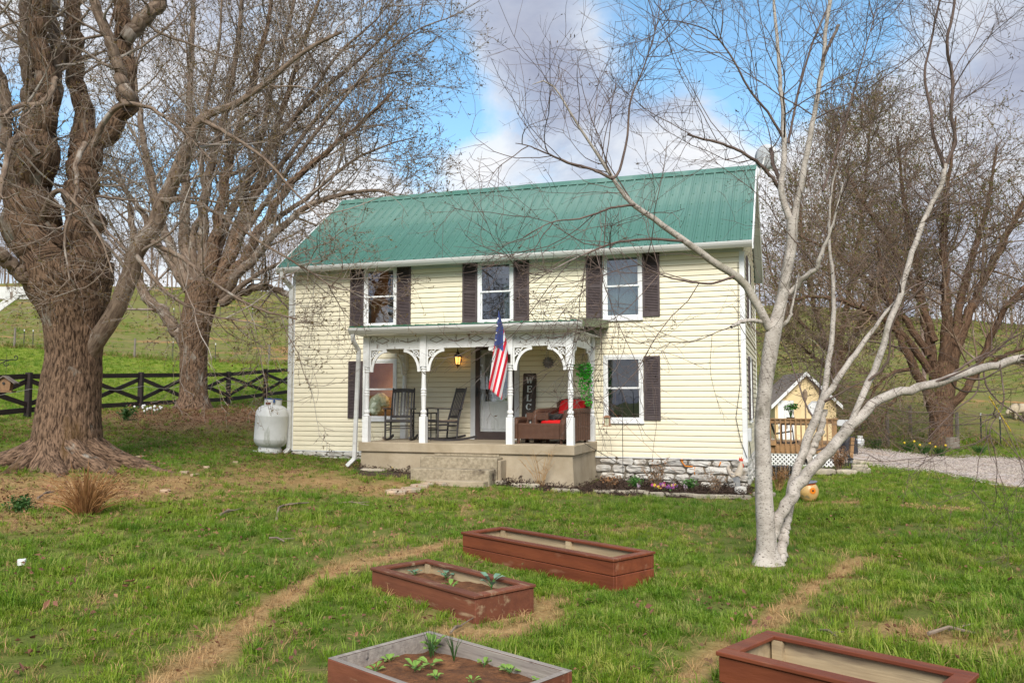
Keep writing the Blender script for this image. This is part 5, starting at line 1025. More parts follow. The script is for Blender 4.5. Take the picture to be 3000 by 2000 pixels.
slab('rock', 'rounded pale rock at the foot of the rooster', 'rock', None, 2168, 1446, .20, .15, .13, .4, M['stone'], 1)
for i, (u, v, w) in enumerate(((2415, 1392, .5), (2480, 1392, .45), (2522, 1386, .42), (2520, 1376, .4), (2530, 1366, .36), (2508, 1358, .35), (2395, 1388, .4))):
    slab('bed_stone', 'flat tan stone ' + ['in front of the round shrub by the deck', 'at the near right corner of the shrub bed', 'at the outer corner of the shrub bed by the solar lights', 'stacked second from the front beside the solar lights', 'third along the right side of the shrub bed', 'at the far right end of the shrub bed', 'at the left end of the shrub bed by the birch'][i], 'edging stone', 'flat stones edging the shrub bed by the deck', u, v, w, .25, .12, R(random.uniform(-40, 40)), M['edge'], 1)
# mulch beds
def bed(poly, nm, lab):
    ps_ = [og(u, v) if not isinstance(v, tuple) else HW(u, v[0], 0) for u, v in poly]; c = sum((Vector((p.x, p.y, 0)) for p in ps_), Vector()) / len(ps_); n = len(ps_); rings = 7; V, Q = [], []
    sub = []
    for i in range(n):
        for k in range(8): q = ps_[i].lerp(ps_[(i + 1) % n], k / 8); sub.append((q.x, q.y))
    N_ = len(sub)
    for r in range(rings):
        f = 1 - r / rings
        for i, (x, y) in enumerate(sub): X, Y = c.x + (x - c.x) * f, c.y + (y - c.y) * f; V.append((X, Y, gs(X, Y) + (.0 if r == 0 else .035) + (float(fbm(X * 9, Y * 9, 1, 3)) - .5) * .05 - (.03 if r == 0 else 0)))
    V.append((c.x, c.y, gs(c.x, c.y) + .04)); T = [(len(V) - 1, (rings - 1) * N_ + i, (rings - 1) * N_ + (i + 1) % N_) for i in range(N_)]
    for r in range(rings - 1):
        for i in range(N_): Q.append((r * N_ + i, r * N_ + (i + 1) % N_, (r + 1) * N_ + (i + 1) % N_, (r + 1) * N_ + i))
    tag(npmesh(nm, V, Q, M['mulch'], tris=T), lab, kind='structure')
bed([(1452, 1424), (1600, 1441), (1760, 1452), (1980, 1459), (2210, 1464), (TR + .15, (-.02,)), (PR + .05, (-.02,)), (PR + .05, (-PD - .02,)), (1.02, (-PD,))], 'flower_bed', 'dark bark mulch bed along the porch and stone foundation')
bed([(1050, 1392), (1228, 1404), (-.70, (-PD,)), (PL, (-PD,)), (PL - .15, (-PD - .1,))], 'mulch_bed', 'small dark mulch bed left of the porch steps')
bed([(2385, 1396), (2480, 1397), (2545, 1383), (2525, 1352), (2440, 1352), (2385, 1368)], 'shrub_bed', 'dark mulch bed with stones beside the deck')

# shrubs and flowers
M['twig'] = mat('dry_twig', (.30, .22, .15), (.20, .14, .09), 9, .8); M['rustleaf'] = mat('dry_leaf', (.24, .11, .045), (.34, .18, .08), 14, .8, trans=.15); M['straw'] = mat('straw', (.42, .27, .12), (.30, .17, .07), 9, .8)
def twigs(name, label, cat, u, v, h, n, spread, m, r=.006, leaves=None, ls=.03, nl=0, branch=True, group=None, leafname='leaves'):
    o = gthing(name, label, cat, u, v, 0, group); mb, lf = MB(), MB(); rr = random.Random(u * 7 + v)
    for k in range(n):
        a = rr.uniform(0, 6.28); s = rr.uniform(.15, 1) * spread; L_ = h * rr.uniform(.55, 1.05); c = Vector((math.cos(a), math.sin(a), 0)); pts = [c * .03 * rr.random() * 2 - Vector((0, 0, .03)), c * s * .35 + Vector((rr.uniform(-.02, .02), rr.uniform(-.02, .02), L_ * .45)), c * s * .75 + Vector((0, 0, L_ * .8)), c * s + Vector((0, 0, L_))]
        mb.tube(pts, [r, r * .85, r * .65, r * .35], 4)
        if branch:
            for q in (1, 2): d = Vector((rr.uniform(-1, 1), rr.uniform(-1, 1), rr.uniform(.2, 1))) * h * .22; mb.tube([pts[q], pts[q] + d], [r * .6, r * .3], 3)
        for _ in range(nl):
            t = rr.uniform(.25, 1); i = min(2, int(t * 3)); p = pts[i].lerp(pts[i + 1], t * 3 - i); leaf(lf, p + Vector((rr.uniform(-1, 1), rr.uniform(-1, 1), rr.uniform(-1, 1))) * ls, (rr.uniform(-1, 1), rr.uniform(-1, 1), rr.uniform(-.6, 1)), ls * rr.uniform(.8, 1.6), ls * .4)
    tag(mb.build('stems', m, o), kind='stuff')
    if nl: tag(lf.build(leafname, leaves, o), kind='stuff')
    return o
twigs('dry_shrub', 'bare pale twig shrub against the porch base right of the steps', 'shrub', 1585, 1428, .72, 16, .45, M['straw'], .006)
twigs('dry_shrub', 'bare thin twig shrub against the porch base left of the steps', 'shrub', 1115, 1372, .75, 14, .45, M['twig'], .006)
twigs('brown_shrub', 'low rusty brown shrub at the corner of the porch base', 'shrub', 1790, 1436, .30, 26, .24, M['twig'], .004, M['rustleaf'], .03, 9)
twigs('hydrangea', 'tall dry hydrangea with rusty flower heads in front of the stones', 'shrub', 1925, 1440, .62, 26, .36, M['twig'], .004, M['rustleaf'], .032, 11)
twigs('brown_shrub', 'dry straw-brown shrub beside the rooster', 'shrub', 2095, 1444, .50, 26, .30, M['twig'], .004, M['rustleaf'], .026, 7)
twigs('brown_shrub', 'bushy tan dry shrub between the two birch trunks', 'shrub', 2282, 1438, .50, 40, .26, M['straw'], .004, M['rustleaf'], .028, 10)
twigs('round_shrub', 'round green-topped brown shrub in the stone-edged bed by the deck', 'shrub', 2458, 1380, .62, 60, .38, M['twig'], .005, M['olive_leaf'] if 'olive_leaf' in M else M['rustleaf'], .035, 12)
twigs('yew', 'small dark green young shrub below the lantern hook', 'shrub', 1862, 1438, .26, 30, .17, M['stem'], .004, M['yew'], .028, 12)
twigs('yew', 'small dark green young shrub right of the pansies', 'shrub', 2020, 1440, .26, 34, .20, M['stem'], .004, M['yew'], .028, 12)
M['yellow'] = mat('yellow_petal', (.75, .48, .02), (.8, .6, .05), 20, .6); M['violet'] = mat('violet_petal', (.16, .04, .30), (.35, .12, .35), 20, .6); M['pink'] = mat('pink_petal', (.5, .05, .18), rough=.6); M['whitep'] = mat('white_petal', (.75, .75, .72), rough=.6)
def pansies(label, u, v, cols, n=26, w=.2):
    o = gthing('pansies', label, 'flowers', u, v); lf = MB(); fm = {c: MB() for c in cols}; rr = random.Random(u)
    for k in range(70): a, r = rr.uniform(0, 6.28), w * math.sqrt(rr.random()); leaf(lf, (r * math.cos(a) * 1.3, r * math.sin(a), rr.uniform(0, .09)), (rr.uniform(-1, 1), rr.uniform(-1, 1), rr.uniform(0, 1)), .05, .018)
    for k in range(n):
        a, r = rr.uniform(0, 6.28), w * math.sqrt(rr.random()); c = Vector((r * math.cos(a) * 1.3, r * math.sin(a), rr.uniform(.09, .16))); mb = fm[rr.choice(cols)]; f = Vector((rr.uniform(-.6, .6), -1, rr.uniform(.2, .8))).normalized()
        s = f.cross(Vector((0, 0, 1))).normalized(); t = s.cross(f)
        for q in range(5): an = 1.257 * q; d = s * math.cos(an) + t * math.sin(an); e = s * math.cos(an + 1.2) * .5 + t * math.sin(an + 1.2) * .5; mb.add([c, c + d * .022 - e * .018, c + d * .03 + f * .004, c + d * .022 + e * .018], [(0, 1, 2, 3)])
    tag(lf.build('leaves', M['yew'], o), kind='stuff')
    for c, mb in fm.items():
        if mb.v: tag(mb.build('petals', M[c], o), kind='stuff')
pansies('clump of yellow pansies in the mulch left of the steps', 1175, 1380, ('yellow',), 30)
pansies('small clump of white and purple pansies at the right foot of the steps', 1488, 1412, ('whitep', 'violet', 'yellow'), 18, .13)
pansies('clump of purple and yellow pansies in front of the hydrangea', 1945, 1443, ('violet', 'yellow', 'violet', 'pink'), 34, .2)
for u, v, l, rz in ((1872, 1440, 'curled pale plant label beside the left green shrub', .3), (2008, 1441, 'pale pink plant label at the foot of the right green shrub', -.2)):
    o = gthing('plant_label', l, 'label', u, v, rz); MB().prism([(-.03, 0, .0), (.03, 0, 0), (.045, .02, .13), (-.03, .02, .15)], (0, .004, 0)).build('tag_card', mat('label_card', (.66, .6, .62), (.42, .2, .35), 9, .6), o)
# leafy clumps by the trees
twigs('green_weed', 'dark green leafy weed at the left edge below the big trunk', 'plant', 62, 1500, .20, 30, .22, M['stem'], .004, M['dkleaf'], .04, 9)
twigs('flowering_plant', 'low dark plant with pink flowers in the leaf litter by the fence', 'plant', 368, 1232, .38, 30, .35, M['stem'], .006, M['dkleaf'], .06, 8)
o = gthing('white_flowers', 'clump of small white flowers at the foot of the fence post', 'flowers', 438, 1214); mb, lf = MB(), MB()
for k in range(22):
    a, r = random.uniform(0, 6.28), .5 * math.sqrt(random.random()); p = Vector((r * math.cos(a), r * math.sin(a) * .6, random.uniform(.10, .28))); mb.ball(p, .035, 6, 4); lf.tube([(p.x * .7, p.y * .7, 0), p], .008, 3)
tag(mb.build('blossoms', M['whitep'], o), kind='stuff'); tag(lf.build('stems', M['stem'], o), kind='stuff')
# brown ornamental grass
og_ = gthing('ornamental_grass', 'tuft of dry rusty brown ornamental grass on the lawn at the left', 'plant', 250, 1512); mb = MB(); rr = random.Random(4)
for k in range(170):
    a = rr.uniform(0, 6.28); b = rr.uniform(0, .12); s = rr.random() ** .8 * .50; h = rr.uniform(.20, .66) * (1.1 - .6 * s); c = Vector((math.cos(a), math.sin(a), 0)); q = c * b
    mb.tube([q - Vector((0, 0, .02)), q + c * s * .3 + Vector((0, 0, h * .5)), q + c * s * .68 + Vector((0, 0, h * .85)), q + c * s + Vector((rr.uniform(-.03, .03), rr.uniform(-.03, .03), h * rr.uniform(.85, 1.05)))], [.007, .006, .005, .002], 3, caps=False)
tag(mb.build('blades', mat('rusty_grass', (.40, .21, .08), (.24, .11, .04), 9, .8), og_), kind='stuff')
# daffodil leaves by the far tree
for i, (u, v, l) in enumerate(((2655, 1312, 'tuft of daffodil leaves left of the far tree beyond the driveway'), (2700, 1314, 'tuft of daffodil leaves with a yellow flower in front of the far tree'), (2745, 1318, 'tuft of daffodil leaves at the foot of the far brown trunk'), (2860, 1316, 'pale leafy plant under the wire fence on the right'), (2562, 1304, 'low green plant beside the small gas bottle'))):
    p = gat(u, (31.5, 31, 30.5, 32, 32.5)[i]); o = thing('daffodil_tuft', l, 'plant', p, 0, 'leafy tufts beyond the driveway'); mb = MB()
    for k in range(46): a = random.uniform(0, 6.28); r = random.uniform(.02, .34); mb.tube([(r * .3 * math.cos(a), r * .3 * math.sin(a), 0), (r * .7 * math.cos(a), r * .7 * math.sin(a), .22), (r * 1.3 * math.cos(a), r * 1.3 * math.sin(a), random.uniform(.25, .45))], [.014, .012, .004], 3)
    tag(mb.build('leaves', M['dkleaf'], o), kind='stuff')
    if i < 3: MB().ball((.12, -.2, .42), .045, 6, 4).ball((-.2, -.1, .36), .04, 6, 4).build('flower', M['yellow'], o)

# tin rooster, sunflower pot, wire basket
M['redpaint'] = mat('red_paint', (.55, .05, .02), rough=.5); M['greytin'] = mat('painted_tin', (.30, .29, .27), (.20, .21, .23), 9, .5, metal=.3); M['cream'] = mat('cream_paint', (.55, .46, .34), (.42, .36, .30), 9, .6)
rp = ogs(2160, 1436); ro = thing('rooster_ornament', 'painted tin rooster ornament standing at the corner of the stone foundation', 'ornament', rp, R(-10))
skin('body', [(0, 0, .22), (.02, 0, .30), (.06, 0, .40), (.075, 0, .50), (.08, 0, .55), (-.09, 0, .30), (-.15, 0, .36), (-.17, 0, .44), (-.14, 0, .49), (.125, 0, .545)], [(0, 1), (1, 2), (2, 3), (3, 4), (0, 5), (5, 6), (6, 7), (7, 8), (4, 9)], [.07, .09, .07, .045, .04, .06, .045, .035, .015, .008], M['cream'], ro)
MB().prism([(.04, -.012, .57), (.12, -.012, .57), (.125, -.012, .63), (.10, -.012, .60), (.09, -.012, .66), (.07, -.012, .61), (.05, -.012, .65)], (0, .024, 0)).build('comb', M['redpaint'], ro); MB().ball((.11, 0, .48), (.022, .02, .05), 8, 6).build('wattle', M['redpaint'], ro)
MB().prism([(-.12, -.05, .34), (.03, -.055, .30), (.02, -.06, .12), (-.06, -.05, .16)], (0, .012, 0)).build('wing', M['greytin'], ro); mb = MB()
for s in (-.03, .04): mb.tube([(s, s * .5, .24), (s, s * .5, .0)], .010, 6); mb.tube([(s - .03, s * .5 - .03, .008), (s + .06, s * .5 - .02, .006)], .008, 5)
mb.build('legs', M['greytin'], ro); MB().prism([(-.04, -.07, .0), (.07, -.07, 0), (.04, -.06, .25), (-.02, -.06, .25)], (0, .02, 0)).build('tail_plate', M['greytin'], ro)
def pot_mat():
    m = bpy.data.materials.new('pot_glaze'); m.use_nodes = True; nt = m.node_tree; N = nt.nodes.new; L = nt.links.new; b = nt.nodes['Principled BSDF']; b.inputs['Roughness'].default_value = .35; tc = N('ShaderNodeTexCoord')
    v = N('ShaderNodeTexVoronoi'); v.inputs['Scale'].default_value = 16; L(tc.outputs['Object'], v.inputs[0]); r = N('ShaderNodeValToRGB'); L(v.outputs['Color'], r.inputs[0]); e = r.color_ramp.elements; e[0].color = (.52, .33, .12, 1); e[1].color = (.62, .45, .20, 1); k = e.new(.30); k.color = (.30, .24, .12, 1); k = e.new(.36); k.color = (.58, .37, .14, 1)
    r.color_ramp.interpolation = 'CONSTANT'; L(r.outputs[0], b.inputs['Base Color']); return m
pp = ogs(2372, 1466); po = thing('flower_pot', 'round glazed yellow flower pot with a sunflower painted on it', 'flower pot', pp, 0); po.rotation_euler.y = R(-6)
MB().lathe([(.0001, 0), (.09, 0), (.12, .03), (.165, .12), (.172, .19), (.155, .25), (.135, .285)], n=28, caps=False).build('pot_body', pot_mat(), po, smooth=True); MB().lathe([(.135, .285), (.14, .295), (.14, .305), (.135, .31)], n=28, caps=False).build('orange_band', mat('orange_glaze', (.55, .11, .02), rough=.4), po, smooth=True)
MB().lathe([(.135, .31), (.165, .318), (.168, .335), (.13, .342), (.115, .33), (.11, .20), (.0001, .2)], n=28, caps=False).build('rim', mat('blue_grey_glaze', (.18, .19, .23), rough=.35), po, smooth=True)
mb = MB(); c = Vector((.02, -.172, .195)); 
for k in range(13): a = 2 * math.pi * k / 13; d = Vector((math.cos(a), .0, math.sin(a))); s = Vector((-d.z, 0, d.x)); f = lambda r, q: (lambda p: Vector((p.x, -math.sqrt(max(.001, .174 ** 2 - p.x ** 2)) * (1 - 1.5 * (p.z - .175) ** 2 * 8 * .3) - .003, p.z)))(Vector((c.x, 0, c.z)) + d * r + s * q); mb.add([f(.018, -.012), f(.04, -.014), f(.062, 0), f(.04, .014), f(.018, .012)], [(0, 1, 2, 3, 4)])
mb.build('sunflower_petals', mat('petal_orange', (.70, .20, .01), rough=.4), po); MB().ball((.02, -.168, .195), (.022, .012, .022), 10, 6).build('sunflower_centre', M['bronze'], po)
wb = ogs(2290, 1405); wb_ = thing('wire_basket', 'dark slatted metal basket behind the birch by the deck', 'basket', wb, 0); mb = MB()
for z in np.linspace(.03, .30, 7): mb.lathe([(.24, z - .012), (.255, z - .012), (.255, z + .012), (.24, z + .012)], n=16)
mb.build('bands', M['iron'], wb_); mb = MB()
for k in range(16): a = 2 * math.pi * k / 16; mb.bar((.25 * math.cos(a), .25 * math.sin(a), 0), (.26 * math.cos(a), .26 * math.sin(a), .34), .012, .012, (0, 1, 0))
mb.build('ribs', M['tin'], wb_)
# solar lights, wood post, sheeted grill
for u, v, l in ((2486, 1372, 'black solar path light nearest the round shrub'), (2494, 1381, 'black solar path light nearest the edging stones'), (2478, 1366, 'black solar path light farthest back in the shrub bed')):
    o = gthing('solar_light', l, 'garden light', u, v, 0, 'black solar path lights in the shrub bed'); MB().tube([(0, 0, -.05), (0, 0, .22)], .012, 6).build('stake', M['iron'], o); MB().lathe([(.03, .22), (.045, .24), (.045, .31)], n=10).build('lens', M['tin'], o); MB().lathe([(.07, .31), (.075, .325), (.03, .36), (.01, .365)], n=10).build('cap', M['iron'], o)
M['deckwood'] = mat('deck_wood', (.33, .19, .085), (.22, .125, .06), 4, .7, stretch=(2, 2, 1), rnd=.12, c3=(.40, .28, .17), s3=2, t3=(.55, .75))
pq = gat(2482, 25.2); o = thing('marker_post', 'leaning square wooden post at the edge of the driveway', 'post', pq); MB().bar((0, 0, -.2), (.10, 0, .78), .10, .10, (0, 1, 0)).build('post', M['deckwood'], o)
gq = gat(2480, 29); o = thing('covered_grill', 'dark covered barbecue grill with a grey side table beyond the deck', 'grill', gq, R(20)); MB().prism([(-.45, -.3, .0), (.45, -.3, 0), (.40, -.3, .75), (.25, -.3, .98), (-.20, -.3, 1.02), (-.42, -.3, .7)], (0, .6, 0)).build('cover', mat('dark_cover', (.03, .03, .035), rough=.7), o, bevel=.06); MB().box(.46, .68, -.22, .22, .60, .85).build('side_table', M['trim'], o); o.scale = (.62, .62, .62)

# deck behind the house
dk = ht('deck', 'wooden deck with baluster railing and white lattice skirt behind the house', 'deck', 5.25, 7.3, -.25); W_ = 2.15; FZ, RZ_ = .66, 1.37
for i in range(8): MB().box(0, W_, -.02 + .145 * i, .12 + .145 * i, FZ, FZ + .03).build('deck_board', M['deckwood'], dk)
MB().box(-.6, W_, 1.17, 3, FZ - .03, FZ + .02).build('deck_floor', M['deckwood'], dk)
MB().box(0, W_, -.06, -.022, FZ - .22, FZ + .0).build('rim_board', M['deckwood'], dk); MB().box(0, .55, -.16, -.065, FZ + .0, FZ + .12).build('step_board', M['deckwood'], dk)
MB().box(0, W_ + .03, -.09, .03, RZ_, RZ_ + .035).build('top_rail', M['deckwood'], dk); MB().box(0, W_, -.05, -.012, RZ_ - .10, RZ_ - .002).build('under_rail', M['deckwood'], dk)
for i in range(15): MB().bar((.14 + .135 * i, -.082, FZ - .18), (.14 + .135 * i, -.082, RZ_ - .005), .038, .038, (0, 1, 0)).build('baluster', M['deckwood'], dk)
for x in (W_ - .05, .04): MB().box(x - .045, x + .045, -.06, .03, -.3, RZ_ + .0).build('deck_post', M['deckwood'], dk)
for i in range(9): MB().bar((W_ - .02, .12 + .13 * i, FZ - .15), (W_ - .02, .12 + .13 * i, RZ_ - .03), .038, .038, (0, 1, 0)).build('baluster', M['deckwood'], dk)
MB().box(W_ - .05, W_ + .04, .03, 1.3, RZ_, RZ_ + .035).build('side_rail', M['deckwood'], dk)
lz0, lz1 = .0, FZ - .23
def lattice(x0, x1, z0, z1, y, par):
    for sgn, yy in ((1, y), (-1, y - .008)):
        k = x0 - (z1 - z0); st = .115
        while k < x1:
            a, b = [k, z0], [k + (z1 - z0), z1]
            if sgn < 0: a, b = [k + (z1 - z0), z0], [k, z1]
            p, q = (a, b) if a[0] < b[0] else (b, a); sl = (q[1] - p[1]) / (q[0] - p[0])
            if p[0] < x0: p = [x0, p[1] + sl * (x0 - p[0])]
            if q[0] > x1: q = [x1, q[1] - sl * (q[0] - x1)]
            if q[0] - p[0] > .02: MB().bar((p[0], yy, p[1]), (q[0], yy, q[1]), .007, .038, (0, -1, 0) if False else (0, 0, 1)).build('lattice_slat', M['white'], par)
            k += st
lattice(0, W_, lz0, lz1, -.03, dk); MB().box(0, W_, -.05, -.02, lz1 - .005, lz1 + .01).build('lattice_cap', M['white'], dk)
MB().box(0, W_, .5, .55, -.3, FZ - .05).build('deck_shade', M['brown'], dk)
# on the deck
DZ = -.25 + FZ + .03
o = ht('sling_chair', 'dark folding rocker with a sling seat on the deck', 'chair', 5.25 + .75, 7.3 + .55, DZ, R(90)); B = M['iron']
MB().prism([(-.24, -.25, .33), (.24, -.25, .33), (.24, .22, .25), (-.24, .22, .25)], (0, 0, .03)).build('seat_sling', B, o); MB().prism([(-.24, .22, .25), (.24, .22, .25), (.24, .42, .85), (-.24, .42, .85)], (0, .03, 0)).build('back_sling', B, o)
for s in (-1, 1): MB().tube([(s * .26, -.40, .06), (s * .26, -.2, .0), (s * .26, .2, .0), (s * .26, .45, .08)], .014, 6).tube([(s * .26, -.28, .02), (s * .26, -.25, .36), (s * .26, -.22, .56), (s * .26, .3, .56)], .014, 6).tube([(s * .26, .2, .0), (s * .26, .22, .26), (s * .26, .44, .90)], .014, 6).build('side_frame', B, o)
def potplant(label, t, y, z, m=None):
    o = ht('potted_plant', label, 'potted plant', t, y, z); MB().lathe([(.08, 0), (.11, .16), (.12, .16), (.12, .18)], n=12).build('pot', M['bronze'], o); lf, st = MB(), MB()
    for k in range(26):
        a = random.uniform(0, 6.28); h = random.uniform(.28, .5); r = random.uniform(.1, .28); p = Vector((r * .6 * math.cos(a), r * .6 * math.sin(a), .18 + h * .8)); st.tube([(0, 0, .15), p * .6 + Vector((0, 0, .1)), p], .006, 3)
        for q in range(4): leaf(lf, p, (math.cos(a + q - 1.5), math.sin(a + q - 1.5), random.uniform(-.4, .2)), .12, .028)
    lf.build('leaves', M['yew'], o); st.build('stems', M['stem'], o)
potplant('leafy potted plant standing behind the deck railing', 5.25 + .95, 7.3 + .9, DZ + .55)
o = ht('plant_stand', 'small dark table under the potted plant on the deck', 'table', 5.25 + .95, 7.3 + .9, DZ); MB().box(-.3, .6, -.2, .2, .51, .55).build('table_top', M['bronze'], o)
for x in (-.25, .55):
    for y in (-.15, .15): MB().bar((x, y, 0), (x, y, .51), .03, .03, (0, 1, 0)).build('leg', M['bronze'], o)
o = ht('red_bucket', 'bright red bucket on the deck beside the birch trunk', 'bucket', 5.25 + .05, 7.3 + .35, DZ); MB().lathe([(.12, 0), (.16, .30), (.17, .30), (.17, .32), (.15, .32), (.11, .02)], n=14).build('bucket_body', M['redpaint'], o); MB().tube([(-.16, 0, .3), (-.1, 0, .42), (.1, 0, .42), (.16, 0, .3)], .006, 5).build('handle', M['iron'], o)
o = ht('planter_bracket', 'grey window-box planter hooked over the deck rail', 'planter', 5.25 + W_ + .18, 7.3 + .15, DZ + .52); MB().prism([(-.16, -.1, 0), (.10, -.1, 0), (.15, -.1, .16), (-.2, -.1, .16)], (0, .2, 0)).build('box', M['trim'], o)
o = ht('tiki_torch', 'bamboo garden torch standing at the back of the deck', 'torch', 5.25 + 1.38, 7.3 + 2.2, DZ - .3); MB().tube([(0, 0, 0), (0, 0, 1.5)], .022, 6).build('pole', M['twig'], o); MB().lathe([(.025, 1.5), (.065, 1.60), (.07, 1.78), (.055, 1.80), (.02, 1.86)], n=10).build('torch_head', M['twig'], o)

# shed
def shed():
    Y = 33.0; c = at(2362, 1281, Y); s = thing('shed', 'small pale yellow gabled shed with a white plank door behind the deck', 'shed', (c.x, Y, .15), R(-2)); YL = mat('yellow_siding', (.74, .58, .33), (.68, .53, .29), 2, .7); w, e, ap, d = 1.19, 1.45, 2.62, 2.6
    MB().prism([(-w, 0, -.3), (w, 0, -.3), (w, 0, e), (0, 0, ap - .12), (-w, 0, e)], (0, .05, 0)).build('front_wall', YL, s); MB().box(-w, -w + .05, .051, d, -.3, e).build('side_wall', YL, s); MB().box(w - .05, w, .051, d, -.3, e).build('side_wall', YL, s); MB().prism([(-w, d, -.3), (w, d, -.3), (w, d, e), (0, d, ap - .12), (-w, d, e)], (0, .05, 0)).build('rear_wall', YL, s)
    for x in np.arange(-w + .2, w, .2): MB().box(x - .006, x + .006, -.006, -.001, -.2, min(e, ap - .2 - abs(x) * .95)).build('wall_batten', YL, s)
    for q in (-1, 1):
        MB().prism([(0, -.18, ap), (q * (w + .17), -.18, e - .12), (q * (w + .17), -.18, e - .17), (0, -.18, ap - .05)], (0, d + .4, 0)).build('roof_slope', M['shingle'], s); MB().prism([(0, -.215, ap + .03), (q * (w + .19), -.215, e - .12), (q * (w + .19), -.215, e - .27), (0, -.215, ap - .12)], (0, .03, 0)).build('barge_board', M['peeling'], s)
    for i in range(5): MB().box(-1.08 + .124 * i, -1.08 + .124 * i + .118, -.035, -.004, -.15, 1.52).build('door_plank', M['peeling'], s)
    MB().box(-1.12, -1.085, -.04, -.002, -.15, 1.56).box(-.458, -.42, -.04, -.002, -.15, 1.56).box(-1.12, -.42, -.041, -.002, 1.525, 1.56).build('door_frame', YL, s); MB().box(-1.19, -1.12, -.05, -.002, .62, .80).build('hinge', M['rust'], s)
    oc = [(.36 + .30 * math.cos(a), -.012, 1.22 + .30 * math.sin(a)) for a in [math.pi / 8 + math.pi / 4 * k for k in range(8)]]; oi = [(.36 + .25 * math.cos(a), -.03, 1.22 + .25 * math.sin(a)) for a in [math.pi / 8 + math.pi / 4 * k for k in range(8)]]
    MB().prism(oi, (0, .02, 0)).build('octagon_panel', M['white'], s); mb = MB()
    for k in range(8): j = (k + 1) % 8; mb.prism([Vector(oc[k]), Vector(oc[j]), Vector(oi[j]) + Vector((0, .018, 0)), Vector(oi[k]) + Vector((0, .018, 0))], (0, -.035, 0))
    mb.build('octagon_frame', M['trim'], s)
shed()
# posts, pole and guy wire beyond the drive
o = thing('utility_pole', 'thin pale pinkish pole standing behind the far brown tree', 'pole', gat(2709, 45)); MB().tube([(0, 0, -.5), (-.1, 0, 9)], [.10, .08], 10).build('shaft', mat('pink_pole', (.42, .30, .26), (.34, .24, .2), 3, .8, stretch=(1, 1, .2)), o)
o = thing('guy_wire_guard', 'yellow guy wire guard slanting down beside the pasture fence', 'guy wire', gat(2955, 40)); pa = at(2897, 1160, 40) - o.location; MB().tube([(0, 0, 0), pa], .028, 6).build('guard', mat('guard_yellow', (.55, .38, .02), rough=.5), o); MB().tube([pa, pa * 3.2], .008, 4).build('wire', M['oldpost'], o)
o = thing('stump_block', 'dark sawn log block beside the far brown trunk', 'log', gat(2780, 33.6)); MB().lathe([(.28, 0), (.30, .05), (.29, .45), (.0001, .46)], n=14).build('log', M['oldpost'], o)
# sheep
M['wool'] = mat('wool', (.50, .42, .30), (.38, .31, .22), 14, .95, bump=.7, bscale=30, bdist=.03); M['face'] = mat('sheep_face', (.42, .36, .29), rough=.8)
def sheep(label, p, rz, k=1.0):
    s = thing('sheep', label, 'sheep', p, rz, 'sheep grazing on the hillside'); s.scale = (k, k, k)
    skin('body', [(0, 0, .55), (.28, 0, .57), (.45, 0, .55), (.58, 0, .48), (.70, 0, .38), (.80, 0, .27), (-.28, 0, .56), (-.42, 0, .52), (-.50, 0, .40), (.36, .13, .36), (.37, .13, .20), (.36, .13, .02), (.36, -.13, .36), (.30, -.13, .20), (.28, -.13, .02), (-.33, .14, .38), (-.40, .14, .24), (-.36, .14, .02), (-.33, -.14, .38), (-.42, -.14, .24), (-.40, -.14, .02)],
         [(0, 1), (1, 2), (2, 3), (3, 4), (4, 5), (0, 6), (6, 7), (7, 8), (1, 9), (9, 10), (10, 11), (1, 12), (12, 13), (13, 14), (6, 15), (15, 16), (16, 17), (6, 18), (18, 19), (19, 20)],
         [.27, .26, .19, .13, .11, .07, .27, .18, .05, .10, .06, .045, .10, .06, .045, .12, .065, .045, .12, .065, .045], M['wool'], s, 2, .03, 9)
    for q in (-1, 1): MB().prism([(.66, q * .08, .42), (.70, q * .10, .44), (.66, q * .22, .36), (.62, q * .20, .36)], (0, 0, .02)).build('ear', M['face'], s)
sheep('cream sheep grazing with lowered head by the right edge', gat(2985, 42), R(188)); sheep('second cream sheep partly cut off by the right edge', gat(3024, 41.2), R(100), 1.0)
# fallen sticks, leaves and pale scraps
M['stick'] = mat('fallen_stick', (.26, .20, .15), (.16, .12, .09), 9, .85)
def stick(label, px, r=.012):
    ps = [ogs(u, v) for u, v in px]; o = thing('fallen_stick', label, 'stick', ps[0], 0, 'fallen sticks on the lawn'); mb = MB(); mb.tube([p - ps[0] + Vector((0, 0, r + .025 + .02 * (i % 2))) for i, p in enumerate(ps)], [r * (1 - .5 * i / len(ps)) for i in range(len(ps))], 6); k = len(ps) // 2; d = (ps[-1] - ps[0]).normalized(); mb.tube([ps[k] - ps[0] + Vector((0, 0, .04)), ps[k] - ps[0] + d * .18 + Vector((.06, .12, .05))], [r * .6, r * .3], 5); mb.build('branch', M['stick'], o)
stick('forked grey fallen branch on the lawn left of the middle', [(810, 1528), (816, 1500), (830, 1490), (870, 1488), (905, 1482)], .016); stick('thin fallen stick behind the forked branch', [(980, 1482), (1030, 1480), (1080, 1484)], .010); stick('short thick fallen stick in the dark grass', [(645, 1518), (668, 1510), (685, 1507)], .018); stick('short pale stick in front of the forked branch', [(790, 1585), (812, 1590), (832, 1597)], .012)
stick('long thin stick in the grass by the right planter', [(2400, 1855), (2428, 1868), (2455, 1885)], .010); stick('brown stick on the bare soil at the right', [(2720, 1880), (2780, 1865), (2860, 1878)], .014); stick('thin stick under the big tree on the bare soil', [(110, 1465), (135, 1450), (148, 1445)], .016); stick('curved stick on the straw beside the short planter', [(1320, 1858), (1335, 1850), (1352, 1842)], .010)
slab('pale_scrap', 'small white tuft lying on the lawn at the left edge', 'scrap', None, 62, 1660, .07, .06, .05, .3, M['tip'], 1)
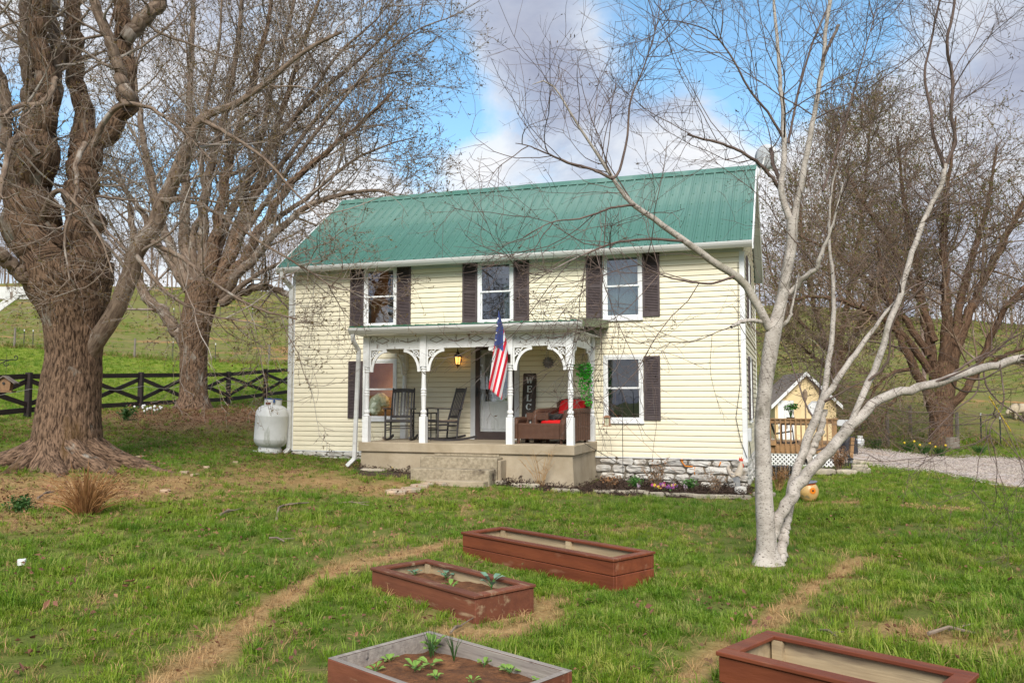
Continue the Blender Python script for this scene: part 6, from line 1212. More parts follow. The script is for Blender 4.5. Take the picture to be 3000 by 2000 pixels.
for i, (u, v) in enumerate(((540, 1385), (570, 1392), (605, 1370), (485, 1440), (410, 1340), (690, 1355))): slab('pale_stone', 'flat pale stone in the thin grass ' + ['between the big trunk and the tank, middle one', 'nearest of the pale stones by the big tree', 'below the propane tank path', 'near the roots of the big tree', 'right beside the root flare of the big tree', 'just left of the propane tank'][i], 'stone', 'pale stones in the grass', u, v, .15, .11, .04, i, M['flag'], .45)
mb = MB(); mb2 = MB(); rr = random.Random(8); o = gthing('straw_drift', 'line of washed-up pale straw and leaves on the right lawn', 'straw', 2700, 1492)
for k in range(260): u = rr.uniform(2640, 2850); p = ogs(u, 1484 + (u - 2640) * .085 + rr.gauss(0, 3)) - o.location; a = rr.uniform(0, 3.14); L_ = rr.uniform(.03, .12); d = Vector((math.cos(a), math.sin(a), rr.uniform(-.1, .2))) * L_; mb.bar(p + Vector((0, 0, .03)) - d / 2, p + Vector((0, 0, .04)) + d / 2, .010, .005)
tag(mb.build('straw', M['straw'], o), kind='stuff')
# ================================================================== TREES
TR_ = np.random.default_rng(21)
def unit(a): return a / np.maximum(np.linalg.norm(a, axis=-1, keepdims=True), 1e-9)
def catmull(ctrl, rad, K):
    P = np.asarray(ctrl, float); r = np.asarray(rad, float); n = len(P)
    if n == 2: t = np.linspace(0, 1, K)[:, None]; return P[0] * (1 - t) + P[1] * t, np.interp(np.linspace(0, 1, K), [0, 1], r)
    E_ = np.vstack([2 * P[0] - P[1], P, 2 * P[-1] - P[-2]]); d = np.r_[0, np.cumsum(np.linalg.norm(np.diff(P, axis=0), axis=1))]; s = np.linspace(0, d[-1], K)
    i = np.clip(np.searchsorted(d, s, side='right') - 1, 0, n - 2); t = ((s - d[i]) / np.maximum(d[i + 1] - d[i], 1e-9))[:, None]
    p0, p1, p2, p3 = E_[i], E_[i + 1], E_[i + 2], E_[i + 3]
    return .5 * (2 * p1 + (p2 - p0) * t + (2 * p0 - 5 * p1 + 4 * p2 - p3) * t ** 2 + (3 * p1 - p0 - 3 * p2 + p3) * t ** 3), np.interp(s, d, r)
def tubes(P, Rd, S, cap=False):
    """P (M,K,3), Rd (M,K) -> verts, quads, 'bark' coordinates"""
    M_, K = P.shape[:2]; T = np.empty_like(P); T[:, 1:-1] = P[:, 2:] - P[:, :-2]; T[:, 0] = P[:, 1] - P[:, 0]; T[:, -1] = P[:, -1] - P[:, -2]; T = unit(T)
    ref = np.where(np.abs(T[:, :1, 2:3]) < .8, np.array([0, 0, 1.0]), np.array([1.0, 0, 0])); A = np.empty_like(P); A[:, 0] = unit(np.cross(T[:, 0], np.broadcast_to(ref[:, 0], T[:, 0].shape)))
    for k in range(1, K): a = A[:, k - 1]; A[:, k] = unit(a - T[:, k] * (a * T[:, k]).sum(-1, keepdims=True))
    B = np.cross(T, A); th = 2 * np.pi * np.arange(S) / S; c, s = np.cos(th)[:, None], np.sin(th)[:, None]
    V = P[:, :, None] + (A[:, :, None] * c + B[:, :, None] * s) * Rd[:, :, None, None]
    ln = np.concatenate([np.zeros((M_, 1)), np.cumsum(np.linalg.norm(np.diff(P, axis=1), axis=-1), axis=1)], 1)
    off = TR_.random((M_, 1, 1)) * 50
    U = np.stack(np.broadcast_arrays(np.cos(th) * Rd[:, :, None] + off, np.sin(th) * Rd[:, :, None], ln[:, :, None] + off), -1)
    I = (np.arange(M_ * K * S)).reshape(M_, K, S); J = np.roll(I, -1, axis=2)
    Q = np.stack([I[:, :-1], J[:, :-1], J[:, 1:], I[:, 1:]], -1).reshape(-1, 4)
    return V.reshape(-1, 3), Q, U.reshape(-1, 3)
class Soup:
    def __init__(s): s.V, s.Q, s.U, s.n = [], [], [], 0
    def add(s, V, Q, U): s.V.append(V); s.Q.append(Q + s.n); s.U.append(U); s.n += len(V)
    def build(s, name, m, par): return npmesh(name, np.concatenate(s.V), np.concatenate(s.Q), m, par, attrs={'bark': np.concatenate(s.U)})
def grow(P, Rd, M_, K, length, angle, trop=0.0, wander=.12, t_rng=(.2, 1), r_k=.5, r_max=1, r_min=.004, r_end=.004, droop=0.0, bias=None, wpow=1.0):
    """M_ children on the parent polylines P (N,K0,3)"""
    N_, K0 = P.shape[:2]; seg = np.linalg.norm(np.diff(P, axis=1), axis=-1).sum(1) ** wpow; i = TR_.choice(N_, M_, p=seg / seg.sum())
    t = t_rng[0] + (t_rng[1] - t_rng[0]) * TR_.random(M_) ** .85; x = t * (K0 - 1); k = np.minimum(x.astype(int), K0 - 2); f = (x - k)[:, None]
    b = P[i, k] * (1 - f) + P[i, k + 1] * f; tan = unit(P[i, k + 1] - P[i, k]); pr = Rd[i, k] * (1 - f[:, 0]) + Rd[i, k + 1] * f[:, 0]
    rv = TR_.normal(size=(M_, 3)); 
    if bias is not None: rv = rv + np.asarray(bias)
    pe = unit(rv - tan * (rv * tan).sum(-1, keepdims=True)); a = np.radians(TR_.uniform(angle[0], angle[1], M_))[:, None]
    d = unit(tan * np.cos(a) + pe * np.sin(a)); L_ = TR_.uniform(length[0], length[1], M_) * (1.15 - .55 * t); st = (L_ / (K - 1))[:, None]
    C = np.empty((M_, K, 3)); C[:, 0] = b
    for q in range(1, K):
        C[:, q] = C[:, q - 1] + d * st; d = d + TR_.normal(size=(M_, 3)) * wander; d[:, 2] += trop - droop * q / K; d = unit(d)
    r0 = np.clip(pr * r_k, r_min, r_max)[:, None]; s = np.linspace(0, 1, K)[None]; return C, r0 * (1 - s) + np.minimum(r_end, r0) * s
def bark_mat(name, c1, c2, c3=None, furrow=10.0, st=.22, bump=1.0, bdist=.03, moss=None, s3=2.0, t3=(.56, .66), rough=.9, bands=None):
    m = bpy.data.materials.new(name); m.use_nodes = True; nt = m.node_tree; N = nt.nodes.new; L = nt.links.new; b = nt.nodes['Principled BSDF']; b.inputs['Roughness'].default_value = rough; b.inputs['Specular IOR Level'].default_value = .2
    a = N('ShaderNodeAttribute'); a.attribute_name = 'bark'
    def noi(sc, stz, det=6, dist=0.0):
        mp = N('ShaderNodeMapping'); mp.inputs['Scale'].default_value = (1, 1, stz); L(a.outputs['Vector'], mp.inputs[0]); n = N('ShaderNodeTexNoise'); n.inputs['Scale'].default_value = sc; n.inputs['Detail'].default_value = det; n.inputs['Roughness'].default_value = .62; n.inputs['Distortion'].default_value = dist; L(mp.outputs[0], n.inputs[0]); return n.outputs['Fac']
    def rng(x, lo, hi):
        r = N('ShaderNodeMapRange'); r.inputs[1].default_value = lo; r.inputs[2].default_value = hi; L(x, r.inputs[0]); return r.outputs[0]
    def mix(f, p, q):
        x = N('ShaderNodeMix'); x.data_type = 'RGBA'; L(f, x.inputs['Factor'])
        for k, v in (('A', p), ('B', q)):
            if isinstance(v, tuple): x.inputs[k].default_value = (*v, 1)
            else: L(v, x.inputs[k])
        return x.outputs['Result']
    fur = noi(furrow, st, 7, .4); col = mix(rng(fur, .38, .60), c2, c1)
    if bands: col = mix(rng(noi(bands[1], bands[2], 5, .3), bands[3], bands[4]), col, bands[0])
    if c3: col = mix(rng(noi(s3, .6, 7, .2), *t3), col, c3)
    if moss: col = mix(rng(noi(1.3, .5, 6), .60, .72), col, moss)
    L(col, b.inputs['Base Color']); bp = N('ShaderNodeBump'); bp.inputs['Strength'].default_value = bump; bp.inputs['Distance'].default_value = bdist; L(fur, bp.inputs['Height']); L(bp.outputs[0], b.inputs['Normal']); return m
B_MAPLE = bark_mat('maple_bark', (.245, .155, .10), (.035, .02, .012), (.36, .34, .29), 30, .24, 1.0, .05, (.105, .06, .022), 1.5, (.63, .72)); B_LIMB = bark_mat('maple_limb_bark', (.225, .165, .12), (.11, .075, .055), (.33, .29, .25), 22, .25, .7, .02, None, 3)
B_BROWN = bark_mat('brown_bark', (.165, .098, .06), (.055, .03, .018), None, 26, .22, 1.0, .05); B_TWIG = bark_mat('twig_bark', (.26, .20, .155), (.15, .105, .08), (.36, .32, .28), 20, .3, .3, .01, None, 1.2, (.5, .62)); B_DTWIG = bark_mat('dark_twig_bark', (.25, .175, .12), (.15, .10, .07), (.33, .27, .21), 20, .3, .3, .01, None, 1.2, (.56, .68))
B_BIRCH = bark_mat('birch_bark', (.47, .42, .37), (.33, .29, .25), (.16, .14, .11), 6, 1.2, .6, .02, (.21, .195, .13), 5.5, (.56, .68), .8, ((.07, .055, .045), 38, 2.6, .55, .66)); B_BTWIG = bark_mat('birch_twig_bark', (.16, .115, .095), (.10, .07, .06), (.34, .31, .28), 14, .4, .3, .01, None, 1.5, (.6, .72))
M['bud'] = mat('maple_bud', (.20, .15, .035), (.14, .075, .03), 3, .7, trans=.2); M['greenbud'] = mat('green_bud', (.20, .20, .045), (.13, .125, .03), 1.5, .7, trans=.25); M['catkin'] = mat('catkin', (.10, .07, .04), rough=.8)

def furrowed(P, Rd, S, K, amp, flare=None, lump=.22):
    """a big trunk or limb with real ridges; flare(theta, s) multiplies the radius"""
    V, Q, U = tubes(P[None], Rd[None], S); V = V.reshape(K, S, 3); U = U.reshape(K, S, 3); c = P[:, None]; d = V - c; th = 2 * np.pi * np.arange(S) / S
    if flare is not None: d = d * flare(th[None], np.linspace(0, 1, K)[:, None])[..., None]
    fr = Rd[:, None] * 15.0
    n = fbm(np.cos(th)[None] * fr + 20, np.sin(th)[None] * fr + 20, U[..., 2] * 4.2, 4); rid = .55 - np.abs(2 * n - 1) * 2.4
    big = fbm(np.cos(th)[None] * 1.3 + 9, np.sin(th)[None] * 1.3 + 9, U[..., 2] * .9, 3) - .5
    d = d * (1 + big[..., None] * lump) + unit(d) * (rid * amp)[..., None]
    return (c + d).reshape(-1, 3), Q, U.reshape(-1, 3)
def limb3(L, k=1.0): """(y0,y1,[(u,v,w_px)...]) -> points, radii""" ; y0, y1, pts = L; n = len(pts); C, r = [], []; [ (C.append(tuple(at(u, v, y0 + (y1 - y0) * i / (n - 1)))), r.append(k * w / 2 * (y0 + (y1 - y0) * i / (n - 1)) / F)) for i, (u, v, w) in enumerate(pts)]; return np.array(C), np.array(r)
def buds(soup_P, n, size, t_lo=.2, rand=.012, elong=1.5):
    """n little leaf-bud quads pairs scattered along twigs"""
    N_, K0 = soup_P.shape[:2]; i = TR_.integers(0, N_, n); x = (t_lo + (1 - t_lo) * TR_.random(n)) * (K0 - 1); k = np.minimum(x.astype(int), K0 - 2); f = (x - k)[:, None]
    p = soup_P[i, k] * (1 - f) + soup_P[i, k + 1] * f + TR_.normal(size=(n, 3)) * rand; a = unit(TR_.normal(size=(n, 3))); b = unit(np.cross(a, TR_.normal(size=(n, 3)))); s = (size * TR_.uniform(.5, 1.25, n))[:, None]
    a, b = a * s * elong, b * s * .55; c = unit(np.cross(a, b)) * s * .55
    V = np.stack([p - a, p + b, p + a, p - b, p + c, p - c], 1).reshape(-1, 3); o = (np.arange(n) * 6)[:, None]; Q = np.concatenate([o + [0, 1, 2, 3], o + [0, 4, 2, 5]], 1).reshape(-1, 4); return V, Q
def tree(name, label, root, trunk, limbs, mats, spec, group='bare trees in the yard', trunk_S=40, trunk_K=70, amp=.03, flare=None, limb_S=14, extra=None, wk=1.0, lump=.22):
    """trunk, limbs: traced axes. spec: twig levels"""
    o = thing(name, label, 'tree', root, 0, group); ofs = np.array(root); mt, ml, mtw, mb_ = mats
    P, r = catmull(trunk[0], trunk[1], trunk_K); V, Q, U = furrowed(P, r, trunk_S, trunk_K, amp, flare, lump); s = Soup(); s.add(V - ofs, Q, U)
    for e in (extra or []):
        Pe, re = catmull(e[0], e[1], 18); V, Q, U = furrowed(Pe, re, 12, 18, amp * .5); s.add(V - ofs, Q, U)
    s.build('trunk', mt, o); par = []
    for L in limbs:
        Pl, rl = catmull(*limb3(L, wk), 26); jit = TR_.normal(size=(26, 3)) * .22 * rl[:, None]; jit[0] = jit[-1] = 0; Pl = Pl + jit; par.append((Pl, rl)); big = rl.max() > .12; kk = 64 if big else 32; P2, r2 = catmull(Pl, rl, kk); V, Q, U = furrowed(P2, r2, (trunk_S * 2 // 3 if rl.max() > .25 else 26) if big else limb_S, kk, amp * min(1, rl.max() / .35), None, lump * .5); s = Soup(); s.add(V - ofs, Q, U); s.build('limb', mt if (rl.max() > spec.get('bark_r', .2)) else ml, o)
    par = [p for k, p in enumerate(par) if k not in spec.get('skip', ())]; P0 = np.stack([p for p, _ in par]); R0 = np.stack([q for _, q in par]); tw = Soup(); lv = [(P0, R0)]
    for q in spec['levels']:
        src = [lv[j] for j in q.pop('on', [-1])]; K0 = max(a.shape[1] for a, _ in src)
        if len(src) > 1:
            rs = []
            for a, b in src:
                x = np.linspace(0, a.shape[1] - 1, K0); k = np.minimum(x.astype(int), a.shape[1] - 2); f = (x - k); rs.append((a[:, k] * (1 - f)[None, :, None] + a[:, k + 1] * f[None, :, None], b[:, k] * (1 - f) + b[:, k + 1] * f))
            sp, sr = np.concatenate([a for a, _ in rs]), np.concatenate([b for _, b in rs])
        else: sp, sr = src[0]
        S = q.pop('S', 3); C, cr = grow(sp, sr, **q); V, Q, U = tubes(C, cr, S); tw.add(V - ofs, Q, U); lv.append((C, cr))
    tag(tw.build('crown', mtw, o), kind='stuff')
    if mb_ is not None:
        n, size = spec['buds'][:2]; V, Q = buds(np.concatenate([unit_res(lv[j][0], 4) for j in spec['bud_on']]), n, size, elong=spec['buds'][2] if len(spec['buds']) > 2 else 1.5); tag(npmesh('buds', V - ofs, Q, mb_, o, smooth=False), kind='stuff')
    return o, lv
def unit_res(P, K): x = np.linspace(0, P.shape[1] - 1, K); k = np.minimum(x.astype(int), P.shape[1] - 2); f = (x - k)[None, :, None]; return P[:, k] * (1 - f) + P[:, k + 1] * f

# ---- the huge old maple at the left
YA = 16.0
ra = ogs(200, 1362); ra = at(200, 1362, YA); ra.z = gs(ra.x, ra.y)
tA = limb3((YA, YA, [(196, 1395, 205), (196, 1340, 196), (197, 1260, 182), (205, 1150, 162), (215, 1040, 146), (217, 950, 160), (214, 890, 195), (205, 835, 238), (200, 780, 245)]))
def flareA(th, s):
    f = np.clip((.16 - s) / .16, 0, 1) ** 1.5; return 1 + f * (.55 + .55 * np.maximum(0, np.cos(2.5 * th + .6)) + .3 * np.maximum(0, np.cos(4 * th)))
roots = []
for a, L_, r in ((185, 2.3, .20), (215, 2.0, .17), (250, 1.5, .17), (285, 1.3, .16), (318, 1.7, .18), (345, 2.4, .16), (20, 1.6, .16), (150, 1.6, .2)):
    a = R(a); c = np.array([math.cos(a), math.sin(a)]); pts, rr_ = [], []
    for f in np.linspace(0, 1, 6):
        q = np.array(ra[:2]) + c * (.40 + L_ * f) + np.array([-c[1], c[0]]) * .2 * math.sin(f * 4 + a); z = gs(*q) + (.50 * (1 - f) ** 3.2) - .04 - .05 * f; pts.append((q[0], q[1], z)); rr_.append(r * (1 - .75 * f) + .02)
    roots.append((pts, rr_))
limbsA = [(16.0, 15.7, [(205, 880, 120), (150, 775, 140), (100, 690, 158), (85, 600, 140), (92, 520, 132), (105, 440, 130), (112, 390, 110)]),
    (16.0, 16.4, [(225, 890, 120), (252, 790, 118), (250, 660, 98), (247, 560, 90), (250, 470, 92), (258, 415, 92)]),
    (15.7, 15.9, [(88, 450, 60), (85, 300, 40), (78, 150, 36), (75, 0, 33), (74, -160, 28)]), (15.7, 15.4, [(115, 420, 85), (135, 300, 66), (122, 150, 62), (112, 0, 58), (104, -180, 46)]), (15.9, 16.3, [(125, 420, 50), (165, 250, 40), (158, 100, 36), (150, -40, 32), (146, -180, 26)]),
    (16.4, 16.6, [(240, 430, 70), (232, 280, 54), (220, 150, 52), (206, 0, 48), (196, -160, 40)]), (16.4, 16.0, [(255, 430, 70), (305, 390, 64), (360, 330, 58), (372, 290, 56), (366, 200, 50), (357, 110, 46), (350, 0, 42), (344, -160, 34)]),
    (16.0, 15.8, [(378, 310, 44), (352, 220, 38), (322, 120, 34), (290, 40, 32), (262, -40, 28)]), (16.0, 16.3, [(358, 120, 48), (400, 80, 46), (440, 40, 44), (480, -10, 42), (540, -110, 32)]),
    (16.0, 14.9, [(222, 1125, 40), (250, 1062, 56), (288, 990, 56), (335, 905, 54), (385, 790, 54), (425, 700, 54), (470, 605, 50), (525, 495, 42), (562, 395, 34), (580, 360, 30), (640, 325, 24), (737, 277, 20), (826, 205, 16), (890, 150, 13), (1000, 95, 9)]),
    (15.6, 14.6, [(110, 840, 44), (50, 790, 42), (-10, 740, 40), (-90, 660, 34)]), (15.6, 14.8, [(80, 600, 44), (35, 520, 38), (20, 400, 36), (14, 270, 32), (-20, 170, 28), (-40, 20, 22)]),
    (15.2, 14.2, [(110, 455, 26), (60, 400, 24), (28, 440, 20), (10, 520, 17), (-10, 600, 14)]), (15.2, 14.0, [(165, 230, 18), (130, 300, 20), (60, 310, 15), (0, 340, 11), (-60, 330, 7)]), (15.5, 14.3, [(250, 420, 20), (222, 480, 16), (225, 560, 12), (190, 690, 8), (205, 820, 4)]),
    (15.8, 14.6, [(270, 430, 22), (335, 320, 17), (420, 310, 13), (520, 370, 9), (620, 470, 5)]), (15.4, 13.9, [(120, 640, 20), (165, 560, 16), (215, 590, 13), (290, 690, 8), (330, 800, 4)]), (15.6, 14.5, [(430, 700, 20), (540, 760, 14), (640, 840, 10), (760, 905, 7), (870, 935, 5)]),
    (15.4, 14.6, [(475, 585, 20), (560, 590, 14), (660, 640, 10), (780, 720, 8), (900, 790, 6), (985, 850, 4)]), (15.0, 14.2, [(590, 350, 16), (680, 400, 12), (780, 470, 9), (860, 560, 6), (940, 640, 4)]), (15.2, 14.6, [(400, 750, 16), (480, 850, 12), (560, 900, 9), (640, 930, 6), (700, 935, 4)])]
specA = {'bark_r': .215, 'buds': (15000, .017), 'bud_on': [3, 4], 'levels': [
    dict(M_=150, K=9, S=5, length=(1.0, 3.0), angle=(35, 80), trop=.06, wander=.16, t_rng=(.25, 1), r_k=.4, r_max=.035, r_min=.012, r_end=.005),
    dict(on=[0, 1], M_=900, K=7, length=(.5, 1.6), angle=(30, 75), trop=.05, wander=.2, t_rng=(.2, 1), r_k=.5, r_max=.012, r_min=.006, r_end=.0035),
    dict(on=[1, 2], M_=3600, K=5, length=(.25, .85), angle=(30, 75), trop=.06, wander=.2, t_rng=(.2, 1), r_k=.6, r_max=.006, r_min=.004, r_end=.003),
    dict(M_=8000, K=3, length=(.10, .40), angle=(30, 70), trop=.08, wander=.15, t_rng=(.3, 1), r_k=.8, r_max=.004, r_min=.003, r_end=.0025)]}
tree('maple_tree', 'huge old maple with thick furrowed trunk and cut-back limbs at the left edge', ra, tA, limbsA, (B_MAPLE, B_LIMB, B_TWIG, M['bud']), specA, trunk_S=110, trunk_K=130, amp=.024, flare=flareA, limb_S=14, extra=roots, wk=.92, lump=.14)

# ---- the second maple behind it
YB = 27.0
rb = at(570, 1192, YB); rb.z = gs(rb.x, rb.y)
tB = limb3((YB, YB, [(568, 1215, 108), (567, 1170, 92), (566, 1100, 86), (568, 1030, 88), (572, 960, 100), (588, 890, 104), (600, 830, 120)]), .86)
limbsB = [(27, 26.5, [(545, 1010, 60), (505, 950, 52), (450, 890, 46), (415, 840, 40), (395, 770, 34), (390, 690, 28), (380, 600, 22)]),
    (27, 28, [(575, 860, 60), (540, 700, 48), (545, 560, 40), (552, 420, 34), (556, 270, 28), (560, 120, 22), (570, -80, 14)]), (27, 26, [(590, 850, 60), (590, 720, 46), (604, 560, 38), (640, 400, 30), (676, 250, 25), (700, 100, 20), (715, -60, 12)]),
    (27, 26, [(610, 850, 62), (628, 710, 50), (655, 560, 40), (690, 410, 33), (735, 250, 27), (775, 110, 20), (805, -40, 13)]), (27, 28, [(625, 850, 66), (690, 720, 46), (735, 590, 38), (785, 450, 30), (835, 300, 24), (880, 150, 18), (935, 0, 11)]),
    (27, 25.5, [(640, 860, 62), (705, 770, 46), (770, 660, 38), (850, 540, 28), (950, 450, 22), (1060, 360, 16), (1150, 270, 9)]), (27, 25, [(645, 870, 50), (720, 780, 40), (800, 690, 32), (890, 610, 24), (1000, 570, 18), (1120, 560, 11), (1190, 600, 6)]),
    (27, 25, [(650, 885, 42), (720, 850, 34), (790, 845, 30), (850, 870, 24), (900, 910, 17), (930, 950, 9)]), (27, 28.5, [(555, 850, 50), (500, 720, 40), (460, 600, 34), (430, 460, 28), (405, 300, 22), (385, 140, 17), (370, -20, 11)]),
    (27, 29, [(550, 850, 40), (480, 740, 32), (425, 640, 26), (370, 560, 20), (310, 500, 14), (240, 470, 8)]), (27, 27.5, [(600, 850, 50), (660, 660, 38), (740, 500, 28), (840, 370, 22), (950, 260, 17), (1080, 150, 11), (1180, 40, 6)]), (27, 26, [(580, 860, 40), (565, 700, 30), (600, 600, 25), (590, 450, 20), (605, 300, 16), (640, 140, 11), (650, 0, 8)]),
    (27, 29, [(620, 850, 45), (700, 640, 32), (760, 420, 26), (800, 230, 20), (850, 60, 14), (880, -80, 8)]), (26.5, 25, [(660, 880, 26), (760, 800, 20), (870, 760, 14), (980, 780, 9), (1050, 830, 5)]),
    (27, 25.8, [(700, 700, 28), (800, 560, 22), (900, 420, 17), (1000, 300, 13), (1100, 180, 9), (1220, 90, 6), (1340, 45, 4)]), (27, 26.2, [(735, 590, 26), (840, 460, 20), (940, 330, 15), (1040, 250, 11), (1140, 215, 7), (1200, 210, 4)]), (27, 26, [(785, 450, 22), (900, 290, 16), (990, 160, 12), (1090, 70, 8), (1170, -20, 5)]), (27, 25.6, [(770, 660, 24), (900, 580, 18), (1020, 480, 13), (1120, 430, 8), (1220, 400, 4)])]
specB = {'bark_r': .22, 'buds': (26000, .030), 'bud_on': [3, 4], 'levels': [
    dict(M_=260, K=9, S=5, length=(1.6, 4.4), angle=(25, 65), trop=.05, wander=.12, t_rng=(.18, 1), r_k=.45, r_max=.05, r_min=.018, r_end=.007),
    dict(on=[0, 1], M_=1700, K=7, length=(.9, 2.6), angle=(25, 65), trop=.05, wander=.16, t_rng=(.2, 1), r_k=.5, r_max=.016, r_min=.008, r_end=.005),
    dict(on=[1, 2], M_=6500, K=5, length=(.5, 1.4), angle=(25, 65), trop=.06, wander=.16, t_rng=(.2, 1), r_k=.6, r_max=.008, r_min=.006, r_end=.0045),
    dict(M_=11000, K=3, length=(.2, .7), angle=(25, 65), trop=.08, wander=.12, t_rng=(.3, 1), r_k=.8, r_max=.006, r_min=.005, r_end=.004)]}
tree('maple_tree', 'second large bare maple with many upswept limbs between the big trunk and the house', rb, tB, limbsB, (B_MAPLE, B_LIMB, B_TWIG, M['bud']), specB, trunk_S=70, trunk_K=60, amp=.04, flare=lambda th, s: 1 + np.clip((.17 - s) / .17, 0, 1) ** 1.5 * (.40 + .4 * np.maximum(0, np.cos(3 * th + 1))), limb_S=10, wk=.66)

# ---- the birch in front
YE = 8.5
re_ = at(2250, 1640, YE); re_.z = gs(re_.x, re_.y)
tE = limb3((YE, YE, [(2248, 1660, 76), (2247, 1620, 62), (2245, 1560, 55), (2238, 1450, 49), (2236, 1350, 46), (2233, 1250, 43), (2240, 1150, 42), (2252, 1060, 43), (2266, 975, 44), (2285, 900, 34), (2304, 800, 31), (2318, 720, 30), (2321, 640, 32)]))
limbsE = [(8.5, 8.0, [(2268, 985, 36), (2232, 920, 36), (2192, 850, 34), (2140, 800, 32), (2067, 750, 29), (1985, 692, 26), (1915, 640, 24), (1848, 592, 21), (1800, 530, 17), (1760, 465, 13), (1732, 424, 12), (1670, 330, 9), (1634, 268, 8), (1594, 237, 6), (1560, 248, 3)]),
    (8.0, 7.8, [(1790, 522, 13), (1730, 495, 11), (1670, 478, 10), (1603, 450, 7), (1550, 428, 5), (1510, 420, 3)]), (8.05, 8.3, [(1792, 525, 13), (1815, 500, 11), (1838, 400, 9), (1848, 290, 8), (1888, 192, 6), (1925, 70, 4), (1942, -60, 3)]),
    (8.5, 8.6, [(2318, 650, 30), (2290, 565, 26), (2296, 491, 24), (2299, 400, 21), (2294, 330, 19), (2287, 254, 17), (2280, 161, 15), (2270, 40, 12), (2258, -100, 9)]), (8.5, 8.3, [(2324, 650, 30), (2340, 580, 27), (2360, 470, 25), (2376, 390, 23), (2397, 268, 19), (2412, 170, 17), (2421, 67, 16), (2433, 0, 17)]),
    (8.3, 8.2, [(2408, 180, 13), (2430, 130, 13), (2458, 72, 13)]), (8.5, 8.7, [(2290, 1640, 44), (2294, 1570, 38), (2308, 1510, 36)]),
    (8.5, 8.53, [(2262, 1570, 42), (2285, 1510, 46), (2335, 1430, 52), (2380, 1370, 46), (2440, 1308, 44), (2490, 1252, 43)]), (8.53, 8.6, [(2470, 1272, 43), (2490, 1252, 43), (2535, 1205, 40), (2580, 1170, 38), (2650, 1146, 37), (2760, 1115, 34), (2860, 1086, 33), (3000, 1048, 30), (3160, 1010, 26)]),
    (8.7, 9.0, [(2305, 1520, 40), (2325, 1400, 38), (2352, 1335, 36), (2370, 1287, 35), (2392, 1217, 33), (2408, 1170, 30), (2440, 1132, 26), (2501, 1041, 22), (2560, 965, 17), (2600, 910, 12), (2660, 850, 9)]), (8.75, 8.9, [(2360, 1350, 30), (2378, 1318, 30), (2400, 1270, 28), (2415, 1200, 26)]), (8.9, 9.3, [(2408, 1175, 26), (2420, 1112, 24), (2434, 1010, 21), (2444, 900, 18), (2440, 800, 14), (2430, 700, 11), (2436, 560, 8), (2470, 430, 5)]),
    (8.5, 9.2, [(2490, 1245, 24), (2525, 1165, 26), (2550, 1112, 28), (2578, 1040, 27), (2600, 960, 25), (2625, 900, 25), (2648, 834, 24), (2665, 767, 22), (2690, 690, 22), (2722, 610, 20), (2758, 540, 20), (2770, 482, 18)]),
    (9.2, 9.4, [(2768, 490, 16), (2752, 445, 15), (2732, 380, 13), (2728, 325, 12), (2714, 268, 11), (2710, 200, 10), (2726, 134, 9), (2752, 0, 8), (2780, -120, 6)]), (9.2, 9.0, [(2772, 485, 15), (2799, 411, 15), (2787, 335, 14), (2790, 220, 14), (2773, 134, 12), (2790, 45, 11), (2806, -80, 9)]),
    (8.5, 8.2, [(2310, 860, 24), (2355, 815, 22), (2390, 785, 20), (2408, 740, 16), (2440, 655, 9), (2470, 540, 5)]), (8.5, 8.4, [(2280, 960, 20), (2310, 935, 14), (2325, 880, 8), (2340, 800, 5)]), (8.5, 8.1, [(2240, 945, 18), (2200, 938, 17), (2165, 945, 16), (2142, 958, 13)]),
    (8.6, 8.0, [(2288, 560, 16), (2240, 495, 14), (2190, 455, 13), (2110, 420, 11), (2050, 405, 9), (2015, 394, 8)]), (8.6, 8.9, [(2292, 540, 17), (2268, 490, 16), (2258, 436, 16)]), (8.55, 8.1, [(2292, 400, 12), (2250, 330, 10), (2200, 270, 9), (2150, 180, 8), (2090, 100, 6), (2000, 65, 4), (1940, 60, 2)]), (8.5, 8.9, [(2310, 420, 11), (2330, 310, 10), (2360, 190, 9), (2395, 90, 8), (2440, -10, 6)]),
    (8.3, 7.7, [(2000, 705, 13), (1900, 700, 11), (1800, 712, 9), (1700, 750, 7), (1620, 790, 5), (1560, 830, 3)]), (8.2, 7.6, [(1860, 600, 11), (1790, 610, 9), (1700, 640, 7), (1620, 650, 5), (1540, 690, 3)]), (8.2, 7.6, [(2150, 810, 11), (2080, 830, 9), (1990, 820, 7), (1900, 790, 5), (1820, 740, 3)]), (8.6, 9.2, [(2410, 560, 10), (2450, 440, 9), (2495, 290, 7), (2530, 160, 5), (2570, 20, 3)]),
    (8.6, 8.1, [(2545, 1115, 11), (2600, 1060, 9), (2612, 960, 8), (2660, 880, 6), (2720, 830, 4)]), (8.6, 8.2, [(2880, 1080, 7), (2890, 1130, 7), (2930, 1180, 6), (2990, 1220, 5), (3040, 1290, 3)]), (8.6, 8.3, [(2870, 1085, 6), (2860, 1150, 6), (2800, 1200, 5), (2740, 1260, 4), (2700, 1310, 2)]), (8.6, 9.0, [(2768, 1112, 9), (2840, 1060, 8), (2900, 1030, 6), (2980, 1000, 4)]), (8.4, 8.0, [(2930, 1068, 6), (2940, 1180, 5), (2900, 1260, 4), (2925, 1340, 2)])]
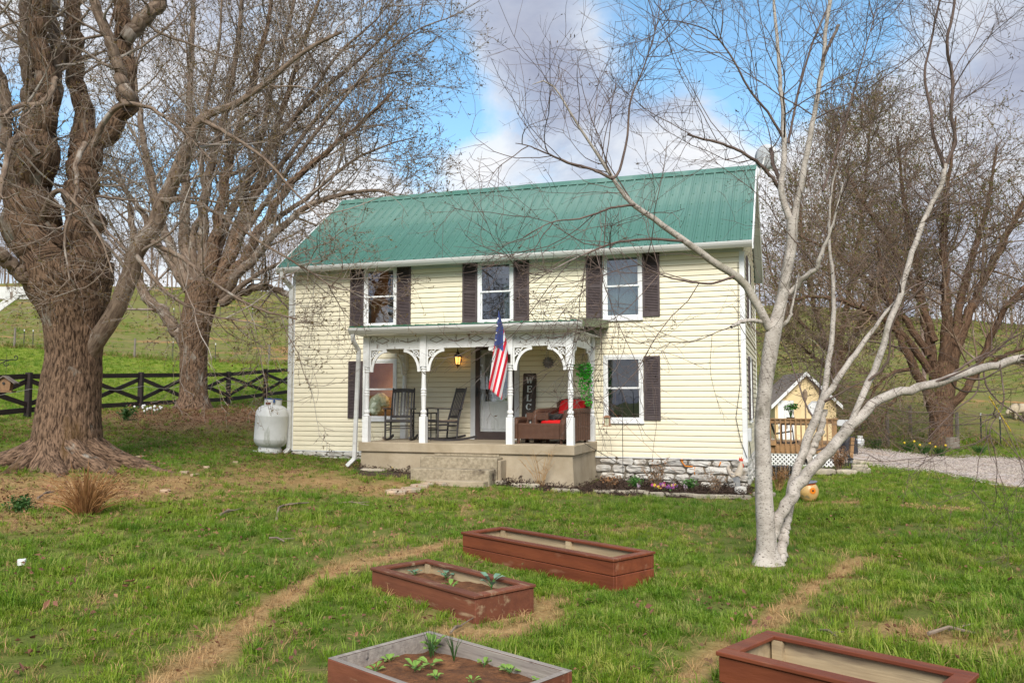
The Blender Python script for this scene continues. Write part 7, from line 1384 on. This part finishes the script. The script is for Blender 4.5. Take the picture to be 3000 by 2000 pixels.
specE = {'skip': (5, 6, 7, 10), 'bark_r': .022, 'buds': (900, .010, 2.2), 'bud_on': [4], 'levels': [
    dict(M_=190, K=9, S=4, length=(.6, 1.9), angle=(28, 70), trop=.05, wander=.14, t_rng=(.22, 1), r_k=.32, r_max=.013, r_min=.005, r_end=.0025, wpow=.9),
    dict(on=[0, 1, 1], M_=800, K=7, length=(.4, 1.2), angle=(25, 65), trop=.02, wander=.15, t_rng=(.25, 1), r_k=.45, r_max=.005, r_min=.003, r_end=.0018),
    dict(on=[1, 2], M_=2600, K=5, length=(.2, .65), angle=(25, 65), trop=.0, droop=.05, wander=.15, t_rng=(.2, 1), r_k=.6, r_max=.003, r_min=.0022, r_end=.0013),
    dict(M_=3600, K=3, length=(.08, .28), angle=(25, 60), trop=0, droop=.05, wander=.12, t_rng=(.3, 1), r_k=.8, r_max=.0022, r_min=.0017, r_end=.001)]}
birch, _ = tree('birch_tree', 'white-barked birch with several leaning stems in front of the right end of the house', re_, tE, limbsE, (B_BIRCH, B_BTWIG, B_BTWIG, M['catkin']), specE, trunk_S=44, trunk_K=80, amp=.004, flare=lambda th, s: 1 + np.clip((.05 - s) / .05, 0, 1) * (.25 + .3 * np.maximum(0, np.cos(3 * th))), limb_S=12, wk=.72, lump=.10)

# ---- the brown tree beyond the driveway, and its bushy neighbour
YC = 34.0
rc = gat(2757, YC)
tC = limb3((YC, YC, [(2757, 1330, 100), (2757, 1300, 84), (2757, 1250, 76), (2759, 1180, 76), (2762, 1120, 84), (2766, 1060, 92)]), .82)
limbsC = [(34, 33.5, [(2738, 1210, 50), (2712, 1140, 44), (2680, 1080, 40), (2645, 1010, 34), (2620, 930, 28), (2590, 820, 20), (2570, 700, 12)]), (34, 35, [(2745, 1110, 50), (2725, 1020, 42), (2710, 930, 34), (2690, 800, 27), (2660, 660, 20), (2640, 520, 12), (2630, 400, 7)]),
    (34, 33.5, [(2765, 1080, 60), (2770, 980, 50), (2772, 860, 40), (2765, 720, 30), (2770, 580, 20), (2790, 450, 11), (2800, 340, 6)]), (34, 34.5, [(2778, 1080, 56), (2815, 980, 46), (2850, 890, 40), (2895, 800, 34), (2940, 710, 28), (2985, 620, 20), (3030, 520, 12)]),
    (34, 33, [(2785, 1190, 40), (2820, 1150, 36), (2858, 1095, 33), (2890, 1020, 30), (2925, 940, 26), (2965, 880, 22), (3030, 810, 15)]), (34, 35.5, [(2775, 1070, 50), (2800, 950, 40), (2830, 820, 32), (2870, 690, 25), (2900, 560, 17), (2920, 430, 9)]),
    (34, 33, [(2725, 1090, 36), (2660, 1000, 30), (2580, 930, 26), (2490, 890, 20), (2400, 870, 14), (2310, 880, 8)]), (34, 35, [(2720, 1040, 34), (2640, 920, 28), (2540, 820, 22), (2440, 740, 15), (2340, 690, 8)]), (34, 36, [(2740, 1000, 34), (2680, 850, 26), (2600, 700, 19), (2520, 580, 12), (2470, 480, 6)]), (34, 33, [(2850, 1100, 24), (2910, 1060, 20), (2970, 1030, 16), (3060, 1010, 10)]), (34, 32.5, [(2680, 1080, 20), (2620, 1090, 16), (2570, 1130, 12), (2545, 1190, 8), (2530, 1240, 4)]), (34, 32.5, [(2700, 1130, 18), (2640, 1150, 14), (2600, 1200, 10), (2575, 1250, 5)])]
specC = {'bark_r': .17, 'buds': (15000, .040), 'bud_on': [3, 4], 'levels': [
    dict(M_=240, K=9, S=4, length=(1.5, 4.2), angle=(25, 70), trop=.05, wander=.15, t_rng=(.2, 1), r_k=.42, r_max=.055, r_min=.02, r_end=.008),
    dict(on=[0, 1], M_=1500, K=6, length=(.9, 2.8), angle=(25, 70), trop=.03, wander=.2, t_rng=(.2, 1), r_k=.5, r_max=.018, r_min=.01, r_end=.006),
    dict(on=[1, 2], M_=5200, K=4, length=(.5, 1.7), angle=(25, 70), trop=.03, wander=.2, t_rng=(.2, 1), r_k=.6, r_max=.009, r_min=.007, r_end=.005),
    dict(M_=7500, K=3, length=(.25, .9), angle=(25, 65), trop=.05, wander=.15, t_rng=(.3, 1), r_k=.8, r_max=.007, r_min=.006, r_end=.0045)]}
tree('budding_tree', 'broad brown-trunked tree coming into bud beyond the driveway on the right', rc, tC, limbsC, (B_BROWN, B_BROWN, B_DTWIG, M['greenbud']), specC, trunk_S=50, trunk_K=44, amp=.05, flare=lambda th, s: 1 + np.clip((.2 - s) / .2, 0, 1) ** 1.5 * (.22 + .35 * np.maximum(0, np.cos(3 * th))), limb_S=8, wk=.6)
YD = 46.0
rd = gat(2440, YD)
tD = limb3((YD, YD, [(2442, 1225, 60), (2442, 1180, 50), (2445, 1120, 46), (2450, 1040, 52)]), .5)
limbsD = [(46, 45, [(2445, 1060, 36), (2400, 950, 28), (2370, 830, 22), (2350, 700, 16), (2340, 560, 9)]), (46, 47, [(2448, 1060, 40), (2440, 920, 30), (2430, 780, 23), (2440, 620, 16), (2450, 460, 9), (2455, 360, 5)]), (46, 46, [(2452, 1060, 40), (2480, 900, 30), (2510, 740, 22), (2530, 580, 15), (2545, 420, 8), (2550, 320, 4)]), (46, 45, [(2455, 1060, 36), (2520, 950, 28), (2580, 840, 22), (2630, 700, 15), (2660, 540, 8)]), (46, 47, [(2450, 1050, 30), (2380, 980, 22), (2310, 900, 16), (2260, 800, 10), (2240, 700, 5)]), (46, 44, [(2452, 1090, 26), (2500, 1030, 20), (2560, 980, 15), (2620, 960, 8)]), (46, 44, [(2445, 1090, 26), (2390, 1050, 20), (2330, 1000, 14), (2280, 980, 8)])]
specD = {'bark_r': .17, 'buds': (13000, .055), 'bud_on': [2, 3], 'levels': [
    dict(M_=250, K=7, S=4, length=(1.6, 4.6), angle=(20, 60), trop=.08, wander=.13, t_rng=(.2, 1), r_k=.42, r_max=.06, r_min=.022, r_end=.01),
    dict(on=[0, 1], M_=1900, K=5, length=(1.0, 3.0), angle=(20, 60), trop=.08, wander=.15, t_rng=(.2, 1), r_k=.5, r_max=.02, r_min=.012, r_end=.008),
    dict(on=[1, 2], M_=6500, K=3, length=(.5, 1.7), angle=(20, 60), trop=.08, wander=.15, t_rng=(.2, 1), r_k=.6, r_max=.010, r_min=.009, r_end=.006)]}
tree('budding_tree', 'bushy yellow-green budding tree rising behind the shed and the birch', rd, tD, limbsD, (B_BROWN, B_BROWN, B_DTWIG, M['greenbud']), specD, trunk_S=30, trunk_K=30, amp=.03, limb_S=8, wk=.5)

# ---- the wood along the top of the hills: one mass
def woodland():
    s = Soup(); M_ = []; n = 300; rr = np.random.default_rng(5)
    for k in range(n):
        if k < 165: u = rr.uniform(-700, 1000); Y = rr.uniform(128, 172)
        elif k < 240: u = rr.uniform(2150, 3500); Y = rr.uniform(112, 150)
        else: u = rr.uniform(2500, 3500); Y = rr.uniform(70, 120)
        p = at(u, 900, Y); M_.append((p.x, p.y, gs(p.x, p.y), rr.uniform(5, 11) * (.6 if k >= 240 else 1)))
    B_ = np.array(M_); h = B_[:, 3]; base = B_[:, :3]; K = 6; z = np.linspace(0, 1, K); lean = rr.normal(size=(n, 2)) * .06
    P = base[:, None] + np.stack([lean[:, :1] * h[:, None] * z, lean[:, 1:] * h[:, None] * z, h[:, None] * z], -1); P[:, 0, 2] -= .5; Rd = (h * .016)[:, None] * (1 - .85 * z)[None]
    V, Q, U = tubes(P, Rd, 4); s.add(V, Q, U); C1, r1 = grow(P, Rd, 2700, 5, (1.2, 4.2), (25, 60), trop=.08, wander=.12, t_rng=(.2, 1), r_k=.5, r_max=.06, r_min=.03, r_end=.018); V, Q, U = tubes(C1, r1, 3); s.add(V, Q, U)
    C2, r2 = grow(C1, r1, 9000, 3, (.6, 2.4), (25, 65), trop=.05, wander=.15, t_rng=(.2, 1), r_k=.6, r_max=.028, r_min=.02, r_end=.012); V, Q, U = tubes(C2, r2, 3); s.add(V, Q, U)
    o = s.build('woodland', B_DTWIG, None); tag(o, 'thin bare wood along the tops of the hills', 'woodland', kind='stuff')
woodland()
# ================================================================== GRASS AND LITTER (nobody could count it)
def grass_mat():
    m = bpy.data.materials.new('grass_blade'); m.use_nodes = True; nt = m.node_tree; N = nt.nodes.new; L = nt.links.new; b = nt.nodes['Principled BSDF']; b.inputs['Roughness'].default_value = .55; b.inputs['Specular IOR Level'].default_value = .25
    oi = N('ShaderNodeObjectInfo'); r = N('ShaderNodeValToRGB'); L(oi.outputs['Random'], r.inputs[0]); e = r.color_ramp.elements
    for p, c in ((.0, (.065, .145, .008)), (.3, (.125, .22, .013)), (.6, (.19, .29, .026)), (.82, (.25, .32, .05)), (1.0, (.34, .33, .11))):
        k = e[0] if p == 0 else (e[-1] if p == 1 else e.new(p)); k.color = (*c, 1); k.position = p
    ge = N('ShaderNodeNewGeometry'); nz = N('ShaderNodeTexNoise'); nz.inputs['Scale'].default_value = .55; nz.inputs['Detail'].default_value = 4; L(ge.outputs['Position'], nz.inputs[0])
    mr = N('ShaderNodeMapRange'); mr.inputs[1].default_value = .35; mr.inputs[2].default_value = .65; L(nz.outputs['Fac'], mr.inputs[0])
    x = N('ShaderNodeMix'); x.data_type = 'RGBA'; x.blend_type = 'MULTIPLY'; x.inputs['Factor'].default_value = 1; L(r.outputs[0], x.inputs['A'])
    y = N('ShaderNodeMix'); y.data_type = 'RGBA'; L(mr.outputs[0], y.inputs['Factor']); y.inputs['A'].default_value = (.78, .92, .8, 1); y.inputs['B'].default_value = (1.25, 1.12, 1.0, 1); L(y.outputs['Result'], x.inputs['B'])
    L(x.outputs['Result'], b.inputs['Base Color']); tr = N('ShaderNodeBsdfTranslucent'); L(x.outputs['Result'], tr.inputs['Color']); ms = N('ShaderNodeMixShader'); ms.inputs[0].default_value = .3; L(b.outputs[0], ms.inputs[1]); L(tr.outputs[0], ms.inputs[2]); L(ms.outputs[0], nt.nodes['Material Output'].inputs['Surface']); return m
M['grass'] = grass_mat(); M['thatch'] = mat('thatch', (.42, .27, .12), (.30, .18, .075), 8, .85, rnd=.25); M['litter'] = mat('leaf_litter', (.25, .13, .07), (.15, .075, .04), 5, .85, rnd=.35, hue=.02)
SRC = bpy.data.collections.new('tuft_shapes')
def tuft(name, n, h, spread, w, lean, m, rr):
    V, Q, T = [], [], []
    for k in range(n):
        a = rr.uniform(0, 6.28); r = spread * math.sqrt(rr.random()); bx, by = r * math.cos(a), r * math.sin(a); a2 = a + rr.gauss(0, .9); L_ = h * rr.uniform(.45, 1.1); le = lean * rr.uniform(.3, 1.3); dx, dy = math.cos(a2) * le, math.sin(a2) * le; px, py = -math.sin(a2) * w * rr.uniform(.6, 1.2), math.cos(a2) * w * rr.uniform(.6, 1.2)
        z1, z2 = L_ * .62, L_ * (1 - .35 * min(1, le * le)); i = len(V)
        V += [(bx - px, by - py, -.01), (bx + px, by + py, -.01), (bx + dx * L_ * .4 + px * .8, by + dy * L_ * .4 + py * .8, z1), (bx + dx * L_ * .4 - px * .8, by + dy * L_ * .4 - py * .8, z1), (bx + dx * L_, by + dy * L_, z2)]; Q.append((i, i + 1, i + 2, i + 3)); T.append((i + 3, i + 2, i + 4))
    me = bpy.data.meshes.new(name); me.from_pydata(V, [], Q + T); me.materials.append(m); o = bpy.data.objects.new(name, me); SRC.objects.link(o); return o
def litter(name, n, s, spread, m, rr, thin=.45):
    V, F_ = [], []
    for k in range(n):
        c = Vector((rr.gauss(0, spread), rr.gauss(0, spread), rr.uniform(.0, .02))); a = rr.uniform(0, 6.28); d = Vector((math.cos(a), math.sin(a), rr.uniform(-.3, .3))) * s * rr.uniform(.5, 1.2); p = Vector((-math.sin(a), math.cos(a), rr.uniform(-.5, .5))) * s * thin; i = len(V)
        V += [c - d, c + p + Vector((0, 0, s * .2)), c + d, c - p + Vector((0, 0, s * .1))]; F_ += [(i, i + 1, i + 2), (i, i + 2, i + 3)]
    me = bpy.data.meshes.new(name); me.from_pydata(V, [], F_); me.materials.append(m); o = bpy.data.objects.new(name, me); SRC.objects.link(o); return o
rr = random.Random(12)
for k in range(5): tuft('a_tuft_%d' % k, 20, .10, .06, .0034, 1.05, M['grass'], rr)
for k in range(2): tuft('b_tuft_%d' % k, 16, .14, .05, .0034, .9, M['grass'], rr)
tuft('c_low_0', 22, .05, .07, .0034, .9, M['grass'], rr); tuft('c_low_1', 22, .05, .07, .0034, .9, M['grass'], rr)
def pebbles(name, n, s, spread, m, rr):
    mb = MB()
    for k in range(n): mb.ball((rr.gauss(0, spread), rr.gauss(0, spread), s * .2), (s * rr.uniform(.5, 1.1), s * rr.uniform(.5, 1.1), s * rr.uniform(.35, .7)), 5, 3)
    me = bpy.data.meshes.new(name); me.from_pydata(mb.v, [], mb.f); me.materials.append(m); o = bpy.data.objects.new(name, me); SRC.objects.link(o)
for k in range(3): pebbles('g_pebble_%d' % k, 9, .022, .16, mat('pebble', (.40, .345, .30), rough=.95, rnd=.35, hue=.02), rr)
for k in range(2): tuft('d_thatch_%d' % k, 16, .10, .06, .0026, 2.2, M['thatch'], rr)
litter('e_litter_0', 7, .035, .09, M['litter'], rr); litter('e_litter_1', 7, .03, .10, M['litter'], rr); litter('f_chip_0', 12, .03, .06, M['mulch'], rr, .3)
ORDER = sorted(o.name for o in SRC.objects); GI = {c: [i for i, n in enumerate(ORDER) if n[0] == c] for c in 'abcdefg'}
def scatter(name, label, pts, idx, scl, tilt=.15):
    n = len(pts); me = bpy.data.meshes.new(name); me.vertices.add(n); me.vertices.foreach_set('co', np.asarray(pts, np.float32).ravel())
    rot = np.stack([RNG.normal(0, tilt, n), RNG.normal(0, tilt, n), RNG.uniform(0, 6.28, n)], -1).astype(np.float32); me.attributes.new('rot', 'FLOAT_VECTOR', 'POINT').data.foreach_set('vector', rot.ravel()); me.attributes.new('scl', 'FLOAT', 'POINT').data.foreach_set('value', np.asarray(scl, np.float32)); me.attributes.new('idx', 'INT', 'POINT').data.foreach_set('value', np.asarray(idx, np.int32))
    o = bpy.data.objects.new(name, me); COL.objects.link(o); tag(o, label, name.replace('_', ' '), kind='stuff'); g = bpy.data.node_groups.new(name, 'GeometryNodeTree'); g.interface.new_socket('Geometry', in_out='INPUT', socket_type='NodeSocketGeometry'); g.interface.new_socket('Geometry', in_out='OUTPUT', socket_type='NodeSocketGeometry'); N = g.nodes.new; L = g.links.new
    gi, go, ip, ci = N('NodeGroupInput'), N('NodeGroupOutput'), N('GeometryNodeInstanceOnPoints'), N('GeometryNodeCollectionInfo'); ci.inputs['Collection'].default_value = SRC; ci.inputs['Separate Children'].default_value = True; ci.inputs['Reset Children'].default_value = True
    def na(nm, t): a = N('GeometryNodeInputNamedAttribute'); a.data_type = t; a.inputs['Name'].default_value = nm; return a.outputs['Attribute']
    L(gi.outputs[0], ip.inputs['Points']); L(ci.outputs[0], ip.inputs['Instance']); ip.inputs['Pick Instance'].default_value = True; L(na('idx', 'INT'), ip.inputs['Instance Index']); L(na('scl', 'FLOAT'), ip.inputs['Scale'])
    er = N('FunctionNodeEulerToRotation'); L(na('rot', 'FLOAT_VECTOR'), er.inputs[0]); L(er.outputs[0], ip.inputs['Rotation']); L(ip.outputs[0], go.inputs[0]); md = o.modifiers.new('scatter', 'NODES'); md.node_group = g; return o
def houseframe(x, y): dx, dy = x - HO.x, y - HO.y; return dx * E1.x + dy * E1.y, dx * E2.x + dy * E2.y
PLANT = [(b[0].matrix_basis.inverted(), b[1], w) for b, w in ((p1, .55), (p2, .585), (p3, w3), (p4, w4))]
BEDS = [gp([(1452, 1424), (1600, 1441), (1760, 1452), (1980, 1459), (2210, 1464)]), gp([(1050, 1392), (1228, 1404)])]
def clear(x, y):
    t, h = houseframe(x, y); k = ~((t > TL - .1) & (t < TR + .1) & (h > -.05) & (h < HD + .2)); k &= ~((t > PL - .05) & (t < PR + .05) & (h > -PD - .05) & (h < 0)); k &= ~((t > -.72) & (t < 1.0) & (h > -2.95) & (h < -1.9)); k &= ~((t > 1.0) & (t < TR + .3) & (h < 0) & (y > line_y(x, BEDS[0]) - .03)); k &= ~((t > PL - .1) & (t < -.68) & (h > -2.25) & (h < -1.9))
    for mi, ln, w in PLANT:
        a = np.array(mi); lx = a[0, 0] * x + a[0, 1] * y + a[0, 3]; ly = a[1, 0] * x + a[1, 1] * y + a[1, 3]; k &= ~((lx > -.03) & (lx < ln + .03) & (ly > -.03) & (ly < w + .03))
    yn, yf = line_y(x, DRIVE_NEAR), line_y(x, DRIVE_FAR); k &= ~((x > DRIVE_NEAR[0][0]) & (y > yn + .1) & (y < yf - .1)); k &= ~((np.hypot(x - ra.x, y - ra.y) < .85) | (np.hypot(x - rb.x, y - rb.y) < .8) | (np.hypot(x - re_.x, y - re_.y) < .16)); return k
def scatter_all():
    P, I_, S_ = [], [], []; PL_, IL, SL = [], [], []
    for y0, y1, dens, sc in ((3.4, 8, 470, .9), (8, 13, 300, .85), (13, 22, 160, .85), (22, 42, 44, 1.2), (42, 64, 14, 1.8)):
        n = int(dens * 1.36 * (y1 ** 2 - y0 ** 2) / 2); y = np.sqrt(RNG.uniform(y0 ** 2, y1 ** 2, n)); x = RNG.uniform(-1, 1, n) * (.68 * y + .4); k = clear(x, y); x, y = x[k], y[k]; n = len(x)
        b = np.clip(bare_at(x, y) * (.25 + 1.5 * fbm(x * 1.9, y * 1.9, 2, 4)), 0, 1); lf = leaf_at(x, y); f = field_at(x, y); pat = fbm(x * .75, y * .75, 4, 4); fine = fbm(x * 3.2, y * 3.2, 6, 3); r = RNG.random(n)
        dn = np.clip(.5 + 3.2 * (pat - .38), .25, 1) * np.clip(.55 + 2.6 * (fine - .36), .25, 1.0); dn = np.maximum(dn, .8 * meadow_at(x, y)); dn = dn * (1 - np.clip(1.35 * b, 0, .985)) * (1 - .92 * np.clip(lf * 1.2, 0, 1)) * (1 - f)
        lush = fbm(x * .35 + 5, y * .35, 8, 3); g = r < dn; z = gsurf(x, y)
        kind = np.where(RNG.random(n) < .14, 2, np.where((fine > .55) & (lush > .45) & (RNG.random(n) < .7), 1, 0)); idx = np.where(kind == 0, RNG.choice(GI['a'], n), np.where(kind == 1, RNG.choice(GI['b'], n), RNG.choice(GI['c'], n)))
        s = .82 * sc * RNG.uniform(.55, 1.25, n) * np.clip(.55 + 1.0 * fine + .3 * (lush - .5), .5, 1.35)
        P.append(np.stack([x, y, z], -1)[g]); I_.append(idx[g]); S_.append(s[g])
        st = (~g) & (RNG.random(n) < (.10 + .16 * np.clip(b, 0, 1)) * (1 - f)); P.append(np.stack([x, y, z], -1)[st]); I_.append(RNG.choice(GI['d'], st.sum())); S_.append(sc * RNG.uniform(.4, 1.0, st.sum()))
        # fallen leaves under the maples
        ul = np.exp(-((x - ra.x) ** 2 + (y - ra.y + .5) ** 2) / 30) * .35 + np.exp(-((x - rb.x) ** 2 + (y - rb.y) ** 2) / 60) * .3; lt = RNG.random(n) < np.clip(lf * .9 + ul * .5 + .012, 0, 1) * (1 - f); PL_.append(np.stack([x, y, z + .01], -1)[lt]); IL.append(RNG.choice(GI['e'], lt.sum())); SL.append(sc ** .8 * RNG.uniform(.6, 1.3, lt.sum()))
    scatter('grass', 'patchy green lawn grass with straw-coloured dead blades', np.concatenate(P), np.concatenate(I_), np.concatenate(S_)); scatter('leaf_litter', 'brown fallen leaves under the maples and along the fence', np.concatenate(PL_), np.concatenate(IL), np.concatenate(SL), .4)
    n = 26000; y = np.sqrt(RNG.uniform(34 ** 2, 130 ** 2, n)); x = RNG.uniform(-1, 1, n) * (.70 * y); f = field_at(x, y); pat = fbm(x * .14, y * .14, 3, 4); k = (RNG.random(n) < f) & (pat > .42) & clear(x, y); x, y = x[k], y[k]; m = len(x); edge = np.exp(-np.abs(field_at(x, y) - .5) * 0)
    P = np.stack([x, y, gsurf(x, y)], -1); idx = np.where(RNG.random(m) < .45, RNG.choice(GI['d'], m), RNG.choice(GI['a'], m)); scatter('pasture_grass', 'rough dry grass tufts on the hillside pasture', P, idx, RNG.uniform(1.6, 3.4, m) * np.clip(y / 80, .7, 1.3))
    n = 9000; x = RNG.uniform(8, 22, n); y = RNG.uniform(15, 34, n); yn, yf = line_y(x, DRIVE_NEAR), line_y(x, DRIVE_FAR); e = RNG.normal(0, .25, n); k = (y > yn + e) & (y < yf + e) & (x < .72 * y); x, y = x[k], y[k]; scatter('loose_gravel', 'loose pale stones on the gravel driveway', np.stack([x, y, gsurf(x, y) + .025], -1), RNG.choice(GI['g'], len(x)), RNG.uniform(.5, 1.2, len(x)))
    # taller weeds along the wire fences
    Q = []
    for poly in (WIRE_L, WIRE_R):
        for a, b in zip(poly[:-1], poly[1:]):
            n = int(np.hypot(b[0] - a[0], b[1] - a[1]) * 14); t = RNG.random(n); Q.append(np.stack([a[0] + (b[0] - a[0]) * t + RNG.normal(0, .25, n), a[1] + (b[1] - a[1]) * t + RNG.normal(0, .45, n)], -1))
    Q = np.concatenate(Q); Q = Q[clear(Q[:, 0], Q[:, 1])]; n = len(Q); scatter('fence_weeds', 'tall weeds and dead grass along the wire fences', np.c_[Q, gsurf(Q[:, 0], Q[:, 1])], np.where(RNG.random(n) < .5, RNG.choice(GI['d'], n), RNG.choice(GI['b'], n)), RNG.uniform(2.0, 4.2, n))
    n = 9000; x = RNG.uniform(-3.5, 6.2, n); y = RNG.uniform(13, 20, n); t, h = houseframe(x, y); k = ((t > 1.02) & (t < TR + .15) & (h < -.05) & (y > line_y(x, BEDS[0]) + .02) & ~((t < PR + .05) & (h > -PD - .03))) | ((t > PL) & (t < -.72) & (h > -2.2) & (h < -PD - .02)); x, y = x[k], y[k]; m = len(x)
    scatter('mulch_chips', 'loose bark chips in the flower beds', np.stack([x, y, gsurf(x, y) + .035], -1), RNG.choice(GI['f'], m), RNG.uniform(.6, 1.3, m), .5)
scatter_all()
